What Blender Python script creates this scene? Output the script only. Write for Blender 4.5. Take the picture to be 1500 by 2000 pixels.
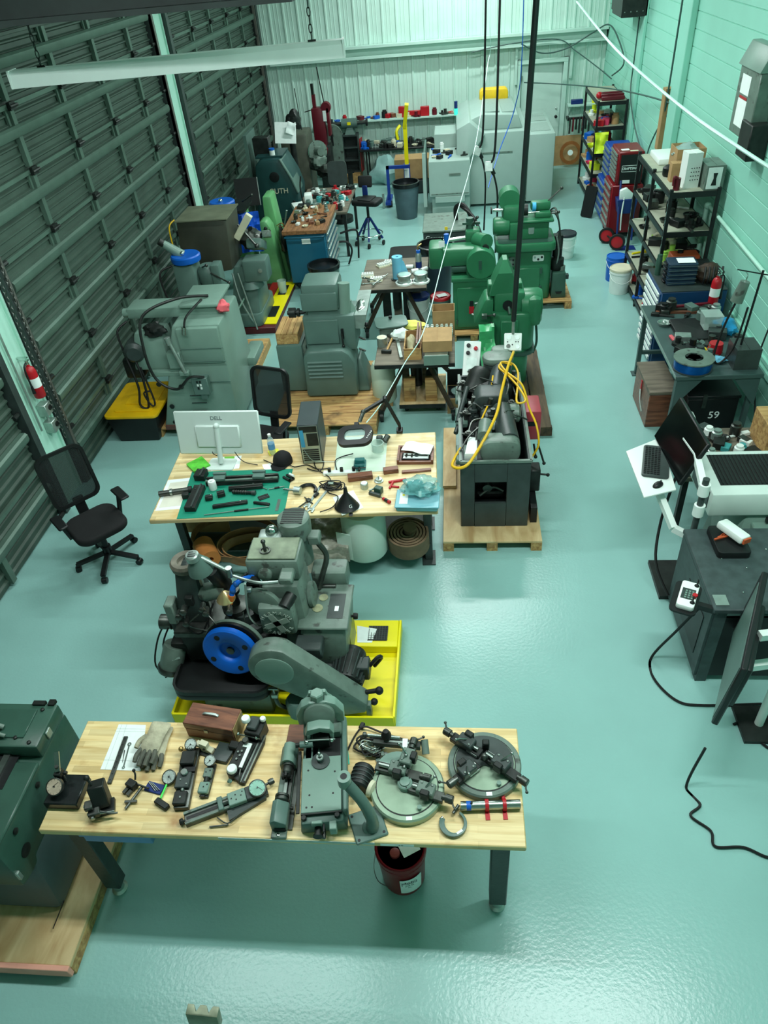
import bpy, bmesh, math, random
from mathutils import Vector, Matrix, Euler, noise as mnoise
random.seed(7)
R = math.radians
SC = bpy.context.scene
for _o in list(bpy.data.objects): bpy.data.objects.remove(_o)
COL = SC.collection
# ---------------------------------------------------------------- camera
CAM_H = 4.65
FPX, PITCH, YAW, ROLL = 1403.93, R(39.0317), R(-7.6507), R(-5.5855)
cam_d = bpy.data.cameras.new('camera'); cam = bpy.data.objects.new('camera', cam_d); COL.objects.link(cam)
cam_d.sensor_fit = 'VERTICAL'; cam_d.sensor_height = 36.0; cam_d.lens = FPX * 36.0 / 2000.0
cam_d.clip_start = 0.05; cam_d.clip_end = 100
_fw = Vector((math.sin(YAW)*math.cos(PITCH), math.cos(YAW)*math.cos(PITCH), -math.sin(PITCH)))
_r0 = Vector((math.cos(YAW), -math.sin(YAW), 0)); _u0 = _r0.cross(_fw)
_rt = math.cos(ROLL)*_r0 + math.sin(ROLL)*_u0; _up = -math.sin(ROLL)*_r0 + math.cos(ROLL)*_u0
cam.matrix_world = Matrix(((_rt.x, _up.x, -_fw.x, 0), (_rt.y, _up.y, -_fw.y, 0), (_rt.z, _up.z, -_fw.z, CAM_H), (0, 0, 0, 1)))
SC.camera = cam
# ---------------------------------------------------------------- exposure, world
SC.view_settings.view_transform = 'Standard'; SC.view_settings.look = 'None'
SC.view_settings.gamma = 1.0; SC.view_settings.use_curve_mapping = False
SC.view_settings.exposure = 0.0
W = bpy.data.worlds.new('world'); SC.world = W; W.use_nodes = True
W.node_tree.nodes['Background'].inputs[0].default_value = (0.6, 0.9, 0.85, 1)
W.node_tree.nodes['Background'].inputs[1].default_value = 0.02
LAMP_COLOR = (0.92, 1.0, 0.985)
LAMP_W = 98
# the hall's ceiling strip lamps: x, y, z, rotation; each gets its light inside strip_lamp() further down
STRIPS = [(-2.015, 6.07, 3.985, R(6.3), 60), (0.1, 9.1, 5.1, 0, 190), (1.2, 2.8, 5.1, 0, 165), (0.1, 13.2, 5.1, 0, 200), (0.1, 17.0, 5.1, 0, 150), (-2.2, 3.0, 5.1, 0, 85)]
# room limits
XL, XR, YB, YF, ZC = -4.31, 3.30, 18.67, -2.5, 5.4

# ---------------------------------------------------------------- shapes: each returns (verts, faces)
def _harvest(bm):
    bm.verts.index_update()
    r = ([tuple(v.co) for v in bm.verts], [[v.index for v in f.verts] for f in bm.faces]); bm.free(); return r
def box(x0, y0, z0, x1, y1, z1, b=0, s=0):
    if x0 > x1: x0, x1 = x1, x0
    if y0 > y1: y0, y1 = y1, y0
    if z0 > z1: z0, z1 = z1, z0
    V = [(x, y, z) for z in (z0, z1) for y in (y0, y1) for x in (x0, x1)]
    F = [[0, 2, 3, 1], [4, 5, 7, 6], [0, 1, 5, 4], [2, 6, 7, 3], [0, 4, 6, 2], [1, 3, 7, 5]]
    if not b: return V, F
    return bev((V, F), min(b, .45*min(x1-x0, y1-y0, z1-z0)), s or (2 if b > .012 else 1))
def bev(sh, b, s=2, ang=.5):
    bm = bmesh.new(); vs = [bm.verts.new(v) for v in sh[0]]
    for f in sh[1]:
        try: bm.faces.new([vs[i] for i in f])
        except ValueError: pass
    bm.normal_update()
    es = [e for e in bm.edges if len(e.link_faces) == 2 and e.calc_face_angle(0) > ang]
    bmesh.ops.bevel(bm, geom=es, offset=b, segments=s, profile=.5, affect='EDGES', clamp_overlap=True)
    return _harvest(bm)
def cbox(cx, cy, z0, sx, sy, sz, b=0, s=0): return box(cx-sx/2, cy-sy/2, z0, cx+sx/2, cy+sy/2, z0+sz, b, s)
def _frame(d):
    d = d.normalized(); a = Vector((0, 0, 1)) if abs(d.z) < .9 else Vector((1, 0, 0))
    u = a.cross(d).normalized(); return u, d.cross(u)
def cyl(p, q, r, r2=None, n=16):
    p, q = Vector(p), Vector(q); u, v = _frame(q-p); r2 = r if r2 is None else r2
    V = []; F = []
    for c, rr in ((p, r), (q, r2)):
        for k in range(n):
            a = 2*math.pi*k/n; V.append(tuple(c + rr*(math.cos(a)*u + math.sin(a)*v)))
    for k in range(n): F.append([k, (k+1) % n, n+(k+1) % n, n+k])
    F += [list(range(n-1, -1, -1)), list(range(n, 2*n))]
    return V, F
def lathe(prof, at=(0, 0, 0), d=(0, 0, 1), n=24):
    """prof: (radius, height) pairs turned about the axis d through at"""
    p = Vector(at); d = Vector(d).normalized(); u, v = _frame(d); V = []; F = []
    for r, h in prof:
        for k in range(n):
            a = 2*math.pi*k/n; V.append(tuple(p + d*h + r*(math.cos(a)*u + math.sin(a)*v)))
    m = len(prof)
    for j in range(m-1):
        for k in range(n): F.append([j*n+k, j*n+(k+1) % n, (j+1)*n+(k+1) % n, (j+1)*n+k])
    if prof[0] == prof[-1]: return V, F
    if prof[0][0] > 1e-4: F.append(list(range(n-1, -1, -1)))
    if prof[-1][0] > 1e-4: F.append(list(range((m-1)*n, m*n)))
    return V, F
def ring(at, d, ro, ri, h, n=24):
    return lathe([(ri, 0), (ro, 0), (ro, h), (ri, h), (ri, 0)], at, d, n)
def crom(pts, k=6, closed=False):
    P = [Vector(p) for p in pts]
    if len(P) < 3: return P
    out = []; n = len(P); rng = n if closed else n-1
    for i in range(rng):
        if closed: a, b, c, d = P[i-1], P[i], P[(i+1) % n], P[(i+2) % n]
        else: a, b, c, d = P[max(i-1, 0)], P[i], P[i+1], P[min(i+2, n-1)]
        for j in range(k):
            t = j/k
            out.append(.5*((2*b)+(-a+c)*t+(2*a-5*b+4*c-d)*t*t+(-a+3*b-3*c+d)*t**3))
    if not closed: out.append(P[-1])
    return out
def tube(pts, r, n=6, k=5, closed=False, flat=1.0):
    """round bar along a smooth path; k=1 keeps the corners; r may be a list"""
    P = crom(pts, k, closed) if k > 1 else [Vector(p) for p in pts]
    m = len(P); rs = r if isinstance(r, (list, tuple)) else None
    V = []; F = []; u = None
    for i, p in enumerate(P):
        t = (P[(i+1) % m]-P[i-1]) if closed else (P[min(i+1, m-1)]-P[max(i-1, 0)])
        if t.length < 1e-9: t = Vector((0, 0, 1))
        t.normalize()
        if u is None: u, v = _frame(t)
        else:
            u = (u - t*u.dot(t))
            if u.length < 1e-6: u, v = _frame(t)
            u.normalize()
        v = t.cross(u)
        rr = r if rs is None else rs[0]+(rs[-1]-rs[0])*i/(m-1) if len(rs) == 2 else rs[min(int(i/(m-1)*(len(rs)-1)+.5), len(rs)-1)]
        for q in range(n):
            a = 2*math.pi*q/n; V.append(tuple(p + rr*(math.cos(a)*u + flat*math.sin(a)*v)))
    for i in range(m if closed else m-1):
        j = (i+1) % m
        for q in range(n): F.append([i*n+q, i*n+(q+1) % n, j*n+(q+1) % n, j*n+q])
    if not closed: F += [list(range(n-1, -1, -1)), list(range((m-1)*n, m*n))]
    return V, F
def prism(poly, a, b, ax='z', bv=0, s=2):
    """polygon swept from a to b along ax; polygon given in (x,y) for z, (x,z) for y, (y,z) for x"""
    n = len(poly); f = {'z': lambda p, h: (p[0], p[1], h), 'y': lambda p, h: (p[0], h, p[1]), 'x': lambda p, h: (h, p[0], p[1])}[ax]
    V = [f(p, a) for p in poly]+[f(p, b) for p in poly]
    F = [[i, (i+1) % n, n+(i+1) % n, n+i] for i in range(n)]+[list(range(n-1, -1, -1)), list(range(n, 2*n))]
    bm = bmesh.new(); vs = [bm.verts.new(v) for v in V]
    for q in F: bm.faces.new([vs[i] for i in q])
    bmesh.ops.recalc_face_normals(bm, faces=bm.faces)
    sh = _harvest(bm)
    return bev(sh, bv, s) if bv else sh
def rr(x0, y0, x1, y1, r, n=4):
    out = []
    for cx, cy, a0 in ((x1-r, y1-r, 0), (x0+r, y1-r, 90), (x0+r, y0+r, 180), (x1-r, y0+r, 270)):
        for k in range(n+1):
            a = R(a0+90*k/n); out.append((cx+r*math.cos(a), cy+r*math.sin(a)))
    return out
def circ(cx, cy, r, n=20, a0=0, a1=360):
    full = abs(a1-a0) >= 360
    return [(cx+r*math.cos(R(a0+(a1-a0)*k/(n if full else n-1))), cy+r*math.sin(R(a0+(a1-a0)*k/(n if full else n-1)))) for k in range(n)]
def ball(c, r, n=12, m=8):
    if not isinstance(r, (tuple, list)): r = (r, r, r)
    V = []; F = []
    for j in range(1, m):
        th = math.pi*j/m
        for k in range(n):
            a = 2*math.pi*k/n; V.append((c[0]+r[0]*math.sin(th)*math.cos(a), c[1]+r[1]*math.sin(th)*math.sin(a), c[2]+r[2]*math.cos(th)))
    for j in range(m-2):
        for k in range(n): F.append([j*n+k, (j+1)*n+k, (j+1)*n+(k+1) % n, j*n+(k+1) % n])
    V += [(c[0], c[1], c[2]+r[2]), (c[0], c[1], c[2]-r[2])]; t = len(V)-2
    for k in range(n): F += [[t, k, (k+1) % n], [t+1, (m-2)*n+(k+1) % n, (m-2)*n+k]]
    return V, F
def loft(secs, cap=True):
    """surface through sections, each a list of the same number of points"""
    n = len(secs[0]); V = [tuple(p) for s_ in secs for p in s_]; F = []
    for j in range(len(secs)-1):
        for k in range(n): F.append([j*n+k, j*n+(k+1) % n, (j+1)*n+(k+1) % n, (j+1)*n+k])
    if cap: F += [list(range(n-1, -1, -1)), list(range((len(secs)-1)*n, len(secs)*n))]
    return V, F
def frust(x0, y0, x1, y1, z0, u0, v0, u1, v1, z1, b=0):
    """box whose top rectangle (u0,v0,u1,v1) differs from its base"""
    sh = ([(x0, y0, z0), (x1, y0, z0), (x0, y1, z0), (x1, y1, z0), (u0, v0, z1), (u1, v0, z1), (u0, v1, z1), (u1, v1, z1)],
          [[0, 2, 3, 1], [4, 5, 7, 6], [0, 1, 5, 4], [2, 6, 7, 3], [0, 4, 6, 2], [1, 3, 7, 5]])
    return bev(sh, b) if b else sh
def sheet(x0, y0, x1, y1, z, amp=.004, nx=8, ny=8, seed=0, th=.0012, edge=0):
    """thin uneven sheet (paper, cloth, bag) with thickness"""
    V = []; F = []
    for lay in (0, 1):
        for j in range(ny+1):
            for i in range(nx+1):
                x = x0+(x1-x0)*i/nx; y = y0+(y1-y0)*j/ny
                h = amp*(mnoise.noise(Vector((x*9+seed*7.3, y*9, seed)))+.5)
                if edge and (i in (0, nx) or j in (0, ny)): h = 0
                V.append((x, y, z+max(0, h)+(th if lay else 0)))
    N = (nx+1)*(ny+1)
    for j in range(ny):
        for i in range(nx):
            a = j*(nx+1)+i; F += [[a, a+nx+1, a+nx+2, a+1], [N+a, N+a+1, N+a+nx+2, N+a+nx+1]]
    for i in range(nx):
        a = i; F.append([a, a+1, N+a+1, N+a]); a = ny*(nx+1)+i; F.append([a+1, a, N+a, N+a+1])
    for j in range(ny):
        a = j*(nx+1); F.append([a+nx+1, a, N+a, N+a+nx+1]); a += nx; F.append([a, a+nx+1, N+a+nx+1, N+a])
    return V, F
def lump(c, r, seed=0, amp=.25, fr=1.6, n=18, m=12):
    """crumpled blob (rag, bag): a noisy ellipsoid resting on z=c[2]"""
    V, F = ball((0, 0, 0), 1, n, m); out = []
    for v in V:
        p = Vector(v); k = 1+amp*mnoise.noise(p*fr+Vector((seed*3.1, seed, 0)))+amp*.5*mnoise.noise(p*fr*2.7+Vector((0, seed, 5)))
        q = p*k; out.append((c[0]+q.x*r[0], c[1]+q.y*r[1], c[2]+max(0, (q.z+.75)/1.75)*r[2]))
    return out, F
def onfloor(sh, z=.001): return [(v[0], v[1], max(z, v[2])) for v in sh[0]], sh[1]
def tr(sh, loc=(0, 0, 0), rot=(0, 0, 0), sc=1):
    M = Matrix.Translation(Vector(loc)) @ Euler([R(a) for a in rot], 'XYZ').to_matrix().to_4x4()
    if not isinstance(sc, (tuple, list)): sc = (sc,)*3
    return [tuple(M @ Vector((v[0]*sc[0], v[1]*sc[1], v[2]*sc[2]))) for v in sh[0]], sh[1]
def bar(p, q, w, h=None):
    """square bar from p to q"""
    p, q = Vector(p), Vector(q); u, v = _frame(q-p); h = h or w
    V = [tuple(c+a*u*w/2+b*v*h/2) for c in (p, q) for a, b in ((-1, -1), (1, -1), (1, 1), (-1, 1))]
    return V, [[3, 2, 1, 0], [4, 5, 6, 7], [0, 1, 5, 4], [1, 2, 6, 5], [2, 3, 7, 6], [3, 0, 4, 7]]

# ---------------------------------------------------------------- objects
def mesh_of(name, shapes, mat):
    V = []; F = []
    for s_ in shapes:
        if isinstance(s_, list): ss = s_
        else: ss = [s_]
        for v, f in ss:
            o = len(V); V += v; F += [[i+o for i in q] for q in f]
    me = bpy.data.meshes.new(name); me.from_pydata(V, [], F); me.validate(clean_customdata=False)
    bm = bmesh.new(); bm.from_mesh(me); bmesh.ops.recalc_face_normals(bm, faces=bm.faces); bm.to_mesh(me); bm.free()
    me.polygons.foreach_set('use_smooth', [True]*len(me.polygons)); me.set_sharp_from_angle(angle=R(38))
    me.materials.append(mat); me.update()
    return me
def obj(name, mat, *shapes, parent=None):
    o = bpy.data.objects.new(name, mesh_of(name, shapes, mat)); COL.objects.link(o)
    if parent is not None: o.parent = parent
    return o
def tag(o, label=None, cat=None, group=None, kind=None):
    if label: o['label'] = label
    if cat: o['category'] = cat
    if group: o['group'] = group
    if kind: o['kind'] = kind
    return o
def thing(name, label, cat, loc=(0, 0, 0), rz=0, group=None):
    o = bpy.data.objects.new(name, None); COL.objects.link(o); o.empty_display_size = .1
    o.location = loc; o.rotation_euler = (0, 0, R(rz)); return tag(o, label, cat, group)
OFFS = {}
def wthing(name, label, cat, loc, group=None, rz=0):
    """a thing whose parts are given in room coordinates, turned by rz about its base"""
    t = thing(name, label, cat, loc, rz, group); OFFS[t.name] = Vector(loc); return t
def part(t, name, mat, *shapes, label=None):
    o = obj(name, mat, *shapes, parent=t)
    if t.name in OFFS: o.data.transform(Matrix.Translation(-OFFS[t.name])); OFFS[o.name] = OFFS[t.name]
    if label: o['label'] = label
    return o
def one(name, label, cat, mat, *shapes, loc=(0, 0, 0), rz=0, rot=None, group=None):
    o = obj(name, mat, *shapes); o.location = loc; o.rotation_euler = [R(a) for a in rot] if rot else (0, 0, R(rz))
    return tag(o, label, cat, group)
def struct(name, mat, *shapes, parent=None):
    o = obj(name, mat, *shapes, parent=parent)
    if parent is None: o['kind'] = 'structure'
    return o
def dup(o, loc=None, rz=None, label=None, parent=None):
    c = o.copy(); COL.objects.link(c)
    if parent is not None: c.parent = parent
    if loc is not None: c.location = loc
    if rz is not None: c.rotation_euler = (0, 0, R(rz))
    if label: c['label'] = label
    for ch in o.children: dup(ch, parent=c)
    return c
def rep(o, loc, parent):
    c = o.copy(); COL.objects.link(c); c.parent = parent; c.location = loc; return c

# ---------------------------------------------------------------- materials (procedural)
def lin(c): return tuple((v/255/12.92 if v/255 <= .04045 else ((v/255+.055)/1.055)**2.4) for v in c)
MATS = {}
def mat(name, rgb, rough=.5, metal=0, var=.12, sc=6, bump=0, bsc=60, emit=0, alpha=1, trans=0, stretch=None, ior=1.45, coat=0, wear=None, spec=.5):
    if name in MATS: return MATS[name]
    m = bpy.data.materials.new(name); m.use_nodes = True; N = m.node_tree.nodes; Lk = m.node_tree.links
    p = N['Principled BSDF']; c = lin(rgb)
    p.inputs['Roughness'].default_value = rough; p.inputs['Metallic'].default_value = metal; p.inputs['IOR'].default_value = ior
    p.inputs['Specular IOR Level'].default_value = spec
    if coat: p.inputs['Coat Weight'].default_value = coat; p.inputs['Coat Roughness'].default_value = .12
    if trans: p.inputs['Transmission Weight'].default_value = trans
    p.inputs['Alpha'].default_value = alpha
    p.inputs['Base Color'].default_value = (*c, 1)
    if emit: p.inputs['Emission Color'].default_value = (*c, 1); p.inputs['Emission Strength'].default_value = emit
    if var or bump or wear:
        tc = N.new('ShaderNodeTexCoord'); mp = N.new('ShaderNodeMapping'); Lk.new(tc.outputs['Object'], mp.inputs[0])
        if stretch: mp.inputs['Scale'].default_value = stretch
    if var:
        nz = N.new('ShaderNodeTexNoise'); nz.inputs['Scale'].default_value = sc; nz.inputs['Detail'].default_value = 5; Lk.new(mp.outputs[0], nz.inputs[0])
        rp = N.new('ShaderNodeValToRGB'); rp.color_ramp.elements[0].position = .3; rp.color_ramp.elements[1].position = .7
        rp.color_ramp.elements[0].color = (*[v*(1-var) for v in c], 1); rp.color_ramp.elements[1].color = (*[min(1, v*(1+var)) for v in c], 1)
        Lk.new(nz.outputs['Fac'], rp.inputs[0]); last = rp.outputs[0]
        if wear:
            n2 = N.new('ShaderNodeTexNoise'); n2.inputs['Scale'].default_value = wear[1]; n2.inputs['Detail'].default_value = 8; Lk.new(mp.outputs[0], n2.inputs[0])
            r2 = N.new('ShaderNodeValToRGB'); r2.color_ramp.elements[0].position = wear[2]; r2.color_ramp.elements[1].position = wear[2]+.08; Lk.new(n2.outputs['Fac'], r2.inputs[0])
            mx = N.new('ShaderNodeMix'); mx.data_type = 'RGBA'; Lk.new(r2.outputs[0], mx.inputs[0]); Lk.new(last, mx.inputs[6]); mx.inputs[7].default_value = (*lin(wear[0]), 1); last = mx.outputs[2]
        Lk.new(last, p.inputs['Base Color'])
    if bump:
        nb = N.new('ShaderNodeTexNoise'); nb.inputs['Scale'].default_value = bsc; nb.inputs['Detail'].default_value = 2; Lk.new(mp.outputs[0], nb.inputs[0])
        bp = N.new('ShaderNodeBump'); bp.inputs['Strength'].default_value = bump; bp.inputs['Distance'].default_value = .01
        Lk.new(nb.outputs['Fac'], bp.inputs['Height']); Lk.new(bp.outputs[0], p.inputs['Normal'])
    MATS[name] = m; return m
def wood(name, a, b, sc=(1, 12, 1), rings=3.0, rough=.45, stave=None, dark=None):
    """grain along the axis with the small scale; stave=(length,width) adds butcher-block staves"""
    if name in MATS: return MATS[name]
    m = bpy.data.materials.new(name); m.use_nodes = True; N = m.node_tree.nodes; Lk = m.node_tree.links; p = N['Principled BSDF']
    tc = N.new('ShaderNodeTexCoord'); mp = N.new('ShaderNodeMapping'); Lk.new(tc.outputs['Object'], mp.inputs[0]); mp.inputs['Scale'].default_value = sc
    nz = N.new('ShaderNodeTexNoise'); nz.inputs['Scale'].default_value = rings; nz.inputs['Detail'].default_value = 6; nz.inputs['Distortion'].default_value = .6; Lk.new(mp.outputs[0], nz.inputs[0])
    rp = N.new('ShaderNodeValToRGB'); rp.color_ramp.elements[0].position = .35; rp.color_ramp.elements[1].position = .68
    rp.color_ramp.elements[0].color = (*lin(a), 1); rp.color_ramp.elements[1].color = (*lin(b), 1); Lk.new(nz.outputs['Fac'], rp.inputs[0]); last = rp.outputs[0]
    if stave:
        br = N.new('ShaderNodeTexBrick'); br.inputs['Color1'].default_value = (.62, .60, .56, 1); br.inputs['Color2'].default_value = (1, 1, 1, 1); br.inputs['Mortar'].default_value = (.5, .46, .4, 1)
        br.inputs['Scale'].default_value = 1; br.inputs['Mortar Size'].default_value = .0006; br.inputs['Brick Width'].default_value = stave[0]; br.inputs['Row Height'].default_value = stave[1]; br.offset = .37; br.squash = 1
        Lk.new(tc.outputs['Object'], br.inputs[0])
        mx = N.new('ShaderNodeMix'); mx.data_type = 'RGBA'; mx.blend_type = 'MULTIPLY'; mx.inputs[0].default_value = .65; Lk.new(last, mx.inputs[6]); Lk.new(br.outputs['Color'], mx.inputs[7]); last = mx.outputs[2]
    if dark:
        n2 = N.new('ShaderNodeTexNoise'); n2.inputs['Scale'].default_value = 5; n2.inputs['Detail'].default_value = 8; Lk.new(tc.outputs['Object'], n2.inputs[0])
        r2 = N.new('ShaderNodeValToRGB'); r2.color_ramp.elements[0].position = .58; r2.color_ramp.elements[1].position = .75; Lk.new(n2.outputs['Fac'], r2.inputs[0])
        mx = N.new('ShaderNodeMix'); mx.data_type = 'RGBA'; Lk.new(r2.outputs[0], mx.inputs[0]); Lk.new(last, mx.inputs[6]); mx.inputs[7].default_value = (*lin(dark), 1); last = mx.outputs[2]
    Lk.new(last, p.inputs['Base Color']); p.inputs['Roughness'].default_value = rough
    MATS[name] = m; return m
def text(t, name, s_, size, mt, loc, rot=(0, 0, 0), depth=.001, parent=None, bold=0):
    """flat lettering as a mesh"""
    cu = bpy.data.curves.new(name, 'FONT'); cu.body = s_; cu.size = size; cu.extrude = depth; cu.align_x = 'CENTER'; cu.align_y = 'CENTER'; cu.offset = bold
    to = bpy.data.objects.new(name+'_tmp', cu); COL.objects.link(to)
    dg = bpy.context.evaluated_depsgraph_get(); me = bpy.data.meshes.new_from_object(to.evaluated_get(dg)); bpy.data.objects.remove(to)
    me.name = name; me.materials.clear(); me.materials.append(mt)
    o = bpy.data.objects.new(name, me); COL.objects.link(o); o.parent = t; o.location = Vector(loc)-OFFS.get(t.name, Vector()); o.rotation_euler = [R(a) for a in rot]
    return o
def pix(x, y, z=0.0):
    """point at height z seen at photograph position (x, y): used to read places off the photograph"""
    v = Vector(((x-750)/FPX, (y-1000)/FPX, 1)); d = _rt*v.x - _up*v.y + _fw*v.z
    k = (z-CAM_H)/d.z; return Vector((d.x*k, d.y*k, z))

def place(p0, p1, z):
    a, b = pix(*p0, z), pix(*p1, z); d = b-a; return tuple((a+b)/2), math.degrees(math.atan2(d.y, d.x)), d.length
# common finishes
GREY = mat('grey_enamel', (114, 142, 130), .38, var=.08, sc=3, bump=.08, bsc=40)
GREYD = mat('worn_grey_enamel', (100, 118, 108), .4, var=.18, sc=9, bump=.1, bsc=50, wear=((66, 72, 66), 11, .6))
GREYB = mat('blue_grey_enamel', (86, 112, 104), .4, var=.1, sc=4, bump=.06, bsc=40)
CHAR = mat('charcoal_enamel', (52, 62, 60), .42, var=.2, sc=7, bump=.1, bsc=40)
GRN = mat('machine_green', (44, 112, 76), .35, var=.1, sc=4, bump=.06, bsc=40)
GRND = mat('dark_machine_green', (50, 82, 70), .35, var=.12, sc=5, bump=.06, bsc=50)
LGRN = mat('light_green_enamel', (96, 160, 104), .4, var=.12, sc=5)
STEEL = mat('bare_steel', (160, 170, 164), .3, 1, var=.2, sc=14)
SDARK = mat('oily_steel', (84, 88, 84), .38, .85, var=.35, sc=12)
IRON = mat('blackened_iron', (36, 40, 38), .45, .35, var=.4, sc=12)
BLACK = mat('black_plastic', (16, 19, 20), .45, var=.2, sc=8)
RUB = mat('black_rubber', (13, 15, 15), .6, var=.2, sc=8)
WHITE = mat('white_plastic', (226, 236, 230), .4, var=.03, sc=4)
PAPER = mat('paper', (232, 242, 238), .8, var=.04, sc=20)
DIALW = mat('dial_face', (228, 240, 234), .5, var=.02)
CARD = mat('cardboard', (168, 136, 92), .8, var=.12, sc=9)
YEL = mat('safety_yellow', (236, 222, 4), .42, var=.06, sc=4)
RED = mat('safety_red', (178, 22, 34), .38, var=.1, sc=4)
BLUE = mat('blue_plastic', (8, 92, 190), .42, var=.1, sc=4)
NAVY = mat('navy_paint', (16, 44, 108), .4, var=.12, sc=4)
CHROME = mat('chrome', (205, 215, 210), .14, 1, var=.05)
ALU = mat('galvanised', (170, 184, 178), .42, .8, var=.15, sc=14)
PLY = wood('plywood', (218, 194, 146), (180, 146, 98), (2.5, .8, 2), 3.2, .6)
PINE = wood('pine', (200, 164, 104), (150, 108, 62), (1.2, 14, 14), 2.2, .65, dark=(96, 74, 48))
PINEY = wood('pine_crosswise', (200, 164, 104), (150, 108, 62), (14, 1.2, 14), 2.2, .65, dark=(96, 74, 48))
WALN = wood('walnut_box', (132, 82, 58), (84, 48, 34), (2, 16, 16), 2.0, .4)
# ================================================================ the hall
FLOORM = mat('floor_epoxy', (138, 182, 176), .25, var=.05, sc=1.2, bump=.14, bsc=42, spec=.45)
fl = struct('floor', FLOORM, box(XL-.3, YF, -.12, XR+.2, YB+.3, 0))
struct('ceiling', mat('ceiling_white', (220, 238, 230), .8, var=.05), box(XL-.3, YF, ZC, XR+.2, YB+.3, ZC+.15))
struct('wall_front', mat('front_wall_paint', (200, 225, 216), .7, var=.04), box(XL-.3, YF-.15, -.12, XR+.2, YF, ZC))
# back wall: ribbed sheets standing on end
WSH = mat('ribbed_sheet_white', (196, 226, 214), .42, var=.05, sc=3)
wb = struct('wall_back', mat('back_wall_girt', (170, 200, 190), .6), box(XL-.3, YB+.06, -.12, XR+.2, YB+.25, ZC))
def ribsheet(x0, x1, z0, z1):
    P = []; x = x0; pit = .305
    prof = []
    while x < x1-1e-3:
        for dx, d in ((0, 0), (.03, .0), (.045, .022), (.075, .022), (.09, 0), (.15, 0), (.156, .006), (.166, .006), (.172, 0), (.225, 0), (.231, .006), (.241, .006), (.247, 0)):
            if x+dx < x1: prof.append((x+dx, d))
        x += pit
    prof.append((x1, 0)); V = []; F = []
    for z in (z0, z1):
        for x, d in prof: V.append((x, YB-d, z))
    n = len(prof)
    for z in (z0, z1):
        for x, d in prof: V.append((x, YB+.02, z))
    for i in range(n-1): F += [[i, i+1, n+i+1, n+i], [2*n+i, 3*n+i, 3*n+i+1, 2*n+i+1]]
    return V, F
DX0, DX1, DZ = 1.50, 2.42, 2.06
xs = [-4.31, -3.395, -2.48, -1.565, -.65, .265, 1.42]
for a, b in zip(xs[:-1], xs[1:]): struct('wall_sheet', WSH, ribsheet(a, b, 0, ZC), parent=wb)
struct('wall_sheet', WSH, ribsheet(1.42, 2.52, 2.16, ZC), parent=wb)
struct('wall_sheet', WSH, ribsheet(2.52, 3.3, 0, ZC), parent=wb)
TRIMM = mat('girt_white', (188, 220, 208), .45, var=.04)
struct('trim_1', TRIMM, prism([(YB-.2, 2.42), (YB-.2, 2.47), (YB-.02, 2.47), (YB-.02, 2.62), (YB-.2, 2.62), (YB-.2, 2.67), (YB-.024, 2.67), (YB-.024, 2.42)], XL+.25, 3.28, 'x'))
# back door, standing ajar outwards
dr = struct('door_1', mat('door_paint', (196, 222, 212), .45, var=.03), tr(box(0, 0, .02, .88, .04, DZ), (DX0+.02, YB+.01, 0), (0, 0, 2.5)))
struct('door_knob', BLACK, tr(lathe([(.03, 0), (.03, .012), (.012, .014), (.012, .04), (.03, .045), (.034, .06), (.02, .075), (0, .078)], (0, 0, 0), (0, -1, 0), 16), (DX1-.1, YB-.005, 1.0)), parent=dr)
struct('hinge', ALU, *[cyl((DX0+.03, YB-.012, z), (DX0+.03, YB-.012, z+.1), .012) for z in (.25, 1.0, 1.75)], parent=dr)
struct('door_lock', ALU, lathe([(.025, 0), (.025, .02), (.012, .03)], (DX1-.1, YB, 1.16), (0, -1, 0), 12), parent=dr)
struct('trim_2', TRIMM, box(DX0-.08, YB-.07, 0, DX0, YB+.05, DZ+.1, .006), box(DX1, YB-.07, 0, DX1+.09, YB+.05, DZ+.1, .006), box(DX0-.08, YB-.075, DZ+.01, DX1+.09, YB+.05, DZ+.1, .006))
struct('trim_3', TRIMM, box(DX0-.14, YB-.1, 1.7, DX0-.09, YB-.025, 2.42), box(DX1+.12, YB-.1, 1.75, DX1+.18, YB-.025, 2.42))
# right wall: painted block courses with raked joints and two pilasters
BLK = mat('block_paint', (148, 214, 194), .5, var=.03, sc=2.5, bump=.05, bsc=90)
wr = struct('wall_right', BLK, box(XR+.012, YF, -.12, XR+.2, YB+.3, ZC))
zc = 0
while zc < ZC-.05:
    struct('block_course', BLK, box(XR, YF, zc+.004, XR+.02, YB+.02, min(ZC, zc+.203)-.004, .004), parent=wr); zc += .2032
struct('trim_4', BLK, box(XR-.09, 12.05, 0, XR, 12.5, ZC, .01)); struct('trim_5', BLK, box(XR-.06, 15.0, 0, XR, 15.3, ZC, .01))
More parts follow.
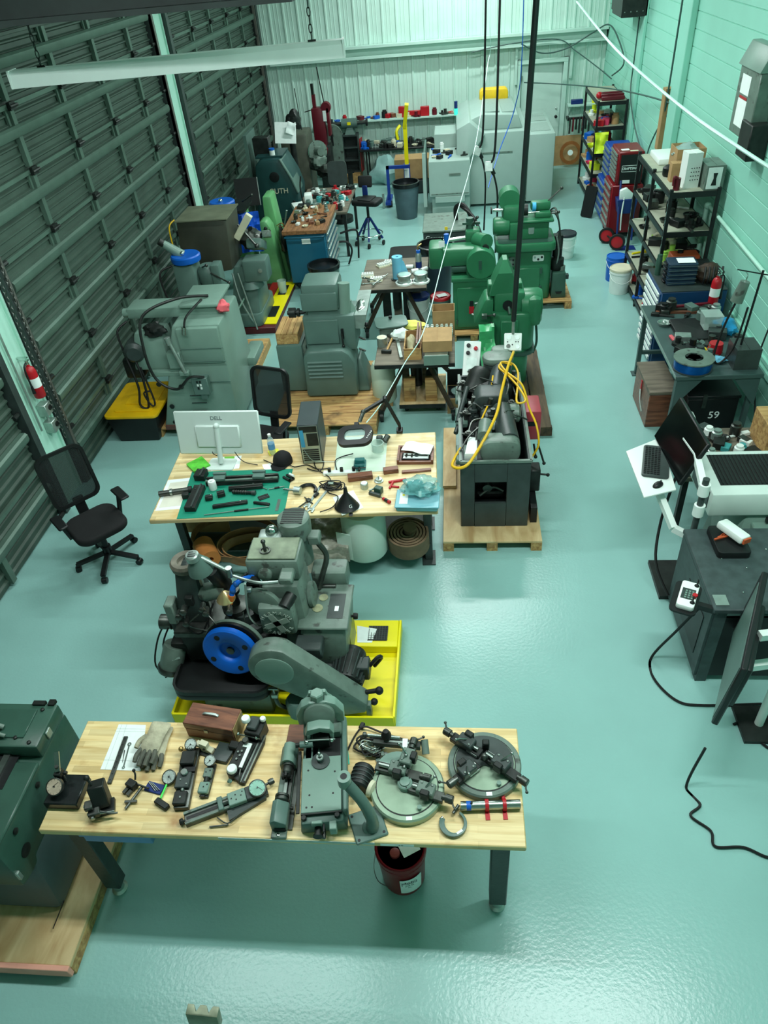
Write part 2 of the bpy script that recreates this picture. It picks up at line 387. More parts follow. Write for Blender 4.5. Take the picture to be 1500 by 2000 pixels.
# left wall: two big sectional doors between steel columns
DSH = mat('door_steel', (62, 80, 70), .5, var=.14, sc=3, bump=.05, bsc=30)
DST = mat('door_strut', (84, 108, 96), .45, .2, var=.12, sc=5)
wl = struct('wall_left', mat('left_wall_dark', (40, 52, 50), .7), box(XL-.3, YF, -.12, XL-.08, YB+.3, ZC))
ZS = [0.015, .64, 1.25, 1.875, 2.45, 3.02, 3.6, 4.15]
def section(n, y0, y1, z0, z1, parent):
    """one door section: horizontal corrugations, rolled edge, one strut"""
    pr = [(0, z0)]; z = z0+.04; h = z1-z0; k = 6; st = (h-.06)/k
    for i in range(k):
        b = z0+.03+i*st; pr += [(0, b+st*.1), (.022, b+st*.26), (.022, b+st*.42), (0, b+st*.58)]
    pr += [(0, z1-.035), (.035, z1-.03), (.035, z1-.004), (0, z1-.003)]
    V = [(XL+d, y, zz) for y in (y0, y1) for d, zz in pr]+[(XL-.05, y, zz) for y in (y0, y1) for d, zz in pr]
    m = len(pr); F = []
    for i in range(m-1): F += [[i, i+1, m+i+1, m+i], [2*m+i, 3*m+i, 3*m+i+1, 2*m+i+1]]
    F += [list(range(m))+list(range(3*m-1, 2*m-1, -1)), list(range(m, 2*m))+list(range(4*m-1, 3*m-1, -1))]
    return struct('door_section', DSH, (V, F), parent=parent)
def bigdoor(n, y0, y1, stiles, open_top=True):
    d = struct('door_%d' % n, DST, box(XL-.06, y0, 0, XL-.04, y1, 4.2))
    for i in range(len(ZS)-1):
        z0, z1 = ZS[i], ZS[i+1]; s_ = section(n, y0, y1, z0, z1, d)
        zr = z0+(z1-z0)*.61
        struct('strut', DST, prism([(XL+.012, zr-.05), (XL+.07, zr-.05), (XL+.085, zr-.03), (XL+.085, zr+.03), (XL+.07, zr+.05), (XL+.012, zr+.05)], y0+.03, y1-.03, 'y') if False else
               ([(XL+a, y, z) for y in (y0+.03, y1-.03) for a, z in ((.012, zr-.052), (.075, zr-.05), (.09, zr-.02), (.09, zr+.03), (.07, zr+.05), (.012, zr+.052))],
                [[0, 1, 7, 6], [1, 2, 8, 7], [2, 3, 9, 8], [3, 4, 10, 9], [4, 5, 11, 10], [5, 0, 6, 11], [5, 4, 3, 2, 1, 0], [6, 7, 8, 9, 10, 11]]), parent=s_)
        if i: struct('hinge_rail', DST, box(XL+.02, y0+.02, z0-.035, XL+.05, y1-.02, z0+.005), parent=s_)
    for y in stiles:
        struct('stile', DST, *[box(XL+.01, y-.035, ZS[i]+.03, XL+.06, y+.035, ZS[i+1]-.03) for i in range(len(ZS)-1)],
               *[box(XL+.01, y-.085, ZS[i]+.32, XL+.035, y-.05, ZS[i+1]-.03) for i in range(len(ZS)-1)], parent=d)
        struct('hinge', IRON, *[box(XL+.05, y-.05, z-.05, XL+.085, y+.06, z+.02) for z in ZS[1:-1]], *[cyl((XL+.09, y-.07, z-.015), (XL+.09, y+.08, z-.015), .016, n=8) for z in ZS[1:-1]], parent=d)
    for y in (y0+.03, y1-.03):
        struct('roller', IRON, *[cyl((XL+.06, y-.05, z), (XL+.06, y+.06, z), .025, n=8) for z in ZS], parent=d)
    return d
bigdoor(2, 6.42, 11.9, [7.56, 8.72, 9.87, 11.04])
bigdoor(3, 12.75, 18.45, [13.9, 15.05, 16.2, 17.35])
bigdoor(4, .2, 5.72, [1.2, 2.35, 3.5, 4.65])
COLW = mat('column_white', (178, 226, 208), .5, var=.04)
for k, (a, b) in enumerate(((5.85, 6.27), (12.05, 12.55))):
    struct('trim_%d' % (6+k), COLW, box(XL-.08, a, 0, XL+.02, b, ZC), box(XL-.02, a, 0, XL+.045, a+.03, ZC), box(XL-.02, b-.03, 0, XL+.045, b, ZC))
    struct('trim_%d' % (8+k), CHAR, box(XL-.08, b+.02, 0, XL+.1, b+.13, ZC), box(XL-.08, a-.12, 0, XL+.1, a-.03, ZC))
struct('trim_10', CHAR, box(XL-.08, 18.47, 0, XL+.12, 18.64, ZC))
struct('trim_11', mat('door_track_steel', (120, 118, 112), .4, .6), *[box(XL+.06, y, 0, XL+.11, y+.04, ZC) for y in (6.34, 11.93, 18.4)])
# header over the doors, and the cross beam close to the ceiling edge
struct('trim_12', mat('header_dark', (34, 42, 40), .6), box(XL-.08, YF, 4.17, XL+.06, YB, ZC))
BEAMM = mat('beam_dark', (40, 50, 48), .6, var=.2)
struct('trim_13', BEAMM, *[tr(s_, (0, 0, 0)) for s_ in (box(XL+.06, 4.92, 4.36, -.9, 5.12, 4.39), box(XL+.06, 5.01, 4.39, -.9, 5.03, 4.65), box(XL+.06, 4.92, 4.65, -.9, 5.12, 4.68))])

# ---------------------------------------------------------------- strip lamps
LHOUS = mat('lamp_housing', (236, 250, 244), .4, var=.03); LTUBE = mat('lamp_tube', (215, 255, 246), .4, var=0, emit=3)
def strip_lamp(x, y, z, rz, w, label, shown=False):
    t = thing('strip_lamp', label, 'lamp', (x, y, z), math.degrees(rz), None if shown else 'ceiling strip lamps out of view')
    part(t, 'housing', LHOUS, prism([(-.05, .055), (.05, .055), (.075, .03), (.08, -.055), (.074, -.055), (.07, -.012), (-.07, -.012), (-.074, -.055), (-.08, -.055), (-.075, .03)], -1.22, 1.22, 'x'))
    [part(t, 'end_cap', LHOUS, box(q-.0075, -.082, -.056, q+.0075, .082, .058)) for q in (-1.2275, 1.2275)]
    [part(t, 'tube', LTUBE, cyl((-1.19, d, -.038), (1.19, d, -.038), .014, n=8)) for d in (-.05, .05)]
    for sx in (-1.0, 1.0):
        h = ZC-z-.06; n = int(h/.05)
        part(t, 'hanging_chain', IRON, *[tube([(sx+.012*math.cos(a)*(k % 2), .012*math.cos(a)*(1-k % 2), .085+k*.05+.03*math.sin(a)) for a in [2*math.pi*q/8 for q in range(8)]], .0035, 4, 1, True) for k in range(n)], bar((sx-.03, 0, .062), (sx+.03, 0, .062), .012))
    L = bpy.data.lights.new('strip_light', 'AREA'); L.shape = 'RECTANGLE'; L.size = 2.4; L.size_y = .14; L.energy = w*LAMP_W/100; L.color = LAMP_COLOR
    lo = bpy.data.objects.new('strip_light', L); COL.objects.link(lo); lo.parent = t; lo.location = (0, 0, -.06)
    return t
for i, (x, y, z, rz, w) in enumerate(STRIPS):
    strip_lamp(x, y, z, rz, w, 'long white strip lamp hanging by chains across the dark overhead doors' if i == 0 else 'long strip lamp under the ceiling out of the photograph', i == 0)
# ================================================================ front workbench and the things on it
Z1 = .88
BLOCKTOP = wood('maple_block_top', (244, 222, 166), (218, 186, 124), (1.0, 14, 14), 2.4, .42, stave=(.55, .042), dark=(176, 132, 80))
GRAN = mat('black_granite', (22, 28, 28), .3, var=.3, sc=60)
def dial(t, c, nrm, r, hub=.02, name='dial', face=None):
    """dial gauge: body with bezel, a face with ticks, a needle"""
    d = Vector(nrm).normalized(); c = Vector(c)
    b = part(t, name, SDARK, lathe([(r*.85, -hub), (r, -hub*.8), (r*1.06, -.003), (r*1.06, .004), (r*.95, .006), (r*.93, .002), (.001, .002)], c, d, 24))
    part(b, 'face', face or DIALW, lathe([(0, .0030), (r*.92, .0030)], c, d, 24))
    u, v = _frame(d)
    part(b, 'needle', BLACK, bar(c+d*.0045-u*r*.2, c+d*.0045+(u*.5+v*.55)*r, .0022, .001), lathe([(.004, .003), (.004, .006), (0, .006)], c, d, 8),
         *[bar(c+d*.0036+(math.cos(a)*u+math.sin(a)*v)*r*.74, c+d*.0036+(math.cos(a)*u+math.sin(a)*v)*r*.88, .0014, .0006) for a in [R(30*k) for k in range(12)]])
    return b
def knob(c, d, r, h, n=14): return lathe([(r*.4, 0), (r*.4, h*.3), (r, h*.35), (r*1.02, h*.8), (r*.85, h), (0, h)], c, d, n)
def hexb(c, d, r, h): return lathe([(r, 0), (r, h*.85), (r*.85, h), (0, h)], c, d, 6)

bn = thing('workbench', 'long maple-topped workbench in the foreground covered with measuring fixtures', 'workbench', (-1.02, 2.19, 0))
part(bn, 'tabletop', BLOCKTOP, box(-1.35, -.36, Z1-.045, 1.35, .36, Z1, .006))
for sx in (-.96, 1):
    for sy in (-1, 1):
        lg = part(bn, 'leg', CHAR, box(sx*1.22-.05, sy*.29-.045, .1, sx*1.22+.05, sy*.29+.045, Z1-.045, .006))
        part(lg, 'foot', ALU, lathe([(.045, 0), (.05, .015), (.034, .03), (.034, .1)], (sx*1.22, sy*.29, 0), n=20))
part(bn, 'apron', CHAR, box(-1.26, .26, Z1-.12, 1.26, .29, Z1-.045)); part(bn, 'apron', CHAR, box(-1.24, -.3, Z1-.1, -1.2, .3, Z1-.045)); part(bn, 'apron', CHAR, box(1.2, -.3, Z1-.1, 1.24, .3, Z1-.045))
dw = part(bn, 'drawer', mat('drawer_blue', (88, 140, 186), .4), box(-1.12, -.345, Z1-.14, -.72, .12, Z1-.05, .004)); part(dw, 'drawer_lip', mat('drawer_blue', ()), box(-1.13, -.355, Z1-.065, -.71, -.345, Z1-.046))
part(bn, 'edge_strip', ALU, box(-.31, -.3615, Z1-.028, .55, -.36, Z1-.006), label='pale measuring strip along the front edge')
part(bn, 'tag', PAPER, box(.58, -.362, Z1-.034, .76, -.36, Z1-.012), label='small white printed tag on the front edge')
tg = bn
text(bn, 'tag_print', 'S N', .016, BLACK, (.69, -.3625, Z1-.023), (90, 0, 0), .0003)

# red oil pail under the bench
t = thing('oil_pail', 'dark red oil pail with white printed label standing under the front bench', 'bucket', (-.375, 2.06, 0))
PAILR = mat('pail_red', (122, 16, 26), .35, var=.08)
part(t, 'body', PAILR, lathe([(.13, 0), (.133, .01), (.146, .3), (.152, .305), (.152, .32), (.148, .325), (.15, .35), (.155, .355), (.155, .368), (.146, .37)], n=32))
part(t, 'lid', PAILR, lathe([(.157, .345), (.157, .375), (.15, .38), (.14, .37), (0, .37)], n=32))
part(t, 'spout', mat('spout_red', (150, 60, 60), .4), lathe([(.03, .37), (.03, .39), (.024, .392), (0, .392)], (-.03, -.05, 0), n=16))
lb = part(t, 'label', PAPER, tr(([(.1425*math.sin(a)*(1+.055*(z-.06)/.2), -.1425*math.cos(a)*(1+.055*(z-.06)/.2), z) for z in (.06, .24) for a in [R(-2+7*k) for k in range(9)]], [[k, k+1, k+10, k+9] for k in range(8)])), label='white label printed with a brand word')
PR = mat('print_dark', (40, 44, 52), .6, var=0)
def curved_text(par, s_, r, z, a, size, mt):
    o = text(par, 'print', s_, size, mt, (0, 0, 0), (90, 0, 0), .0003); k = r
    for v in o.data.vertices:
        x, y, zz = v.co; v.co = (x, y, zz)
    o.location = (k*math.sin(R(a)), -k*math.cos(R(a)), z); o.rotation_euler = (R(90), 0, R(a)); return o
curved_text(lb, 'Mobil', .150, .2, 20, .045, PR); curved_text(lb, 'DTE 24', .149, .165, 20, .018, PR); curved_text(lb, 'OIL', .148, .14, 20, .014, PR)
part(t, 'wire_handle', STEEL, tube([(-.155, 0, .31), (-.17, -.06, .2), (-.14, -.12, .16), (-.08, -.152, .17)], .003))
part(t, 'lid_card', PAPER, tr(box(-.05, -.08, 0, .06, .0, .003), (.03, .02, .376), (0, 0, 30)), label='white card lying on the lid')

# comparator stand with dial on black granite
l, a, d = place((92, 1580), (153, 1582), Z1)
t = thing('comparator_stand', 'black granite comparator base with round dial gauge at the bench left end', 'gauge', (l[0], l[1]+.1, Z1), a)
part(t, 'base', GRAN, box(-.1, -.1, 0, .1, .09, .055, .006))
part(t, 'post', SDARK, cyl((-.03, .05, .055), (-.03, .05, .2), .011)); part(t, 'clamp', IRON, box(-.05, .015, .13, -.01, .065, .165, .004)); part(t, 'arm', STEEL, tr(box(-.014, -.03, 0, .014, .08, .012), (-.03, .06, .185), (35, 0, 15)))
dial(t, (-.035, -.03, .12), (.05, -.55, .8), .047, .03, face=mat('warm_dial', (238, 222, 200), .5, var=.02)); part(t, 'plunger', STEEL, cyl((-.03, 0, .055), (-.03, 0, .1), .005)); part(t, 'knob', BLACK, knob((-.005, .04, .15), (1, 0, 0), .012, .025))

# tool post / dividing vise
t = thing('tool_post_vise', 'black tool post vise with ball handle between comparator and long steel bar', 'vise', tuple(pix(205, 1585, Z1)), 20)
part(t, 'base', IRON, box(-.05, -.03, 0, .06, .06, .03, .004)); part(t, 'body', IRON, tr(box(-.045, -.04, 0, .045, .04, .15, .006), (.0, .03, .03), (-18, 0, 0)))
part(t, 'jaw', SDARK, box(-.075, -.045, .03, -.01, .02, .065, .005)); part(t, 'jaw', SDARK, box(-.085, -.02, .07, -.04, .035, .1, .005))
part(t, 'screw', STEEL, cyl((-.08, -.02, .05), (.07, -.05, .05), .008, n=10)); part(t, 'lever', SDARK, tube([(.0, -.05, .09), (.05, -.06, .06), (.085, -.06, .045)], .006)); part(t, 'knob', IRON, cyl((-.02, .07, .18), (-.03, .085, .215), .007, n=8), ball((-.033, .09, .225), .017))
part(t, 'nut', STEEL, hexb((-.05, -.047, .045), (0, -1, 0), .012, .012)); part(t, 'clamp_screw', STEEL, cyl((-.09, .01, .085), (-.06, .01, .085), .009, n=10))

# paper, bar, wrench, scriber
A = [pix(*p, Z1) for p in ((232, 1415), (285, 1416), (275, 1506), (196, 1503))]
one('drawing_sheet', 'white printed drawing sheet lying at the back left of the front bench', 'paper', PAPER, ([(p.x, p.y, Z1+h) for h in (.0005, .0017) for p in A], [[3, 2, 1, 0], [4, 5, 6, 7], [0, 1, 5, 4], [1, 2, 6, 5], [2, 3, 7, 6], [3, 0, 4, 7]]))
ln = mat('pencil_line', (150, 165, 165), .8, var=0)
dsh = bpy.data.objects['drawing_sheet']
part(dsh, 'drawn_line', ln, *[bar(A[i]*(1-f)+A[j]*f+Vector((0, 0, .002)), A[m]*(1-f)+A[n]*f+Vector((0, 0, .002)), .0012, .0004) for i, j, m, n, f in ((0, 3, 1, 2, .1), (0, 3, 1, 2, .16), (0, 1, 3, 2, .3), (0, 3, 1, 2, .8), (0, 1, 3, 2, .12))])
l, a, d = place((247, 1440), (214, 1532), Z1)
t = thing('drilled_bar', 'flat grey steel bar with a row of holes across the drawing sheet', 'bar', (l[0], l[1], Z1+.002), a)
part(t, 'bar', SDARK, box(-d/2, -.013, 0, d/2, .013, .012, .002)); [part(t, 'hole', BLACK, lathe([(.0045, 0), (.0045, .0128), (0, .0128)], (d*(k/8-.44), 0, 0), n=10)) for k in range(8)]
l, a, d = place((254, 1452), (241, 1502), Z1)
one('wrench', 'small open ended wrench on the drawing sheet beside the drilled bar', 'wrench', STEEL, box(-d/2+.015, -.004, 0, d/2-.015, .004, .004), ring((-d/2+.008, 0, 0), (0, 0, 1), .012, .006, .005, 14), ring((d/2-.008, 0, 0), (0, 0, 1), .009, .005, .005, 14), loc=(l[0], l[1], Z1+.002), rz=a)
l, a, d = place((247, 1466), (243, 1490), Z1)
one('scriber', 'thin dark scriber on the drawing sheet between bar and wrench', 'tool', IRON, cyl((-d/2, 0, .004), (d/2, 0, .004), .003, .001, 8), loc=(l[0]-.01, l[1], Z1+.002), rz=a)

# pair of work gloves
GLV = mat('glove_leather', (168, 164, 140), .85, var=.3, sc=14, bump=.4, bsc=60); GLVD = mat('glove_fingers', (84, 86, 76), .8, var=.25, sc=16, bump=.4, bsc=60)
t = thing('glove', 'pair of worn grey work gloves lying over the drawing sheet', 'gloves', tuple(pix(303, 1460, Z1)), -2)
def glove(dx, dy, dz, rz):
    cu = tr(loft([[(w*math.cos(R(q*30)), y, h*(1+math.sin(R(q*30)))) for q in range(12)] for y, w, h in ((.145, .062, .012), (.13, .066, .014), (.06, .058, .016), (.0, .062, .02), (-.05, .062, .018), (-.07, .055, .012))]), (dx, dy, dz), (0, 0, rz))
    p = part(t, 'hand', GLV, cu)
    for k, (x, l_, aa) in enumerate(((-.045, .075, -6), (-.015, .095, -2), (.015, .09, 2), (.043, .07, 7))):
        part(p, 'finger', GLVD, tr(tube([(x, -.05, .016), (x+.1*math.sin(R(aa)), -.06-l_*.5, .02), (x+l_*math.sin(R(aa)), -.06-l_, .012)], [.017, .014], 8, 4), (dx, dy, dz), (0, 0, rz)))
    part(p, 'thumb', GLV, tr(tube([(-.05, .04, .016), (-.08, .0, .018), (-.085, -.045, .014)], [.019, .014], 8, 4), (dx, dy, dz), (0, 0, rz)))
glove(.02, -.01, .002, 4); glove(-.005, .0, .034, -4)

# rod clamp, blue pad with drills, dial with green handle
t = thing('rod_clamp', 'small black clamp with crossed rods in front of the drawing sheet', 'clamp', tuple(pix(262, 1548, Z1)), -25)
part(t, 'block', IRON, box(-.06, .0, 0, .0, .045, .05, .004)); part(t, 'rod', SDARK, cyl((.03, .05, .02), (.035, -.1, .012), .008, n=10)); part(t, 'rod', SDARK, cyl((-.06, .03, .03), (.08, .05, .03), .006, n=10))
part(t, 'handle', IRON, tube([(-.02, .05, .05), (-.025, .065, .075), (-.04, .075, .085)], .006), ball((-.043, .077, .088), .01)); part(t, 'cross_piece', SDARK, tr(box(-.035, -.007, 0, .035, .007, .014), (.035, -.055, .01), (0, 0, 30))); part(t, 'foot', SDARK, box(-.055, -.035, 0, -.035, .0, .02)); part(t, 'foot', SDARK, box(-.025, -.035, 0, -.005, .0, .02))
l, a, d = place((285, 1535), (320, 1545), Z1)
t = thing('blue_pad', 'bright blue pad holding small drills on the front bench', 'pad', (l[0], l[1], Z1), a); part(t, 'pad', NAVY, box(-.055, -.03, 0, .055, .03, .012, .003)); [part(t, 'drill', STEEL, cyl((-.05+.013*k, .02, .016), (.02+.012*k, -.02+.005*k, .018), .003, n=8)) for k in range(3)]
t = thing('test_indicator', 'dial indicator with bright green stem lying beside the blue pad', 'gauge', tuple(pix(331, 1530, Z1)), 0)
dial(t, (0, .02, .035), (-.1, -.35, 1), .04, .02); part(t, 'stem', mat('bright_green', (70, 225, 90), .4), cyl((-.005, -.02, .022), (-.018, -.1, .012), .006, n=10)); part(t, 'holder', IRON, tr(box(-.045, -.018, 0, .05, .018, .03, .005), (.0, -.135, 0), (0, 0, -28)))

# dial bench fixtures
t = thing('dial_fixture', 'long black dial fixture on a tapered bed beside the test indicator', 'gauge', *place((380, 1462), (352, 1590), Z1)[:2])
part(t, 'bed', SDARK, prism([(-.19, -.05), (-.19, .045), (.19, .05), (.19, -.035), (-.13, -.06)], 0, .035, 'z', .003)); part(t, 'head', IRON, box(-.15, -.045, .035, -.06, .04, .075, .006)); part(t, 'carriage', CHAR, box(-.02, -.05, .035, .08, .035, .06, .005)); part(t, 'tail_block', IRON, box(.1, -.04, .035, .18, .035, .06, .005)); part(t, 'vise_slot', BLACK, box(-.055, -.02, .034, -.025, .05, .05))
dial(t, (-.185, .0, .08), (.35, 0, 1), .034, .02); part(t, 'knurled_nut', STEEL, knob((-.01, -.005, .055), (0, 0, 1), .022, .022)); part(t, 'screw', STEEL, cyl((.085, 0, .05), (.1, 0, .05), .012)); part(t, 'thumb_screw', STEEL, *[cyl((-.155, .012*k-.01, .07), (-.155, .012*k-.01, .09), .004, n=8) for k in range(3)], label='row of small bright screws'); part(t, 'lever', mat('brass', (190, 160, 100), .35, .8), ball((-.17, -.06, .06), .016), cyl((-.17, -.05, .06), (-.15, -.02, .06), .007, n=8))
[part(t, 'bolt', STEEL, hexb((x, y, .06), (0, 0, 1), .006, .005)) for x, y in ((.03, -.02), (.06, .02), (.14, 0), (-.13, .02), (-.09, -.02))]
t = thing('dial_fixture', 'small pale dial fixture standing between the two larger dial fixtures', 'gauge', *place((416, 1490), (397, 1562), Z1)[:2])
part(t, 'bed', SDARK, box(-.1, -.022, 0, .11, .03, .02, .003)); part(t, 'carriage', GREYD, box(-.06, -.025, .02, .0, .025, .045, .004)); part(t, 'carriage', GREY, box(.03, -.03, .02, .1, .03, .05, .006)); part(t, 'spindle', IRON, cyl((-.0, 0, .035), (.03, 0, .035), .014)); dial(t, (-.095, 0, .06), (.3, 0, 1), .033, .02); part(t, 'slot', BLACK, box(.102, -.012, .01, .112, .012, .03)); [part(t, 'bolt', IRON, hexb((x, y, z), (0, 0, 1), .004, .004)) for x, y, z in ((.065, 0, .05), (.05, .018, .05), (-.03, -.01, .045), (-.04, .012, .045))]

# wooden instrument box
l, a, d = place((370, 1441), (455, 1446), Z1)
t = thing('instrument_box', 'brown wooden instrument box with metal handle at the back of the front bench', 'box', (l[0]+.01, l[1]+.075, Z1), a-6)
part(t, 'case', WALN, box(-.15, -.08, 0, .17, .07, .085, .004)); part(t, 'lid', WALN, box(-.152, -.082, .087, .172, .072, .14, .004)); part(t, 'handle', ALU, tube([(-.05, 0, .142), (-.03, 0, .153), (.03, 0, .153), (.05, 0, .142)], [.008, .009], 8, 4, flat=.6)); part(t, 'latch', STEEL, box(-.02, -.086, .075, .005, -.08, .1)); part(t, 'end_panel', mat('pale_end_wood', (150, 128, 84), .5), box(.1715, -.075, .004, .175, .065, .136))
# cream casting
t = thing('cream_bracket', 'small cream coloured cast bracket in front of the wooden box', 'bracket', tuple(pix(405, 1468, Z1)), -18)
CREAM = mat('cream_paint', (206, 204, 176), .5)
part(t, 'plate', CREAM, prism([(-.035, 0), (.045, 0), (.045, .03), (.015, .045), (.02, .085), (-.03, .09), (-.035, .06), (-.06, .07), (-.06, .045), (-.03, .04)], -.015, .02, 'y', .003)); part(t, 'foot', IRON, box(-.045, -.035, 0, .045, .03, .012)); part(t, 'bolt', IRON, hexb((.0, -.016, .05), (0, -1, 0), .008, .006)); part(t, 'bolt', IRON, hexb((.03, -.016, .015), (0, -1, 0), .008, .006))

# cross-slide rig with micrometer dials
l, a, d = place((500, 1430), (455, 1525), Z1)
t = thing('cross_slide_rig', 'black cross slide rig with two white micrometer drums beside the wooden box', 'gauge', (l[0], l[1], Z1), a)
part(t, 'bed', IRON, prism([(-.17, -.04), (-.17, .07), (-.1, .09), (.18, .085), (.18, .05), (.14, -.04)], 0, .03, 'z', .003)); part(t, 'rail', STEEL, box(-.14, .055, .03, .18, .065, .036)); part(t, 'rail', STEEL, box(-.14, .078, .03, .17, .086, .036))
part(t, 'column', IRON, box(-.2, -.03, .0, -.09, .075, .1, .006)); part(t, 'head', CHAR, box(-.2, -.02, .1, -.11, .045, .125, .006)); part(t, 'drum', DIALW, knob((-.15, -.03, .125), (0, 0, 1), .027, .04)); part(t, 'knob', DIALW, knob((-.19, .06, .105), (0, 0, 1), .018, .03))
part(t, 'carriage', IRON, box(-.06, -.045, .03, .12, .05, .06, .005)); part(t, 'scale_plate', DIALW, prism([(-.05, -.01), (-.05, .04), (.11, .045), (.11, .025), (-.02, .02), (-.02, -.01)], .06, .066)); part(t, 'drum', SDARK, knob((-.05, .0, .066), (0, 0, 1), .02, .03)); [part(t, 'screw', STEEL, hexb((x, y, .06), (0, 0, 1), .008, .01)) for x, y in ((.02, -.02), (.04, .0), (.065, -.01), (.01, .0))]
part(t, 'saddle', CHAR, tr(prism([(-.07, -.06), (.05, -.06), (.05, .04), (-.03, .05), (-.07, .02)], 0, .03, 'z', .004), (.03, -.12, .0))); part(t, 'saddle_rib', IRON, box(-.05, -.1, .0, .0, -.04, .06, .005)); part(t, 'drum', DIALW, knob((.13, -.01, .04), (0, 0, 1), .03, .035)); part(t, 'drum_base', IRON, lathe([(.034, 0), (.034, .045), (0, .045)], (.13, -.01, .0))); part(t, 'wing_screw', CHROME, box(.17, -.02, .02, .2, .01, .035, .006)); part(t, 'lever', SDARK, tube([(.12, .04, .06), (.16, .05, .05), (.19, .06, .03)], .005)); part(t, 'crossbar', STEEL, tube([(-.095, -.11, .05), (-.09, -.04, .068), (-.09, .07, .068)], .005)); part(t, 'nut', GREYD, knob((-.1, -.15, .01), (0, 0, 1), .025, .03)); [part(t, 'ball_end', CHROME, ball((-.09, q, .07), .012)) for q in (-.07, .05)]

# long diagonal dial slide
l, a, d = place((372, 1603), (525, 1545), Z1)
t = thing('dial_slide', 'long grey dovetail slide with green faced dial lying diagonally on the front bench', 'gauge', (l[0], l[1], Z1), a)
part(t, 'bed', SDARK, box(-.25, -.035, 0, .22, .04, .03, .003)); part(t, 'rail', GREYD, box(-.25, -.035, .03, .02, -.02, .042)); part(t, 'rail', GREYD, box(-.25, .025, .03, .02, .04, .042)); part(t, 'groove', BLACK, box(-.24, -.006, .0295, .01, .012, .032))
part(t, 'carriage', GREY, box(.0, -.04, .03, .1, .042, .062, .004)); part(t, 'carriage', CHAR, box(.1, -.04, .03, .15, .042, .06, .004)); part(t, 'yoke', GREYB, box(-.06, -.04, .03, -.03, .045, .058, .004)); part(t, 'spindle', SDARK, cyl((-.03, 0, .048), (.0, 0, .048), .016)); dial(t, (.17, .0, .07), (.1, -.25, 1), .047, .03, face=mat('green_dial', (190, 240, 222), .5, var=.02))
part(t, 'end_knob', SDARK, knob((.22, .02, .04), (1, .2, 0), .018, .05)); part(t, 'end_knob', IRON, knob((-.25, .0, .02), (-1, 0, 0), .018, .03)); part(t, 'base_wedge', CHAR, prism([(-.02, -.1), (.2, -.05), (.22, .0), (-.02, -.03)], 0, .026)); part(t, 'lever', SDARK, tube([(-.08, -.05, .015), (-.03, -.11, .02), (.04, -.085, .025)], .004)); part(t, 'lever', SDARK, tube([(-.13, -.085, .012), (-.03, -.115, .014)], .005)); [part(t, 'bolt', IRON, hexb((x, y, .062), (0, 0, 1), .004, .003)) for x, y in ((.02, 0), (.045, .015), (.045, -.015), (.075, 0), (.085, .02))]

# bench centres
l, a, d = place((572, 1470), (548, 1635), Z1)
t = thing('bench_centres', 'narrow grey bench centres fixture with two headstocks beside the large grinding fixture', 'fixture', (l[0], l[1], Z1), a)
part(t, 'bed', GREYD, box(-.26, -.05, 0, .27, .035, .02, .004)); part(t, 'way', STEEL, box(-.22, -.012, .02, .2, .005, .04)); part(t, 'way', SDARK, box(-.22, .015, .02, .2, .03, .04)); part(t, 'groove', BLACK, box(-.2, .0055, .0205, .18, .014, .022)); part(t, 'back_rail', SDARK, box(-.22, .037, 0, .22, .06, .012))
part(t, 'headstock', GREYB, prism([(-.05, .02), (.045, .02), (.045, .07), (.03, .1), (-.03, .1), (-.05, .07)], -.25, -.13, 'x', .006)); part(t, 'headstock_cap', GREY, cyl((-.25, 0, .09), (-.13, 0, .09), .036)); part(t, 'chuck', SDARK, lathe([(.036, 0), (.036, .012), (.028, .014), (.03, .03), (.03, .05), (.02, .06)], (-.13, .0, .07), (1, 0, 0), 20)); part(t, 'jaw', IRON, *[tr(box(0, -.006, .012, .025, .006, .03), (-.075, 0, .07), (q, 0, 0)) for q in (0, 60, 120, 180, 240, 300)], label='ring of chuck jaws')
part(t, 'tailstock', GREYB, prism([(-.05, .02), (.04, .02), (.04, .08), (-.02, .12), (-.05, .1)], .1, .23, 'x', .006)); part(t, 'tail_drum', SDARK, lathe([(.04, 0), (.04, .012), (.034, .014), (.034, .02), (.04, .022), (.04, .034), (.03, .04)], (.06, -.005, .075), (1, 0, 0), 20)); part(t, 'clamp_knob', IRON, knob((.12, .04, .05), (0, 1, 0), .01, .02)); part(t, 'tail_slot', BLACK, box(.229, -.03, .02, .236, .03, .045)); part(t, 'lever', SDARK, tube([(-.08, .06, .02), (-.1, .075, .06), (-.16, .07, .07)], .004)); part(t, 'bolt', CHROME, hexb((.255, -.01, .02), (0, 0, 1), .01, .006))

# big surface grinding fixture
l, a, d = place((625, 1420), (622, 1632), Z1)
t = thing('grinding_fixture', 'large grey tool grinding fixture with flat table and swivel vise head', 'fixture', (l[0]+.035, l[1], Z1), a+90)
# local: x right, y away from the viewer
part(t, 'bed', GREYB, prism([(-.13, 0), (.13, 0), (.115, .1), (-.115, .1)], -.32, .32, 'y', .012)); part(t, 'side_guard', IRON, box(-.145, -.26, .1, -.125, .12, .11, .002)); part(t, 'table', GREY, box(-.115, -.27, .1, .105, .06, .125, .003)); part(t, 'table_edge', IRON, box(-.115, -.278, .1, .105, -.27, .122))
part(t, 'side_wall', GREYB, box(.11, -.28, .06, .14, .32, .13, .008)); part(t, 'way', STEEL, box(-.1, .06, .09, -.07, .2, .1)); part(t, 'way', SDARK, box(-.06, .06, .09, -.03, .2, .1)); part(t, 'pocket', BLACK, box(-.02, .065, .098, .1, .2, .103))
[part(t, 'screw_hole', BLACK, lathe([(.006, 0), (.006, .0008), (0, .0008)], (x, y, .125), n=10)) for x, y in ((-.07, -.17), (.06, -.17), (-.085, -.24), (-.055, -.24), (.07, -.04), (.0, .03), (-.08, -.02))]
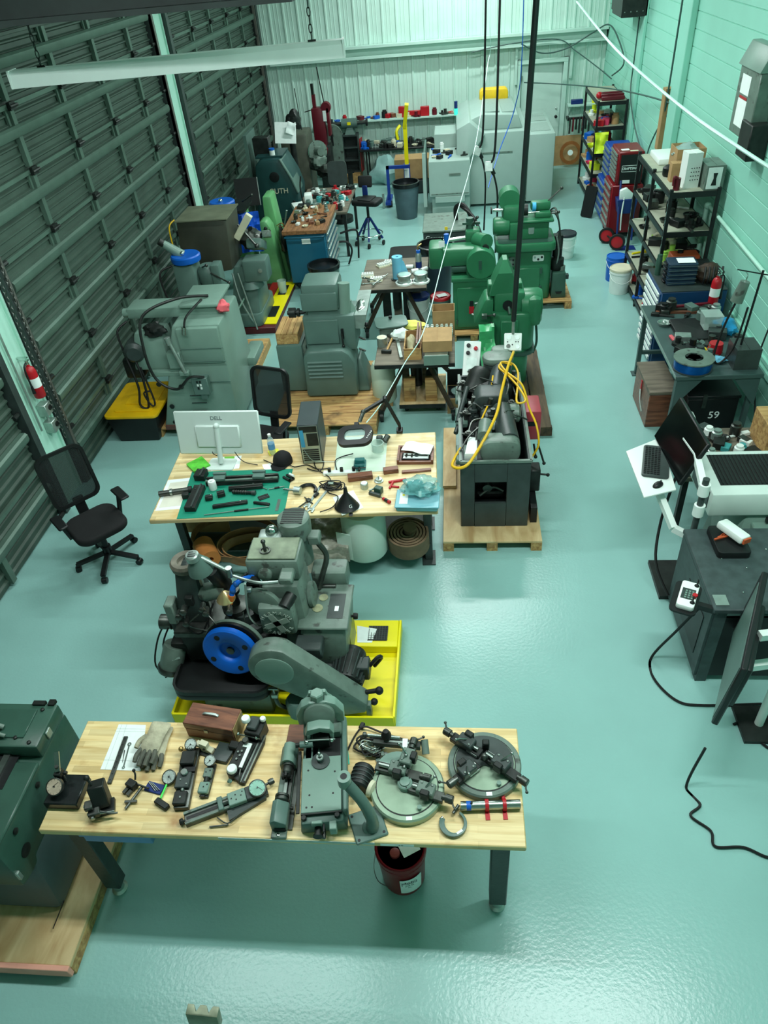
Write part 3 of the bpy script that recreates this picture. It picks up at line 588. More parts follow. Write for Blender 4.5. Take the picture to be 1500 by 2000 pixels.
part(t, 'pivot', CHAR, lathe([(.052, .125), (.052, .134), (.02, .136), (.016, .15), (.0, .15)], (-.01, .03, 0))); part(t, 'pivot_screw', STEEL, cyl((-.01, .03, .15), (-.01, .03, .2), .007, n=10), ball((-.01, .03, .205), .012)); part(t, 'wing_nut', ALU, ring((-.01, .03, .16), (0, 0, 1), .02, .01, .012, 14))
part(t, 'head_base', GREYD, box(-.11, .19, .1, .115, .31, .17, .01)); part(t, 'yoke', GREY, prism([(-.135, .17), (-.09, .17), (-.07, .24), (.07, .24), (.09, .17), (.135, .17), (.14, .26), (.1, .34), (.05, .37), (-.05, .37), (-.1, .34), (-.14, .26)], .25, .31, 'y', .01))
part(t, 'swivel', GREYD, lathe([(.085, 0), (.09, .02), (.09, .05), (.07, .06), (0, .062)], (0, .26, .27), (0, -1, .25), 24)); part(t, 'top_nut', GREY, hexb((0, .29, .365), (0, .1, 1), .042, .045)); part(t, 'neck', CHAR, box(-.045, .26, .33, .045, .31, .37, .006)); part(t, 'top_lug', GREY, prism([(-.085, .33), (.085, .33), (.06, .36), (.05, .4), (-.05, .4), (-.06, .36)], .3, .325, 'y', .006))
part(t, 'vise_arm', GREY, box(-.08, .14, .15, -.06, .24, .25, .005)); part(t, 'vise_arm', GREY, box(.05, .14, .15, .07, .24, .25, .005)); part(t, 'vise_arch', GREY, prism([(-.09, .22), (-.07, .27), (0, .285), (.06, .27), (.08, .22), (.06, .22), (0, .245), (-.07, .22)], .14, .2, 'y', .004)); part(t, 'clamp_cylinder', GREYB, cyl((-.125, .12, .17), (-.05, .12, .17), .02)); part(t, 'clamp_screw', IRON, cyl((-.15, .12, .17), (-.125, .12, .17), .014)); part(t, 'vise_block', IRON, box(-.05, .13, .1, .045, .2, .2, .006)); [part(t, 'ball_end', CHROME, ball((x, .12, .19), .014)) for x in (-.085, .06)]; part(t, 'cross_rod', STEEL, cyl((-.08, .125, .2), (.08, .125, .19), .006, n=8))
part(t, 'front_screw', IRON, cyl((-.03, -.36, .05), (-.03, -.31, .05), .02), cyl((-.03, -.37, .05), (-.03, -.36, .05), .026)); part(t, 'front_stop', GREY, box(.035, -.36, .04, .075, -.31, .1, .004)); part(t, 'front_bracket', GREY, box(-.06, -.33, .085, .0, -.31, .115, .004)); part(t, 'front_rod', SDARK, cyl((.0, -.37, .03), (.0, -.32, .03), .01)); part(t, 'front_rod', IRON, cyl((.005, -.36, .08), (.005, -.27, .09), .006)); part(t, 'corner_screw', IRON, hexb((-.1, -.29, .1), (0, 0, 1), .016, .02)); part(t, 'corner_screw', IRON, hexb((.08, -.29, .1), (0, 0, 1), .016, .02))
# the wooden boards it sits on
l, a, d = place((560, 1468), (612, 1470), Z1)
one('wood_plate', 'flat brown wooden board tucked under the large grinding fixture', 'board', WALN, box(-.09, 0, 0, .03, .17, .018, .002), loc=(l[0]-.002, l[1]+.01, Z1))

# motor with a bundle of cable
t = thing('small_motor', 'small black electric motor with loose wiring beside the grinding fixture', 'motor', tuple(pix(708, 1530, Z1)), 78)
part(t, 'body', IRON, lathe([(.05, -.07), (.06, -.06), (.06, .06), (.05, .07), (.0, .07)], (0, 0, .06), (1, 0, 0), 20)); [part(t, 'fin_ring', CHAR, ring((x, 0, .06), (1, 0, 0), .064, .058, .006, 20)) for x in (-.04, -.015, .01, .035)]; part(t, 'shaft', STEEL, cyl((-.12, 0, .06), (-.07, 0, .06), .009)); part(t, 'foot', IRON, box(-.05, -.05, 0, .05, .05, .012)); part(t, 'end_cap', CREAM, lathe([(.05, 0), (.045, .02), (.02, .03), (0, .03)], (-.04, -.06, .04), (-.2, -1, 0), 16))
def scribble(n, c, r, z, seed, f=1.0):
    rd = random.Random(seed); P = []
    for k in range(n):
        a = k*1.9+rd.uniform(-.5, .5); q = rd.uniform(.4, 1)
        P.append((c[0]+r[0]*q*math.cos(a), c[1]+r[1]*q*math.sin(a), z+rd.uniform(0, r[2])))
    return P
WIRE = mat('bright_wire', (150, 165, 155), .35, .7, var=.2)
t = thing('wire_bundle', 'tangled bundle of black and bright wires behind the small motor', 'cable', tuple(pix(722, 1462, Z1)))
part(t, 'black_cable', RUB, tube(scribble(14, (0, 0), (.1, .09, .05), .008, 3), .006, 6, 5)); part(t, 'black_cable', RUB, tube([(-.13, -.02, .01), (-.09, .09, .01), (-.04, .13, .03), (.06, .1, .02), (.17, .07, .01), (.25, .05, .006)], .006)); part(t, 'bare_wire', WIRE, tube(scribble(34, (.02, -.02), (.08, .05, .06), .015, 5), .003, 5, 4)); part(t, 'plug', BLACK, tr(box(-.014, -.02, 0, .014, .025, .022, .005), (-.06, .145, 0), (0, 0, -20))); part(t, 'teal_tag', mat('teal_tag', (40, 170, 150), .5), tr(box(-.012, -.05, 0, .012, .05, .004), (-.13, -.06, .002), (0, 0, 12)))

# curved arm on a square plate
l, a, d = place((715, 1650), (745, 1628), Z1)
t = thing('curved_stand', 'grey cast stand with curved arm rising from a square bolted plate', 'stand', tuple(pix(719, 1612, Z1)), 22)
part(t, 'plate', GREYB, box(-.09, -.09, 0, .09, .09, .014, .006)); part(t, 'arm', GREYB, tube([(.01, -.02, .0), (.02, -.03, .04), (.02, -.02, .12), (-.01, .02, .24), (-.06, .07, .34)], [.05, .036, .032, .03, .03], 14, 6)); part(t, 'socket', GREY, tr(lathe([(.032, -.03), (.036, -.02), (.036, .045), (.026, .047)], (0, 0, 0)), (-.07, .08, .36), (0, 0, 0))); part(t, 'socket_hole', BLACK, lathe([(.018, .0), (.018, .002), (0, .002)], (-.07, .08, .406), n=16)); [part(t, 'bolt_hole', BLACK, lathe([(.008, 0), (.008, .0155), (0, .0155)], (x, y, 0), n=10)) for x in (-.07, .07) for y in (-.07, .07)]

# rotary plates with micrometer slides
PLATE = mat('scraped_plate', (150, 172, 150), .34, .45, var=.14, sc=10)
def slide(t, o, ang, L, dark=False):
    """micrometer slide: dovetail bar, carriage, drum with crank; o on the plate, ang in degrees"""
    m = IRON if dark else SDARK; X = lambda s_: tr(s_, (o[0], o[1], o[2]), (0, 0, ang))
    b = part(t, 'slide_bed', m, X(box(-L/2, -.028, 0, L/2, .028, .03, .003)))
    part(b, 'carriage', CHAR if dark else GREYD, X(box(-.05, -.035, .03, .05, .035, .075, .006))); part(b, 'tool_holder', IRON, X(box(-.02, -.055, .03, .03, -.02, .09, .005))); part(b, 'spindle', STEEL, X(cyl((-L/2+.02, 0, .045), (-.05, 0, .045), .012))); part(b, 'drum', SDARK, X(lathe([(.016, 0), (.016, .02), (.024, .022), (.024, .06), (.02, .065), (0, .065)], (L/2-.01, 0, .03), (1, 0, 0), 16))); part(b, 'crank', SDARK, X(tube([(L/2+.05, 0, .03), (L/2+.06, -.025, .03), (L/2+.075, -.04, .03)], .005, 8, 3)), X(ball((L/2+.08, -.045, .03), .009))); part(b, 'scale', ALU, X(box(-L/2+.01, .029, .01, -L/2+.08, .031, .028))); part(b, 'lever', STEEL, X(tube([(.0, .0, .078), (.02, .03, .1), (.03, .05, .11)], .005, 8, 3)), X(ball((.033, .055, .112), .009))); part(b, 'screw', STEEL, *[X(hexb((x, .02, .075), (0, 0, 1), .007, .006)) for x in (-.03, .03)], label='pair of bright screws')
def rotary(label, px_, dark):
    c = pix(px_[0], px_[1], Z1+.05); t = thing('rotary_plate', label, 'fixture', (c.x, c.y, Z1))
    part(t, 'rim', PLATE if not dark else GREYD, lathe([(.195, 0), (.208, .004), (.208, .04), (.2, .05), (.172, .05)], n=48)); part(t, 'plate', PLATE, lathe([(.172, .044), (.17, .055), (.0, .055)], n=48)); part(t, 'groove', BLACK, ring((0, 0, .046), (0, 0, 1), .176, .169, .006, 48)); part(t, 'index_tag', PAPER, tr(box(-.016, -.011, 0, .016, .011, .001), (.02, -.188, .0505), (0, 0, 4))); part(t, 'pin', GREY, lathe([(.013, .055), (.013, .078), (0, .078)], (.075, -.135, 0), n=14))
    return t
t = rotary('round scraped plate with micrometer slides and round centre hub beside the curved stand', (795, 1535), False)
part(t, 'hub', GREY, lathe([(.042, .055), (.042, .085), (.036, .09), (.028, .09), (.028, .1), (.018, .102), (0, .102)], (-.01, -.0, 0), n=24)); [part(t, 'hub_screw', BLACK, lathe([(.004, .09), (.004, .0915), (0, .0915)], (-.01+.034*math.cos(q), .034*math.sin(q), 0), n=8)) for q in (.8, 2.9, 5)]
slide(t, (.11, -.05, .055), -18, .2); slide(t, (-.05, .07, .058), -14, .27); slide(t, (.0, .12, .09), 75, .17)
part(t, 'segment', GREY, prism(circ(-.06, .08, .12, 12, 60, 190), .056, .075)); part(t, 'cross_rail', SDARK, tr(box(-.18, -.022, 0, .1, .022, .035, .003), (-.03, .245, .06), (0, 0, -5))); part(t, 'rail_scale', ALU, tr(box(-.12, -.006, .0, .08, .006, .002), (-.03, .245, .096), (0, 0, -5))); part(t, 'black_knob', RUB, cyl((-.13, .27, .1), (-.13, .27, .13), .012), lathe([(.028, 0), (.03, .025), (.016, .06), (0, .065)], (-.13, .27, .11), n=14)); part(t, 'rail_screw', STEEL, cyl((-.24, .28, .11), (-.05, .265, .11), .01, n=10)); part(t, 'rail_crank', SDARK, knob((-.24, .28, .11), (-1, .05, 0), .018, .03)); part(t, 'paper_tag', PAPER, tr(box(-.015, -.03, 0, .015, .03, .002), (-.02, .235, .1), (10, 0, 0))); part(t, 'support_disc', GREYD, lathe([(.04, .001), (.045, .012), (.02, .02), (.01, .06), (0, .06)], (-.15, .19, 0), n=20)); part(t, 'end_post', GREYD, cyl((.1, .2, .05), (.09, .27, .09), .022))
t = rotary('round plate with dark sector and black micrometer slides at the bench right end', (946, 1490), True)
part(t, 'sector', CHAR, prism([(0, -.02)]+circ(0, 0, .165, 24, -25, 215), .0555, .066)); slide(t, (-.1, .09, .066), 145, .2, True); slide(t, (.09, -.04, .066), -38, .24, True)
slide(t, (-.1, -.08, .06), 220, .16, True); part(t, 'pointer', IRON, prism([(-.03, 0), (.05, 0), (.03, .03), (.0, .06), (-.03, .03)], .09, .12, 'y', .006), label='black pointer block'); part(t, 'pointer_post', IRON, box(-.01, .06, .066, .03, .1, .14, .006)); part(t, 'thumb_screw', SDARK, cyl((.02, .02, .066), (.0, -.01, .13), .016), ball((-.002, -.014, .135), .02)); part(t, 'brass_nut', GREYD, lathe([(.014, .066), (.014, .09), (0, .09)], (-.07, -.03, 0), n=14))
# large micrometer and the tube it measures
t = thing('micrometer', 'large crescent micrometer lying at the front right of the bench', 'micrometer', tuple(pix(885, 1610, Z1+.01)), 0)
fr = [(.075*math.cos(R(q)), .075*math.sin(R(q))) for q in range(-200, 61, 13)]; fi = [(.052*math.cos(R(q)), .058*math.sin(R(q))) for q in range(60, -201, -13)]
part(t, 'frame', GREYB, prism([(x, y) for x, y in fr]+[(x+.006, y+.004) for x, y in fi], 0, .016, 'z', .002)); part(t, 'anvil', STEEL, cyl((-.07, .02, .008), (-.055, .035, .008), .007, n=10)); part(t, 'thimble', SDARK, cyl((.0, .055, .012), (.03, .1, .02), .009, n=12)); part(t, 'label', PAPER, tr(box(-.018, -.006, 0, .018, .006, .001), (.035, -.048, .0165), (0, 0, 35)))
l, a, d = place((900, 1578), (1016, 1578), Z1)
t = thing('clamped_tube', 'bright steel tube held in two red clamps at the front right corner of the bench', 'tube', (l[0], l[1], Z1), a+2)
part(t, 'tube', STEEL, cyl((-d/2, 0, .03), (d/2, 0, .03), .025, n=20)); part(t, 'blue_band', BLUE, cyl((-d/2+.03, 0, .03), (-d/2+.055, 0, .03), .0256, n=20)); part(t, 'stud', IRON, cyl((-d/2+.055, 0, .05), (-d/2+.06, 0, .065), .006, n=8))
for x in (-.02, .075): part(t, 'red_clamp', RED, box(x-.012, -.07, 0, x+.012, .07, .006), ring((x-.01, 0, .03), (1, 0, 0), .032, .0255, .02, 16), box(x-.01, .03, .0, x+.01, .07, .025, .004))
# ================================================================ green instrument lathe at the left edge, on its plywood skid
t = thing('plywood_skid', 'plywood skid under the dark green lathe at the left edge', 'pallet', (-2.9, 1.95, 0))
part(t, 'deck', PLY, box(-.95, -.54, .09, .62, .62, .125, .004)); part(t, 'edge_board', mat('pink_edge', (226, 160, 140), .6), box(-.95, -.57, .04, .62, -.54, .13, .004)); [part(t, 'runner', PINE, box(x-.05, -.54, 0, x+.05, .62, .09, .004)) for x in (-.8, .0, .57)]
t = thing('bench_lathe', 'dark green enamelled precision lathe on a grey pedestal at the left edge', 'lathe', (-2.86, 2.0, .125), 0)
PED = mat('pedestal_grey', (84, 96, 98), .4, var=.08)
part(t, 'pedestal', PED, frust(-.6, -.30, .42, .42, 0, -.6, -.2, .36, .35, .5, .05)); part(t, 'pedestal_seam', BLACK, tr(box(-.002, -.12, 0, .002, .04, .006), (.41, -.29, .03), (0, 0, 0)))
part(t, 'body', GRND, prism([(-.34, .43), (-.24, .40), (.5, .40), (.56, .46), (.56, .82), (-.34, .82)], -.6, .36, 'x', .02))
part(t, 'top_deck', GRND, box(-.6, -.33, .82, .36, .2, .842, .01)); part(t, 'rear_cover', GRND, box(-.6, .24, .82, .36, .55, .93, .015)); part(t, 'well', BLACK, box(-.32, .02, .838, .22, .26, .846)); part(t, 'way', STEEL, box(.13, -.05, .842, .17, .26, .86)); part(t, 'way', SDARK, box(-.32, -.0, .842, -.28, .26, .856)); part(t, 'deck_rib', GRND, box(-.1, -.3, .842, -.06, .0, .86, .004)); part(t, 'cover_plate', GRND, box(-.5, .3, .93, .25, .5, .94, .004))
part(t, 'port', BLACK, lathe([(.04, 0), (.042, .004), (.02, .006), (0, .004)], (.361, -.2, .58), (1, 0, 0), 20)); [part(t, 'latch', IRON, lathe([(.018, 0), (.02, .01), (0, .016)], (.361, y, .76), (1, 0, 0), 14)) for y in (-.18, .1)]; part(t, 'clasp', ALU, box(.36, .34, .86, .372, .39, .92, .003)); part(t, 'clasp', ALU, box(.352, -.335, .5, .372, -.31, .57, .003)); part(t, 'note', PAPER, box(.05, -.338, .62, .12, -.334, .8)); [part(t, 'stud', IRON, lathe([(.012, 0), (.012, .01), (0, .014)], (x, y, z), n=10)) for x, y, z in ((.2, -.1, .842), (.17, -.15, .842), (.05, .35, .94), (.2, .3, .93), (.3, .27, .93), (-.1, .32, .94), (.28, .5, .93))]; part(t, 'hinge', IRON, box(.2, .53, .92, .28, .56, .945)); part(t, 'hinge', IRON, box(.3, .53, .92, .34, .57, .945))
part(t, 'arm', CHAR, tr(box(-.035, -.2, -.03, .035, .2, .03, .008), (-.05, .16, 1.05), (-35, 0, 25))); part(t, 'arm_hub', IRON, lathe([(.06, -.04), (.065, -.02), (.065, .03), (.04, .05), (0, .05)], (-.16, .36, 1.14), (.2, -.5, .8), 20)); part(t, 'brace', GREYD, cyl((-.1, .34, 1.1), (.1, .36, .95), .016)); part(t, 'brace', GREYD, cyl((-.08, .3, 1.08), (.14, .3, .95), .012)); part(t, 'tool_slide', CHAR, tr(box(-.03, -.08, -.02, .03, .08, .02, .006), (-.1, .13, .97), (-50, 0, 10))); part(t, 'lever', IRON, tube([(-.1, .16, .98), (-.12, .18, 1.05), (-.12, .19, 1.08)], .008), ball((-.12, .19, 1.09), .014)); part(t, 'saddle', GREYB, prism(rr(-.12, -.02, .1, .12, .05), .86, .9)); part(t, 'saddle_block', GREYD, tr(box(-.06, -.05, 0, .05, .05, .06, .01), (-.02, .06, .9), (0, 0, 30))); part(t, 'centre', SDARK, lathe([(.06, .84), (.06, .86), (.04, .875), (.03, .91), (0, .93)], (-.02, -.08, 0), n=20)); part(t, 'chrome_clamp', STEEL, tr(box(-.04, -.02, 0, .04, .02, .03, .006), (-.22, .02, .9), (0, 0, 20))); part(t, 'head_casting', GREYB, tr(prism([(-.12, 0), (.06, 0), (.06, .1), (.0, .14), (-.12, .1)], -.08, .08, 'y', .015), (-.3, .2, .93), (0, 0, 15))); part(t, 'screw', STEEL, cyl((-.3, -.02, .95), (-.12, .05, .95), .01, n=8)); part(t, 'wire', RUB, tube([(-.06, .3, 1.06), (-.02, .3, 1.1), (.02, .24, 1.0)], .004))
# bent bracket poking into view at the bottom edge, on a slim post below the viewpoint
t = thing('bent_bracket', 'small bent metal bracket poking into view at the bottom edge', 'bracket', (-.84, .705, 0))
part(t, 'post', ALU, box(-.012, -.012, 0, .012, .012, 1.98)); part(t, 'bracket', mat('dull_zinc', (122, 128, 108), .5, .5, var=.3, sc=20), tr(prism([(-.05, 0), (.05, 0), (.05, .03), (.03, .03), (.02, .01), (.01, .03), (-.01, .03), (-.02, .01), (-.03, .03), (-.05, .03)], -.0, .13, 'z', .002), (0, -.015, 1.93), (0, 8, 0)))
# ================================================================ gear hobbing machine with blue handwheel on the yellow tray
t = wthing('drip_tray', 'bright yellow steel drip tray under the gear hobbing machine', 'tray', (-1.35, 3.6, 0))
part(t, 'floor_plate', YEL, box(-2.2, 3.14, .02, -.5, 4.1, .05)); part(t, 'step', YEL, box(-.98, 3.8, .05, -.51, 4.09, .13, .006))
for a in ((-2.2, 3.13, -.5, 3.15), (-2.2, 4.08, -.98, 4.1), (-2.21, 3.14, -2.19, 4.1), (-.51, 3.14, -.49, 4.1)): part(t, 'rim', YEL, box(a[0], a[1], 0, a[2], a[3], .12, .003))
gr = part(t, 'grate', BLACK, box(-.76, 3.86, .13, -.6, 4.02, .134)); part(gr, 'grate_bar', CHAR, *[box(-.755+.022*k, 3.865, .134, -.75+.022*k, 4.015, .138) for k in range(8)], *[box(-.757, 3.868+.022*k, .134, -.603, 3.872+.022*k, .137) for k in range(7)]); part(t, 'foot', CHAR, box(-2.1, 3.2, 0, -2.0, 3.3, .02)); part(t, 'foot', CHAR, box(-.7, 3.2, 0, -.6, 3.3, .02))
one('loose_sheet', 'white sheet of paper on the yellow drip tray beside the grate', 'paper', PAPER, ([(-.84, 3.84, .131), (-.72, 3.84, .131), (-.69, 3.98, .131), (-.86, 4.02, .131), (-.84, 3.84, .1325), (-.72, 3.84, .1325), (-.69, 3.98, .14), (-.86, 4.02, .135)], [[3, 2, 1, 0], [4, 5, 6, 7], [0, 1, 5, 4], [1, 2, 6, 5], [2, 3, 7, 6], [3, 0, 4, 7]]))
t = wthing('hobbing_machine', 'old grey gear hobbing machine with big blue handwheel on the yellow tray', 'machine', (-1.5, 3.6, .05))
part(t, 'base', GREYD, box(-1.95, 3.2, .05, -1.42, 3.95, .3, .02)); part(t, 'base', CHAR, box(-1.45, 3.4, .05, -.95, 3.95, .35, .03)); part(t, 'chip_pan', BLACK, prism(rr(-2.16, 3.14, -1.40, 3.75, .12), .28, .34, 'z', .01)); part(t, 'pan_rim', IRON, *[ (lambda o, i: (lambda n: ([(x, y, z) for z in (.34, .38) for x, y in o]+[(x, y, z) for z in (.34, .38) for x, y in i], [q for k in range(n) for q in ([k, (k+1) % n, n+(k+1) % n, n+k], [2*n+k, 3*n+k, 3*n+(k+1) % n, 2*n+(k+1) % n], [n+k, n+(k+1) % n, 3*n+(k+1) % n, 3*n+k])]))(len(o)))(rr(-2.16, 3.14, -1.40, 3.75, .12), rr(-2.14, 3.16, -1.42, 3.73, .1))])
part(t, 'base_plate_mark', ALU, box(-1.72, 3.196, .21, -1.66, 3.2, .24))
part(t, 'bed', IRON, box(-2.1, 3.45, .36, -1.3, 3.85, .66, .03)); part(t, 'bed_slide', SDARK, box(-2.12, 3.42, .66, -1.75, 3.8, .72, .01)); part(t, 'bed_rail', SDARK, box(-1.9, 3.4, .6, -1.3, 3.46, .66, .01))
# tailstock tower
part(t, 'tower', CHAR, frust(-2.12, 3.52, -1.88, 3.8, .7, -2.04, 3.58, -1.88, 3.76, 1.2, .04)); part(t, 'tower_top', mat('rusty_grey', (104, 100, 88), .6, var=.3, sc=16), lathe([(.11, 0), (.115, .04), (.1, .06), (.06, .055), (.055, .03), (0, .03)], (-1.97, 3.67, 1.17), n=24)); part(t, 'tower_rail', STEEL, box(-1.88, 3.6, .75, -1.86, 3.63, 1.15)); part(t, 'tower_block', IRON, box(-1.99, 3.5, .92, -1.93, 3.54, 1.0, .005)); part(t, 'arm_bracket', IRON, box(-2.2, 3.55, .55, -1.95, 3.75, .72, .03)); part(t, 'slide_handle', GREYD, box(-2.17, 3.5, .72, -2.1, 3.62, .92, .01)); part(t, 'pulley', SDARK, lathe([(.05, 0), (.06, .01), (.055, .03), (.06, .05), (.06, .1), (.04, .11)], (-2.2, 3.62, .62), (-1, 0, .05), 20)); part(t, 'switch_box', IRON, box(-1.86, 3.5, .5, -1.74, 3.58, .7, .01))
# small side motor
m = part(t, 'side_motor', GREYD, lathe([(.085, 0), (.09, .02), (.09, .2), (.085, .21)], (-2.18, 3.5, .5), (-.3, -.35, -.85), 24)); part(m, 'fan_cover', SDARK, lathe([(.096, 0), (.1, .02), (.09, .05), (.0, .055)], (-2.243, 3.43, .33), (-.3, -.35, -.85), 24)); part(m, 'fan_slot', BLACK, *[tr(box(-.05, -.004, 0, .05, .004, .004), (-2.262+.012*k, 3.41-.02*k, .285), (65, -20, 10)) for k in (-2, -1, 0, 1, 2)]); part(m, 'cast_letters', ALU, tr(box(-.03, -.008, 0, .03, .008, .004), (-2.16, 3.4, .45), (60, 0, 20)))
part(t, 'motor_bracket', IRON, box(-2.2, 3.45, .46, -2.05, 3.6, .56, .02)); [part(t, 'cable', RUB, tube(P, .007)) for P in ([(-2.25, 3.62, .64), (-2.34, 3.55, .5), (-2.38, 3.45, .3), (-2.25, 3.4, .25), (-2.2, 3.45, .45)], [(-2.2, 3.6, .66), (-2.28, 3.5, .5), (-2.24, 3.42, .36), (-2.15, 3.45, .42)], [(-1.95, 3.55, .95), (-2.02, 3.45, .8), (-1.9, 3.42, .72), (-1.78, 3.5, .95)], [(-1.86, 3.52, .8), (-1.85, 3.42, .6), (-1.75, 3.38, .5)])]
# work spindle, coolant hose
part(t, 'spindle_housing', CHAR, lathe([(.2, .4), (.2, .66), (.18, .7), (.13, .72), (.12, .8)], (-1.6, 3.62, 0), n=32)); part(t, 'work_arbor', SDARK, lathe([(.1, .8), (.1, .84), (.04, .85), (.035, .95), (.06, .97), (.06, 1.0), (0, 1.0)], (-1.66, 3.6, 0), n=20)); part(t, 'hob_head', IRON, cyl((-1.72, 3.65, 1.0), (-1.76, 3.58, 1.22), .06)); part(t, 'hob_motor', GREYD, lathe([(.05, 0), (.07, .04), (.07, .15), (.05, .2), (0, .2)], (-1.9, 3.6, .95), (.9, .1, .2), 20)); part(t, 'workpiece', mat('bright_brass', (214, 190, 140), .3, .8), lathe([(.05, 0), (.07, .02), (.05, .05), (.02, .09), (0, .1)], (-1.68, 3.52, .96), n=18))
h = part(t, 'coolant_hose', BLUE, tube([(-1.48, 3.62, 1.1), (-1.54, 3.55, 1.14), (-1.6, 3.52, 1.1), (-1.62, 3.5, 1.04)], .02, 10, 6)); part(h, 'hose_joint', mat('hose_blue', (20, 70, 130), .4), *[ball(p, .025, 10, 6) for p in ((-1.5, 3.6, 1.11), (-1.54, 3.55, 1.14), (-1.58, 3.53, 1.12), (-1.61, 3.51, 1.07))]); part(h, 'nozzle', mat('orange_nozzle', (230, 120, 40), .4), cyl((-1.62, 3.5, 1.04), (-1.64, 3.49, .96), .022, .012, 12)); part(t, 'gear_rack', IRON, *[cyl((-1.47, 3.55, .8+.04*k), (-1.47, 3.6, .8+.04*k), .05, n=12) for k in range(8)]); part(t, 'valve', ALU, box(-1.52, 3.5, 1.06, -1.47, 3.54, 1.09, .004)); part(t, 'coolant_pipe', ALU, tube([(-1.5, 3.5, 1.15), (-1.52, 3.46, .9), (-1.48, 3.44, .8), (-1.46, 3.5, .72)], .008))
# handwheel
w = part(t, 'handwheel', BLUE, lathe([(.195, 0), (.207, .01), (.207, .045), (.195, .055), (.1, .055), (.085, .045), (.075, .02), (0, .02)], (-1.66, 3.33, .66), (-.12, -1, .16), 48), label='big blue handwheel'); d = Vector((-.12, -1, .16)).normalized(); u, v = _frame(d)
[part(w, 'wheel_hole', BLACK, lathe([(.022, .0), (.022, .0565), (0, .0565)], Vector((-1.66, 3.33, .66))+(u*math.cos(q)+v*math.sin(q))*.15, d, 14)) for q in (.5, 2.07, 3.64, 5.2)]; part(w, 'wheel_hub', SDARK, lathe([(.03, .02), (.03, .035), (0, .04)], (-1.66, 3.33, .66), d, 16))
part(t, 'backing_ring', GREYD, lathe([(.23, 0), (.235, .01), (.235, .035), (.0, .035)], (-1.645, 3.395, .635), d, 48)); part(t, 'backing_disc', BLACK, lathe([(.225, 0), (.225, .025), (.0, .025)], (-1.65, 3.363, .648), d, 40))
# belt guard, motor
part(t, 'belt_guard', GREYD, prism([(-1.49+.20*math.cos(R(q))+.19, .66+.2*math.sin(R(q))) for q in range(65, 246, 12)]+[(-.86, .12), (-.70, .16), (-.68, .26)], 3.14, 3.28, 'y', .02)); part(t, 'guard_boss', GREY, lathe([(.14, 0), (.14, .006), (.125, .012), (0, .012)], (-1.31, 3.14, .64), (0, -1, 0), 32)); part(t, 'guard_knob', IRON, hexb((-1.05, 3.14, .42), (0, -1, 0), .024, .03))
m = part(t, 'drive_motor', IRON, lathe([(.06, 0), (.11, .03), (.115, .05), (.115, .26), (.1, .3), (0, .3)], (-.86, 3.28, .3), (.12, 1, .12), 24)); part(m, 'cooling_fin', CHAR, *[tr(box(-.004, 0, .105, .004, .22, .128), (-.855, 3.32, .305), (6, q, -7)) for q in range(-150, 181, 18)]); part(m, 'terminal_box', CHAR, box(-.78, 3.36, .26, -.68, 3.48, .4, .01)); part(m, 'conduit_loop', RUB, tube([(-.68, 3.42, .36), (-.62, 3.45, .42), (-.6, 3.5, .36), (-.66, 3.5, .26)], .016)); part(t, 'ball_knob', RUB, ball((-.6, 3.24, .3), .032), cyl((-.7, 3.24, .28), (-.62, 3.24, .3), .018)); part(t, 'ball_knob', RUB, ball((-.64, 3.2, .22), .028)); part(t, 'hanger', GREYD, box(-.7, 3.15, .1, -.66, 3.2, .24, .004))
# main column and its gearbox
part(t, 'column', GREYD, frust(-1.5, 3.5, -1.1, 3.95, .3, -1.44, 3.56, -1.14, 3.9, 1.06, .06)); part(t, 'gearbox', GREYD, box(-1.52, 3.62, 1.06, -1.13, 3.89, 1.25, .03)); part(t, 'gearbox_lid', mat('oil_stained_lid', (118, 130, 108), .5, var=.4, sc=8), box(-1.5, 3.64, 1.25, -1.15, 3.87, 1.262, .005)); part(t, 'lid_screw', SDARK, ring((-1.38, 3.72, 1.262), (0, 0, 1), .04, .03, .01, 16), cyl((-1.38, 3.72, 1.26), (-1.38, 3.72, 1.34), .012), ball((-1.38, 3.72, 1.35), .018)); part(t, 'side_lug', GREYD, lathe([(.05, 0), (.05, .03), (.03, .04), (0, .04)], (-1.38, 3.62, 1.14), (0, -1, 0), 18)); part(t, 'side_lug', GREYD, box(-1.26, 3.5, 1.13, -1.16, 3.63, 1.19, .012)); part(t, 'top_cap', ALU, box(-1.48, 3.88, 1.1, -1.3, 4.0, 1.24, .02)); part(t, 'chrome_cap', CHROME, ball((-1.38, 3.95, 1.25), .05)); part(t, 'plug_cup', IRON, cyl((-1.24, 3.44, .97), (-1.2, 3.54, 1.0), .045)); part(t, 'round_boss', GREYD, lathe([(.14, 0), (.14, .03), (.12, .04), (0, .04)], (-1.4, 3.52, .95), (-.25, -1, 0), 24)); part(t, 'side_scroll', GREYD, lathe([(.1, 0), (.1, .03), (.08, .04), (0, .04)], (-1.12, 3.74, .8), (1, 0, .1), 24))
e = part(t, 'emblem_box', GREYD, box(-1.44, 3.42, .7, -1.18, 3.54, .98, .03)); EMB = mat('emblem_relief', (176, 190, 178), .4, .3); part(e, 'emblem_cross', EMB, tr(box(-.095, -.024, 0, .095, .024, .004), (-1.31, 3.419, .83), (90, -25, 0)), tr(box(-.095, -.024, 0, .095, .024, .004), (-1.31, 3.419, .83), (90, 65, 0)))
for s_, a0, st, rad in (('HERMANN', 150, -20, .105), ('PFAUTER', 210, 20, .105)):
    for k, ch in enumerate(s_):
        q = R(a0+st*k); text(e, 'emblem_letter', ch, .042, EMB, (-1.31+rad*math.cos(q)*1.05, 3.418, .83+rad*math.sin(q)), (90, -(math.degrees(q)-90) if st < 0 else -(math.degrees(q)+90), 0), .002)
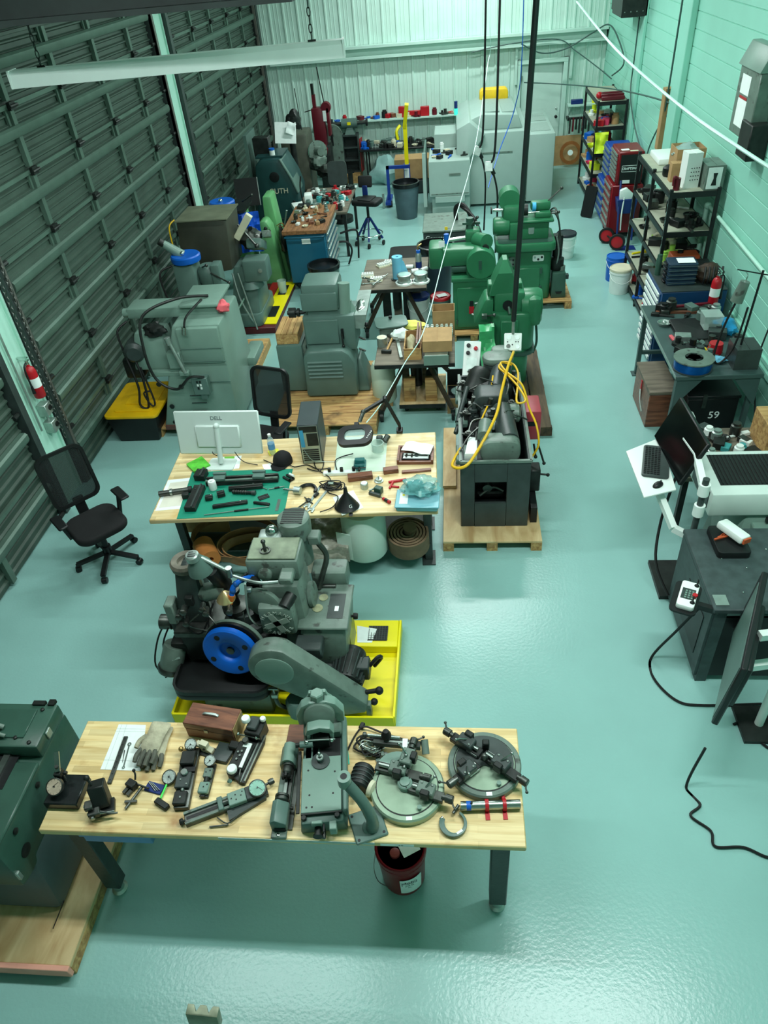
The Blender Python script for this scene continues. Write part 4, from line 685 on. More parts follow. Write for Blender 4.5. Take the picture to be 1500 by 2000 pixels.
part(t, 'belt_flange', CHAR, box(-1.2, 3.32, .55, -1.0, 3.48, .66, .01)); m = part(t, 'head_motor', GREYD, lathe([(.1, .9), (.1, 1.14), (.12, 1.16), (.125, 1.28), (.12, 1.32), (.1, 1.335), (0, 1.335)], (-1.22, 4.02, 0), n=28)); part(m, 'fan_slot', BLACK, *[box(-1.3, 4.02+.02*k-.005, 1.334, -1.14, 4.02+.02*k+.005, 1.338) for k in range(-4, 5)]); part(m, 'junction_box', GREYD, box(-1.12, 3.93, 1.12, -1.03, 4.03, 1.2, .01)); part(m, 'conduit', SDARK, tube([(-1.05, 3.96, 1.12), (-1.0, 3.95, 1.0), (-1.04, 3.9, .86), (-1.08, 3.85, .75)], .022, 8)); part(t, 'hook_rail', IRON, *[ball((-1.57, 3.56+.05*k, 1.12-.03*k), .016, 8, 6) for k in range(5)])
# oil tank box to the right
b = part(t, 'tank', GREYD, frust(-1.2, 3.44, -.86, 3.86, .2, -1.18, 3.46, -.82, 3.9, .72, .04)); part(b, 'tank_lid', GREYD, box(-1.19, 3.45, .72, -.81, 3.91, .74, .01)); part(b, 'round_stain_cap', mat('stain_plate', (150, 152, 120), .5, var=.4, sc=14), lathe([(.04, .74), (.04, .746), (0, .746)], (-1.06, 3.65, 0), n=18)); part(b, 'round_stain_cap', MATS['stain_plate'], lathe([(.035, .74), (.035, .746), (0, .746)], (-1.03, 3.76, 0), n=18)); part(b, 'yellow_face', mat('yellow_worn', (160, 160, 60), .5, var=.3), box(-.845, 3.6, .25, -.838, 3.84, .5)); part(b, 'latch_knob', RUB, knob((-.83, 3.72, .58), (1, 0, 0), .025, .05)); part(b, 'lid_label', PAPER, box(-.93, 3.62, .743, -.9, 3.67, .745)); part(b, 'lid_band', CHAR, box(-.98, 3.55, .7395, -.86, 3.8, .743))
part(t, 'rear_box', GREYD, box(-1.14, 3.9, .68, -.86, 4.08, .86, .03)); part(t, 'rear_shaft', SDARK, cyl((-1.12, 3.88, .74), (-.95, 3.88, .74), .02)); part(t, 'pump', GREYB, lathe([(.09, 0), (.09, .12), (.07, .15), (0, .15)], (-1.22, 3.2, .1), n=20)); part(t, 'pump_pipe', SDARK, tube([(-1.3, 3.2, .12), (-1.36, 3.18, .2), (-1.38, 3.2, .3)], .018)); part(t, 'valve_tee', ALU, box(-1.4, 3.17, .28, -1.35, 3.21, .32, .004), cyl((-1.375, 3.19, .32), (-1.375, 3.19, .37), .008), box(-1.41, 3.18, .37, -1.34, 3.2, .38))
rq = random.Random(21)
for k in range(16):
    x, y, z = rq.uniform(-2.1, -1.5), rq.uniform(3.42, 3.5), rq.uniform(.5, 1.0)
    if k % 2: part(t, 'oil_line', SDARK, tube([(x, y, z), (x+rq.uniform(-.1, .1), y-.04, z-.08), (x+rq.uniform(-.15, .15), y, z-.2)], .006))
    else: part(t, 'fitting', SDARK, cyl((x, y, z), (x+.02, y-.07, z+.02), .02, n=10), hexb((x+.02, y-.07, z+.02), (0, -1, 0), .026, .016))
# work lamp
l = part(t, 'lamp_shade', GREYB, lathe([(.035, .1), (.04, .09), (.05, .06), (.085, .0), (.095, -.05), (.09, -.055), (.03, .06)], (-1.83, 3.58, 1.26), (-.1, -.1, 1), 24)); part(l, 'lamp_cap', ALU, lathe([(.05, .07), (.05, .11), (.04, .12), (0, .12)], (-1.84, 3.57, 1.265), (-.1, -.1, 1), 16)); part(l, 'cap_slot', BLACK, *[box(-1.875, 3.535+.02*k, 1.3835, -1.815, 3.542+.02*k, 1.387) for k in range(3)])
part(t, 'lamp_arm', ALU, cyl((-1.8, 3.58, 1.33), (-1.62, 3.57, 1.2), .014)); part(t, 'lamp_joint', STEEL, cyl((-1.62, 3.57, 1.16), (-1.62, 3.57, 1.24), .024)); part(t, 'lamp_arm', ALU, tube([(-1.62, 3.57, 1.17), (-1.5, 3.53, 1.16), (-1.38, 3.48, 1.18), (-1.26, 3.5, 1.17)], .011))
# ================================================================ middle workbench
Z2 = .86
MB = (-1.43, 5.2)
MTOP = wood('birch_block_top', (240, 220, 172), (212, 184, 128), (1.0, 14, 14), 2.2, .42, stave=(.5, .05), dark=(206, 172, 112))
t = thing('workbench', 'birch-topped workbench in the middle of the hall with computer and magnifier lamp', 'workbench', (MB[0], MB[1], 0), 1.9)
part(t, 'tabletop', MTOP, box(-1.24, -.6, Z2-.045, 1.24, .6, Z2, .008))
for sx in (-1, 1):
    for sy in (-1, 1):
        lg = part(t, 'leg', CHAR, box(sx*1.14-.035, sy*.25-.035+.0, .012, sx*1.14+.035, sy*.25+.035, Z2-.045, .004)); part(lg, 'foot_plate', CHAR, box(sx*1.14-.06, sy*.25-.1, 0, sx*1.14+.06, sy*.25+.1, .012))
    part(t, 'end_rail', CHAR, box(sx*1.14-.03, -.5, Z2-.12, sx*1.14+.03, .5, Z2-.045)); part(t, 'end_rail', CHAR, box(sx*1.14-.03, -.28, .16, sx*1.14+.03, .28, .2))
part(t, 'lower_shelf', CHAR, box(-1.16, -.3, .2, 1.16, .32, .22))
def on2(x, y): p = pix(x, y, Z2); return (p.x, p.y, Z2)
def quad(pts, z, th): A = [pix(*p, z) for p in pts]; n = len(A); return prism([(p.x, p.y) for p in A], z, z+th)
# monitor seen from behind
MONW = mat('monitor_white', (206, 220, 214), .4, var=.02)
l, a, d = place((360, 900), (508, 888), Z2)
t = thing('monitor', 'large white computer monitor seen from behind on the middle bench', 'monitor', (on2(432, 912)[0], on2(432, 912)[1]+.04, Z2), -2)
X = lambda s_: tr(s_, (0, .1, .285), (-14, 0, 0), (1.12, 1, 1.02))
p = part(t, 'back_shell', MONW, X(box(-.36, -.012, -.2, .36, .012, .21, .01))); part(p, 'rear_housing', MONW, X(box(-.19, -.035, -.13, .19, -.008, .08, .012))); part(p, 'screen', BLACK, X(box(-.352, .012, -.192, .352, .015, .202)))
o = text(p, 'logo', 'DELL', .05, mat('logo_grey', (110, 124, 124), .4, var=0), (0, 0, 0), (0, 0, 0), .0008, bold=.001); o.matrix_local = Matrix.Translation((0, .1, .285)) @ Euler((R(-14), 0, 0)).to_matrix().to_4x4() @ Matrix.Translation((0, -.0125, .145)) @ Euler((R(90), 0, 0)).to_matrix().to_4x4()
part(t, 'stand_arm', MONW, cyl((0, .09, .36), (.0, -.02, .03), .026, .024, 18), ball((0, .09, .365), .03)); part(t, 'stand_foot', MONW, prism(rr(-.13, -.1, .13, .08, .02), 0, .012)); part(t, 'cable', RUB, tube([(-.08, .1, .19), (-.08, .04, .1), (-.02, .04, .06), (.0, -.02, .03)], .004)); part(t, 'cable', RUB, tube([(.1, .1, .19), (.14, .04, .1), (.22, .0, .03), (.35, -.02, .01)], .004))
# tower pc
l, a, d = place((590, 907), (628, 904), Z2)
t = thing('computer_tower', 'open-backed black computer tower standing on the middle bench', 'computer', (l[0], l[1]+.2, Z2), 4)
part(t, 'case', mat('pc_case', (52, 62, 64), .42), box(-.095, -.2, 0, .095, .22, .42, .006)); b = part(t, 'rear_panel', ALU, box(-.085, -.204, .01, .085, -.2, .41)); part(b, 'fan_grille', IRON, box(-.02, -.208, .2, .08, -.204, .33)); part(b, 'port_block', mat('port_blue', (60, 150, 190), .5), box(-.08, -.209, .19, -.045, -.204, .37)); part(b, 'slot', IRON, *[box(-.075, -.208, .04+.022*k, .07, -.204, .052+.022*k) for k in range(6)]); part(b, 'psu', IRON, box(-.08, -.208, .345, .08, -.204, .405)); part(t, 'network_cable', ALU, tube([(-.06, -.21, .16), (.0, -.25, .08), (.08, -.22, .03), (.2, -.2, .006)], .003))
# small things beside the monitor
t = thing('water_bottle', 'clear water bottle with blue label beside the white monitor', 'bottle', on2(533, 886))
part(t, 'bottle', mat('clear_pet', (200, 225, 220), .15, var=0, alpha=.45), lathe([(.03, 0), (.033, .01), (.033, .14), (.028, .165), (.014, .19), (.014, .2)], n=20)); part(t, 'label', mat('bottle_label', (90, 160, 210), .5), lathe([(.0336, .06), (.0336, .12)], n=20)); part(t, 'cap', WHITE, lathe([(.016, .2), (.016, .22), (0, .222)], n=14))
one('note_pad', 'yellow sticky note pad in front of the water bottle', 'note pad', mat('note_yellow', (222, 226, 60), .7), box(-.05, -.035, 0, .05, .035, .012), loc=on2(535, 884), rz=25)
t = thing('cap', 'black baseball cap on the middle bench beside the computer tower', 'cap', on2(553, 903), -20); CAPM = mat('cap_cloth', (14, 15, 17), .85, var=.2); part(t, 'crown', CAPM, lathe([(.09, 0), (.092, .03), (.08, .075), (.05, .105), (0, .115)], (0, 0, 0), n=24)); part(t, 'brim', CAPM, tr(prism([(.085*math.cos(R(q)), .085*math.sin(R(q))) for q in range(200, 341, 20)]+[(.075, -.1), (.03, -.15), (-.03, -.15), (-.075, -.1)][::1], 0, .006), (0, 0, .006), (0, 0, 0)))
one('handbook', 'green covered handbook lying left of the monitor stand', 'book', mat('book_green', (90, 190, 60), .5, var=.25, sc=20), quad(((365, 910), (395, 895), (412, 912), (380, 925)), Z2, .025))
t = one('desk_paper', 'white printed sheets under the monitor stand', 'paper', PAPER, quad(((415, 895), (472, 890), (467, 915), (412, 920)), Z2, .002)); part(t, 'printed_picture', mat('print_green', (120, 190, 70), .7), quad(((438, 892), (458, 891), (458, 902), (440, 903)), Z2+.0021, .0005))
one('desk_paper', 'small white sheet in front of the black cap', 'paper', PAPER, quad(((512, 908), (528, 905), (535, 916), (517, 919)), Z2, .002))
# drawing with torch-like part
t = one('drawing_sheet', 'drawing with grey lines at the left end of the middle bench', 'paper', PAPER, quad(((328, 938), (384, 932), (372, 992), (303, 998)), Z2, .0015)); part(t, 'drawing_print', mat('drawing_pinkish', (214, 212, 196), .8, var=.1), quad(((333, 943), (378, 938), (367, 986), (310, 992)), Z2+.0016, .0004))
l, a, d = place((312, 970), (374, 961), Z2)
t = thing('spindle_part', 'dark steel spindle part lying on the drawing at the bench left end', 'machine part', (l[0], l[1], Z2), a); part(t, 'shaft', SDARK, cyl((-d/2, 0, .03), (d/2, 0, .03), .025)); part(t, 'collar', STEEL, cyl((-.04, 0, .03), (-.02, 0, .03), .032)); part(t, 'nut', IRON, cyl((d/2-.02, 0, .03), (d/2+.01, 0, .03), .032)); part(t, 'block', IRON, box(.07, -.1, 0, .13, -.05, .05, .004))
# cutting mat with disassembled slide parts
MATG = mat('cutting_mat', (10, 132, 106), .55, var=.06, sc=3)
A = [pix(*p, Z2) for p in ((375, 922), (572, 916), (555, 1004), (345, 1014))]
t = one('cutting_mat', 'green cutting mat covered with black machine parts on the middle bench', 'mat', MATG, prism([(p.x, p.y) for p in A], Z2, Z2+.003))
def lay(name, label, cat, p0, p1, z=Z2+.003): l, a, d = place(p0, p1, z); return thing(name, label, cat, (l[0], l[1], z), a), d
t, d = lay('guide_rail', 'long grey guide rail with two saddle clamps at the back of the cutting mat', 'machine part', (405, 944), (545, 936)); part(t, 'rail', IRON, box(-d/2, -.05, 0, d/2, .03, .04, .004)); part(t, 'way', SDARK, box(-d/2, .0, .04, d/2, .02, .06, .003)); part(t, 'way', GREYD, box(-d/2, -.045, .04, d/2, -.025, .055, .003))
for x in (-.2, .16): part(t, 'saddle_clamp', GREYB, box(x-.055, -.06, .055, x+.055, .04, .085, .006), box(x-.06, .0, .085, x+.06, .03, .1, .004))
t, d = lay('guide_rail', 'short black guide block below the long rail on the cutting mat', 'machine part', (448, 957), (514, 951)); part(t, 'rail', IRON, box(-d/2, -.03, 0, d/2, .02, .035, .004)); part(t, 'way', SDARK, box(-d/2, -.012, .035, d/2, .004, .04))
for nm, lb, p0, p1, ws in (('angle_block', 'dark ribbed angle block standing at the left edge of the cutting mat', (372, 1000), (392, 955), (.05, .05)), ('angle_block', 'black square block at the back left corner of the cutting mat', (390, 940), (398, 925), (.05, .06)), ('tapered_gib', 'long dark tapered gib near the front of the cutting mat', (416, 992), (484, 982), (.02, .025)), ('clamp_strip', 'black clamp strip at the front right of the cutting mat', (496, 983), (527, 987), (.014, .02)), ('wedge_plate', 'dark triangular wedge plate on the right half of the cutting mat', (505, 975), (525, 968), (.03, .01)), ('nut_block', 'black feed nut block in the middle of the cutting mat', (425, 970), (440, 966), (.03, .04)), ('nut_block', 'dark threaded nut with spindle left of the feed nut block', (402, 976), (416, 974), (.028, .035))):
    t, d = lay(nm, lb, 'machine part', p0, p1); part(t, 'body', IRON, box(-d/2, -ws[0], 0, d/2, ws[0], ws[1], .004)); part(t, 'rib', CHAR, box(-d/2, -ws[0]*.5, ws[1], d/2, -ws[0]*.2, ws[1]*1.25)); part(t, 'screw', STEEL, hexb((d*.3, ws[0]*.4, ws[1]), (0, 0, 1), .006, .006))
t, d = lay('feed_screw', 'black threaded feed screw on the cutting mat', 'machine part', (455, 964), (500, 966)); part(t, 'thread', IRON, cyl((-d/2, 0, .02), (d/3, 0, .02), .016)); [part(t, 'thread_ring', SDARK, ring((-d/2+.012+.022*k, 0, .02), (1, 0, 0), .02, .014, .008, 12)) for k in range(6)]; part(t, 'knob', CHAR, cyl((d/3, 0, .02), (d/2, 0, .02), .022))
for lb, p0, p1 in (('thin pale rod with dark sleeve across the front of the cutting mat', (399, 1007), (526, 991)), ('short thin rod lying at the right of the cutting mat', (525, 957), (556, 951)), ('thin dark rod between the guide block and wedge plate', (491, 944), (522, 957))):
    t, d = lay('thin_rod', lb, 'rod', p0, p1); part(t, 'rod', WIRE, cyl((-d/2, 0, .008), (d/2, 0, .008), .004, n=8)); part(t, 'sleeve', IRON, cyl((-.02, 0, .008), (d*.18, 0, .008), .009, n=10))
t, d = lay('steel_rule', 'short steel rule lying upright at the right edge of the cutting mat', 'ruler', (546, 975), (540, 998)); part(t, 'blade', STEEL, box(-d/2, -.014, 0, d/2, .014, .002))
t = thing('oil_can', 'small white round bottle standing on the cutting mat', 'bottle', on2(417, 955)); part(t, 'body', WHITE, lathe([(.035, .003), (.036, .01), (.036, .08), (.03, .09), (0, .092)], n=20)); part(t, 'cap', WHITE, lathe([(.014, .09), (.014, .1), (0, .1)], n=12))
t, d = lay('fork_wrench', 'small dark fork fitting with bright pins at the back right of the cutting mat', 'machine part', (556, 931), (572, 940)); part(t, 'fork', IRON, box(-.05, -.03, 0, .05, -.01, .02), box(-.05, .01, 0, .05, .03, .02), box(.03, -.03, 0, .05, .03, .02)); part(t, 'pin', WHITE, cyl((-.03, .04, .02), (.03, .04, .02), .012))
# right half of the bench
one('work_mat', 'pale translucent work mat under the magnifier lamp', 'mat', mat('pale_mat', (206, 226, 206), .5, var=.03), quad(((660, 855), (757, 850), (752, 920), (652, 926)), Z2, .002))
MAG = BLACK
c = on2(781, 842)
t = wthing('magnifier_lamp', 'black articulated magnifier lamp clamped to the rear edge of the middle bench', 'lamp', c)
P0 = Vector((c[0], c[1], Z2)); P1 = Vector((c[0]-.12, c[1]+.0, Z2+.36)); P2 = Vector((c[0]-.3, c[1]-.24, Z2+.37)); P3 = P2+Vector((-.03, -.08, -.05))
part(t, 'clamp', MAG, box(P0.x-.03, P0.y-.05, Z2, P0.x+.03, P0.y+.03, Z2+.03, .004), cyl(P0, P0+Vector((0, 0, .08)), .014)); part(t, 'lower_arm', MAG, bar(P0+Vector((0, 0, .07)), P1, .03, .026)); part(t, 'upper_arm', MAG, bar(P1, P2, .032, .026)); part(t, 'elbow', MAG, cyl(P1-Vector((0, .03, 0)), P1+Vector((0, .03, 0)), .022)); part(t, 'head_joint', SDARK, cyl(P2, P3, .018), ball(P2, .024))
hd = Matrix.Translation(P3+Vector((-.03, -.16, -.05))) @ Euler((R(16), R(-6), R(-4))).to_matrix().to_4x4()
def TH(sh): return [tuple(hd @ Vector(v)) for v in sh[0]], sh[1]
o_ = rr(-.16, -.115, .16, .115, .08, 6); i_ = rr(-.1, -.065, .1, .065, .05, 6); nn = len(o_)
h = part(t, 'head_ring', MAG, TH(([(x, y, z) for z in (-.02, .02) for x, y in o_]+[(x*.97, y*.97, .026) for x, y in i_]+[(x, y, -.02) for x, y in i_], [q for k in range(nn) for q in ([k, (k+1) % nn, nn+(k+1) % nn, nn+k], [nn+k, nn+(k+1) % nn, 2*nn+(k+1) % nn, 2*nn+k], [2*nn+k, 2*nn+(k+1) % nn, 3*nn+(k+1) % nn, 3*nn+k], [3*nn+k, 3*nn+(k+1) % nn, (k+1) % nn, k])])))
part(h, 'lens', mat('lens_glass', (190, 215, 210), .05, var=0, alpha=.35, spec=.8), TH(prism(rr(-.098, -.063, .098, .063, .05, 6), .0, .012))); part(h, 'button', WHITE, *[TH(cyl((.12+.008*k, -.05+.018*k, .021), (.12+.008*k, -.05+.018*k, .026), .006, n=8)) for k in range(5)]); part(h, 'neck', MAG, TH(box(-.02, .1, -.015, .02, .15, .02)))
# vise, jar, tray and others under the lamp
t = thing('small_vise', 'small teal drill vise under the magnifier lamp', 'vise', on2(703, 912), 3); TEAL = mat('teal_paint', (40, 110, 110), .4); part(t, 'bed', TEAL, box(-.055, -.06, 0, .055, .09, .02, .003)); part(t, 'jaw', TEAL, box(-.045, .02, .02, .045, .07, .06, .006)); part(t, 'jaw', TEAL, box(-.045, -.05, .02, .045, -.02, .055, .006)); part(t, 'screw', SDARK, cyl((0, -.1, .03), (0, -.04, .03), .01)); part(t, 'bar', SDARK, cyl((-.06, -.055, .03), (.06, -.055, .03), .005))
t = thing('glass_jar', 'clear round jar beside the magnifier lamp head', 'jar', on2(738, 880)); part(t, 'wall', mat('clear_jar', (205, 228, 220), .1, var=0, alpha=.4), lathe([(.055, 0), (.057, .004), (.057, .085), (.052, .085), (.052, .006), (0, .006)], n=28)); part(t, 'ring', mat('clear_jar', ()), ring((0, 0, .083), (0, 0, 1), .06, .052, .008, 28))
t = thing('microscope_part', 'small dark eyepiece block behind the clear jar', 'machine part', on2(748, 865)); part(t, 'body', CHAR, box(-.06, -.02, 0, .0, .04, .07, .01)); part(t, 'eyepiece', SDARK, cyl((.02, -.02, .03), (.05, .03, .06), .028))
t = thing('tool_tray', 'dark brown wooden tray with calipers and papers at the right end of the middle bench', 'tray', on2(812, 905), -1); part(t, 'base', WALN, box(-.17, -.02, 0, .16, .22, .015)); [part(t, 'side', WALN, box(*q)) for q in ((-.17, .2, .015, .16, .22, .05), (-.17, -.02, .015, -.15, .2, .05), (.14, -.02, .015, .16, .2, .05), (-.17, -.02, .015, .16, .0, .03))]
t = thing('caliper_case', 'open white caliper case lying in the brown tray', 'case', on2(813, 902), -3); part(t, 'case', BLACK, box(-.135, .0, .016, .12, .1, .03, .004)); part(t, 'liner', PAPER, box(-.12, .01, .03, .11, .09, .033)); part(t, 'caliper_beam', SDARK, box(-.11, .045, .033, .1, .055, .038)); part(t, 'caliper_jaw', SDARK, box(-.1, .02, .033, -.085, .075, .04), box(-.05, .02, .033, -.035, .07, .04)); part(t, 'caliper_dial', CHAR, cyl((.0, .05, .034), (.0, .05, .046), .02))
one('loose_sheet', 'crumpled white sheet over the brown tray', 'paper', PAPER, tr(sheet(-.13, -.07, .14, .08, 0, .03, 7, 5, 4), (0, 0, 0)), loc=(on2(815, 885)[0], on2(815, 885)[1]-.02, Z2+.056), rz=-14)
for lb, p0, p1, w, hh in (('long brown wooden gauge box in the middle of the right bench half', (680, 938), (728, 932), .035, .05), ('short brown wooden box left of the brown tray', (749, 924), (778, 920), .03, .045), ('dark wooden strip in front of the brown tray', (785, 924), (842, 919), .018, .02)):
    t, d = lay('wooden_box', lb, 'box', p0, p1, Z2); part(t, 'box', WALN, box(-d/2, -w, 0, d/2, w, hh*.7, .003)); part(t, 'lid', WALN, box(-d/2, -w, hh*.72, d/2, w, hh, .003))
t, d = lay('power_strip', 'white power strip with three black plugs behind the wooden gauge box', 'power strip', (632, 928), (696, 925), Z2); part(t, 'body', WHITE, box(-d/2, -.025, 0, d/2, .025, .035, .006)); [part(t, 'plug', BLACK, box(x-.014, -.014, .035, x+.014, .014, .075, .004)) for x in (-.09, .02, .13)]
for k, (lb, P) in enumerate((('black cable looping from the power strip to the small vise', [(658, 918), (655, 900), (668, 892), (690, 886)]), ('black cable running left from the power strip towards the cap', [(642, 915), (620, 916), (600, 908), (575, 912), (560, 905), (540, 908), (515, 898)]), ('black cable with a long loop in front of the computer tower', [(600, 915), (625, 920), (632, 900), (615, 897), (618, 915), (645, 935), (640, 960), (660, 970), (650, 990), (625, 1000)]))):
    one('power_cable', lb, 'cable', RUB, tube([tuple(pix(x, y, Z2+.012+.01*(i % 2))) for i, (x, y) in enumerate(P)], .005))
t = thing('cable_coil', 'coil of black cable with bright plugs in front of the power strip', 'cable', on2(648, 952)); part(t, 'coil', RUB, tube(scribble(22, (0, 0), (.12, .08, .03), .008, 11), .005, 6, 5)); part(t, 'plug', WIRE, box(-.03, -.01, .03, .02, .02, .05, .004)); part(t, 'plug', BLACK, tr(box(-.03, -.012, 0, .03, .012, .022, .004), (-.12, -.12, .002), (0, 0, 60)))
one('square_card', 'white square card under the black funnel', 'paper', PAPER, quad(((650, 972), (690, 958), (710, 992), (668, 1007)), Z2, .003))
t = thing('funnel', 'black plastic funnel lying on the white card at the bench front edge', 'funnel', (on2(678, 990)[0], on2(678, 990)[1], Z2+.003)); part(t, 'cone', BLACK, tr(lathe([(.105, 0), (.108, .004), (.105, .008), (.02, .13), (.013, .19), (.01, .19)], n=28), (0, 0, 0), (-8, 0, 0))); part(t, 'tab', BLACK, box(.03, -.13, .0, .06, -.09, .004)); text(t, 'sticker', 'G', .04, PAPER, (.045, -.075, .06), (55, 0, 10), .0006)
t = thing('tape_roll', 'small round tin with white top in front of the wooden gauge box', 'tin', on2(712, 953)); part(t, 'tin', ALU, lathe([(.034, 0), (.034, .05), (.03, .055), (0, .055)], n=22)); part(t, 'top', PAPER, lathe([(.026, .0552), (.026, .057), (0, .057)], n=22))
t = thing('toolmaker_clamp', 'black toolmaker clamp block beside the red screwdriver', 'clamp', on2(736, 965), -25); part(t, 'block', GRND, box(-.03, 0, 0, .04, .05, .06, .004)); part(t, 'jaw', CHAR, box(-.06, -.04, 0, .05, -.01, .03, .004)); part(t, 'screw', STEEL, cyl((-.06, -.025, .035), (-.03, .03, .035), .008))
t = thing('gear_part', 'small bright gear shaped part above the clamp block', 'machine part', on2(740, 940)); part(t, 'disc', ALU, lathe([(.04, 0), (.042, .01), (.03, .014), (.03, .03), (.012, .032), (0, .032)], n=10)); part(t, 'pin', ALU, cyl((0, 0, .03), (0, 0, .06), .006))
l, a, d = place((735, 968), (762, 984), Z2); t = thing('screwdriver', 'red handled screwdriver lying near the bench front edge', 'screwdriver', (l[0], l[1], Z2), a); part(t, 'handle', RED, cyl((0, 0, .015), (d/2, 0, .015), .014, .016, 10)); part(t, 'grip', BLACK, cyl((d*.15, 0, .015), (d*.4, 0, .015), .0155, n=10)); part(t, 'blade', SDARK, cyl((-d*.6, 0, .012), (0, 0, .014), .004, n=8))
t = thing('red_clips', 'bright red plastic clips scattered beside the teal parts bag', 'clips', on2(765, 945)); part(t, 'clip', RED, tr(box(-.08, -.012, 0, .08, .012, .02, .004), (.05, .03, 0), (0, 0, 14))); part(t, 'clip', RED, tr(box(-.05, -.01, 0, .05, .01, .018, .004), (-.0, -.03, 0), (0, 0, 75))); part(t, 'clip', RED, tr(box(-.04, -.01, 0, .04, .01, .015, .004), (.03, -.05, 0), (0, 0, -10)))
# tub with bagged parts
t = thing('parts_tub', 'pale blue plastic tub with instruction label at the right front corner of the middle bench', 'tub', on2(816, 985), -2); TUBM = mat('pale_blue_tub', (120, 184, 196), .3, var=.05, alpha=.85); part(t, 'tub', TUBM, frust(-.17, -.1, .17, .12, 0, -.18, -.11, .18, .13, .045, .01)); part(t, 'lid', TUBM, box(-.185, -.115, .045, .185, .135, .058, .006)); part(t, 'label', PAPER, box(-.15, -.07, .0585, -.08, .09, .0595)); part(t, 'label_seal', YEL, box(-.13, .04, .0597, -.11, .06, .0602))
BAG = mat('clear_bag', (120, 190, 190), .12, var=.15, sc=20, alpha=.5)
t = thing('parts_bag', 'crumpled clear plastic bag of parts on the pale blue tub', 'bag', (on2(822, 975)[0], on2(822, 975)[1]+.03, Z2+.06)); part(t, 'bag', BAG, lump((0, 0, 0), (.16, .12, .13), 4, .4, 1.8, 24, 16)); part(t, 'contents', mat('teal_contents', (40, 110, 108), .5, var=.3, sc=20), lump((-.04, .02, .005), (.08, .07, .08), 8, .3)); part(t, 'contents', ALU, lump((.07, .02, .005), (.05, .05, .06), 2, .3)); part(t, 'tag', PAPER, tr(box(-.012, -.025, 0, .012, .025, .002), (.0, -.1, .05), (55, 0, 0)))
# spanners and handle on the left of the funnel
for lb, p0, p1 in (('open ended spanner nearest the funnel', (642, 955), (607, 998)), ('second open ended spanner with square jaw beside the first', (626, 950), (600, 990))):
    t, d = lay('spanner', lb, 'spanner', p0, p1, Z2); part(t, 'shank', ALU, box(-d/2, -.012, 0, d/2-.03, .012, .008, .002)); part(t, 'jaw', ALU, prism([(d/2-.03, -.025), (d/2-.03, .025), (d/2+.02, .03), (d/2+.025, .012), (d/2, .01), (d/2, -.01), (d/2+.025, -.012), (d/2+.02, -.03)], 0, .012, 'z', .002))
t, d = lay('tap_handle', 'slender tap handle with crossbar beside the spanners', 'tool', (588, 990), (605, 978), Z2); part(t, 'bar', SDARK, cyl((-.1, 0, .012), (.05, 0, .012), .006)); part(t, 'cross', SDARK, cyl((.03, -.06, .012), (.05, .06, .012), .006)); part(t, 'jaw', SDARK, box(.02, -.02, 0, .06, .02, .025, .004))
t, d = lay('bearing_puller', 'knurled steel drum with black curved handle right of the cutting mat', 'tool', (562, 962), (590, 965), Z2); part(t, 'drum', ALU, cyl((-.0, 0, .035), (.06, 0, .035), .035)); part(t, 'spindle', STEEL, cyl((-.1, .0, .035), (0, 0, .035), .01)); part(t, 'handle', BLACK, tube([(.04, .04, .035), (.06, .1, .02), (.12, .12, .015), (.17, .08, .015), (.18, .03, .015)], .016))
# stored on the lower shelf
ZS2 = .22
HOOP = wood('bent_wood', (168, 128, 84), (128, 92, 56), (1, 6, 6), 2, .6)
def hoop(c, r, z, h, rx=1): return tr(ring((0, 0, 0), (0, 0, 1), r, r-.012, h, 40), (c[0], c[1], z), (0, 0, 0), (1, rx, 1))
t = thing('wooden_hoop', 'two nested bent wood hoops on the lower shelf of the middle bench', 'hoop', (-2.08, 4.95, ZS2)); part(t, 'outer_hoop', HOOP, tr(hoop((0, 0), .42, 0, .09), (0, 0, .06), (14, 4, 0), (1, .6, 1))); part(t, 'inner_hoop', HOOP, tr(hoop((0, 0), .3, 0, .09), (.14, -.08, .03), (14, -3, 0), (1, .6, 1))); part(t, 'lower_hoop', HOOP, tr(hoop((0, 0), .33, 0, .1), (.22, -.12, -.02+.02), (0, 0, 0), (1, .55, 1)))
t = thing('paper_roll', 'orange brown roll of kraft paper on the lower shelf left', 'roll', (-2.4, 4.95, ZS2)); KR = mat('kraft', (188, 120, 60), .7); part(t, 'roll', KR, ring((.02, -.1, .1), (.5, -.8, 0), .095, .03, .25, 28)); part(t, 'core', BLACK, cyl((.02, -.1, .1), (.03, -.11, .1), .03)); part(t, 'back_sheet', CARD, tr(box(-.25, 0, 0, .2, .01, .35), (.0, .18, .01), (-8, 0, 0)))
t = thing('bubble_wrap', 'stack of grey wrapped sheets hanging off the lower shelf', 'packaging', (-1.18, 4.93, ZS2)); WR = mat('wrap_film', (140, 140, 128), .3, var=.3, sc=24, bump=.5, bsc=30); part(t, 'stack', WR, tr(sheet(-.2, -.25, .2, .2, .0, .06, 14, 14, 3, .16), (0, 0, 0))); part(t, 'hanging_flap', WR, tr(sheet(-.19, -.2, .17, .0, 0, .04, 12, 10, 9, .02), (0, -.2, .12), (70, 0, 2)))
t = thing('foam_roll', 'large white roll of foam sheet on the lower shelf', 'roll', (-.85, 4.98, ZS2)); FO = mat('white_foam', (190, 214, 204), .6, var=.04); part(t, 'roll', FO, lathe([(.03, .5), (.03, 0), (.19, 0), (.2, .02), (.2, .48), (.19, .5), (.03, .5)], (0, -.1, 0), n=36)); part(t, 'loose_edge', FO, tr(box(-.14, -.004, 0, .0, .004, .3), (-.1, -.27, .02), (0, 0, -18)))
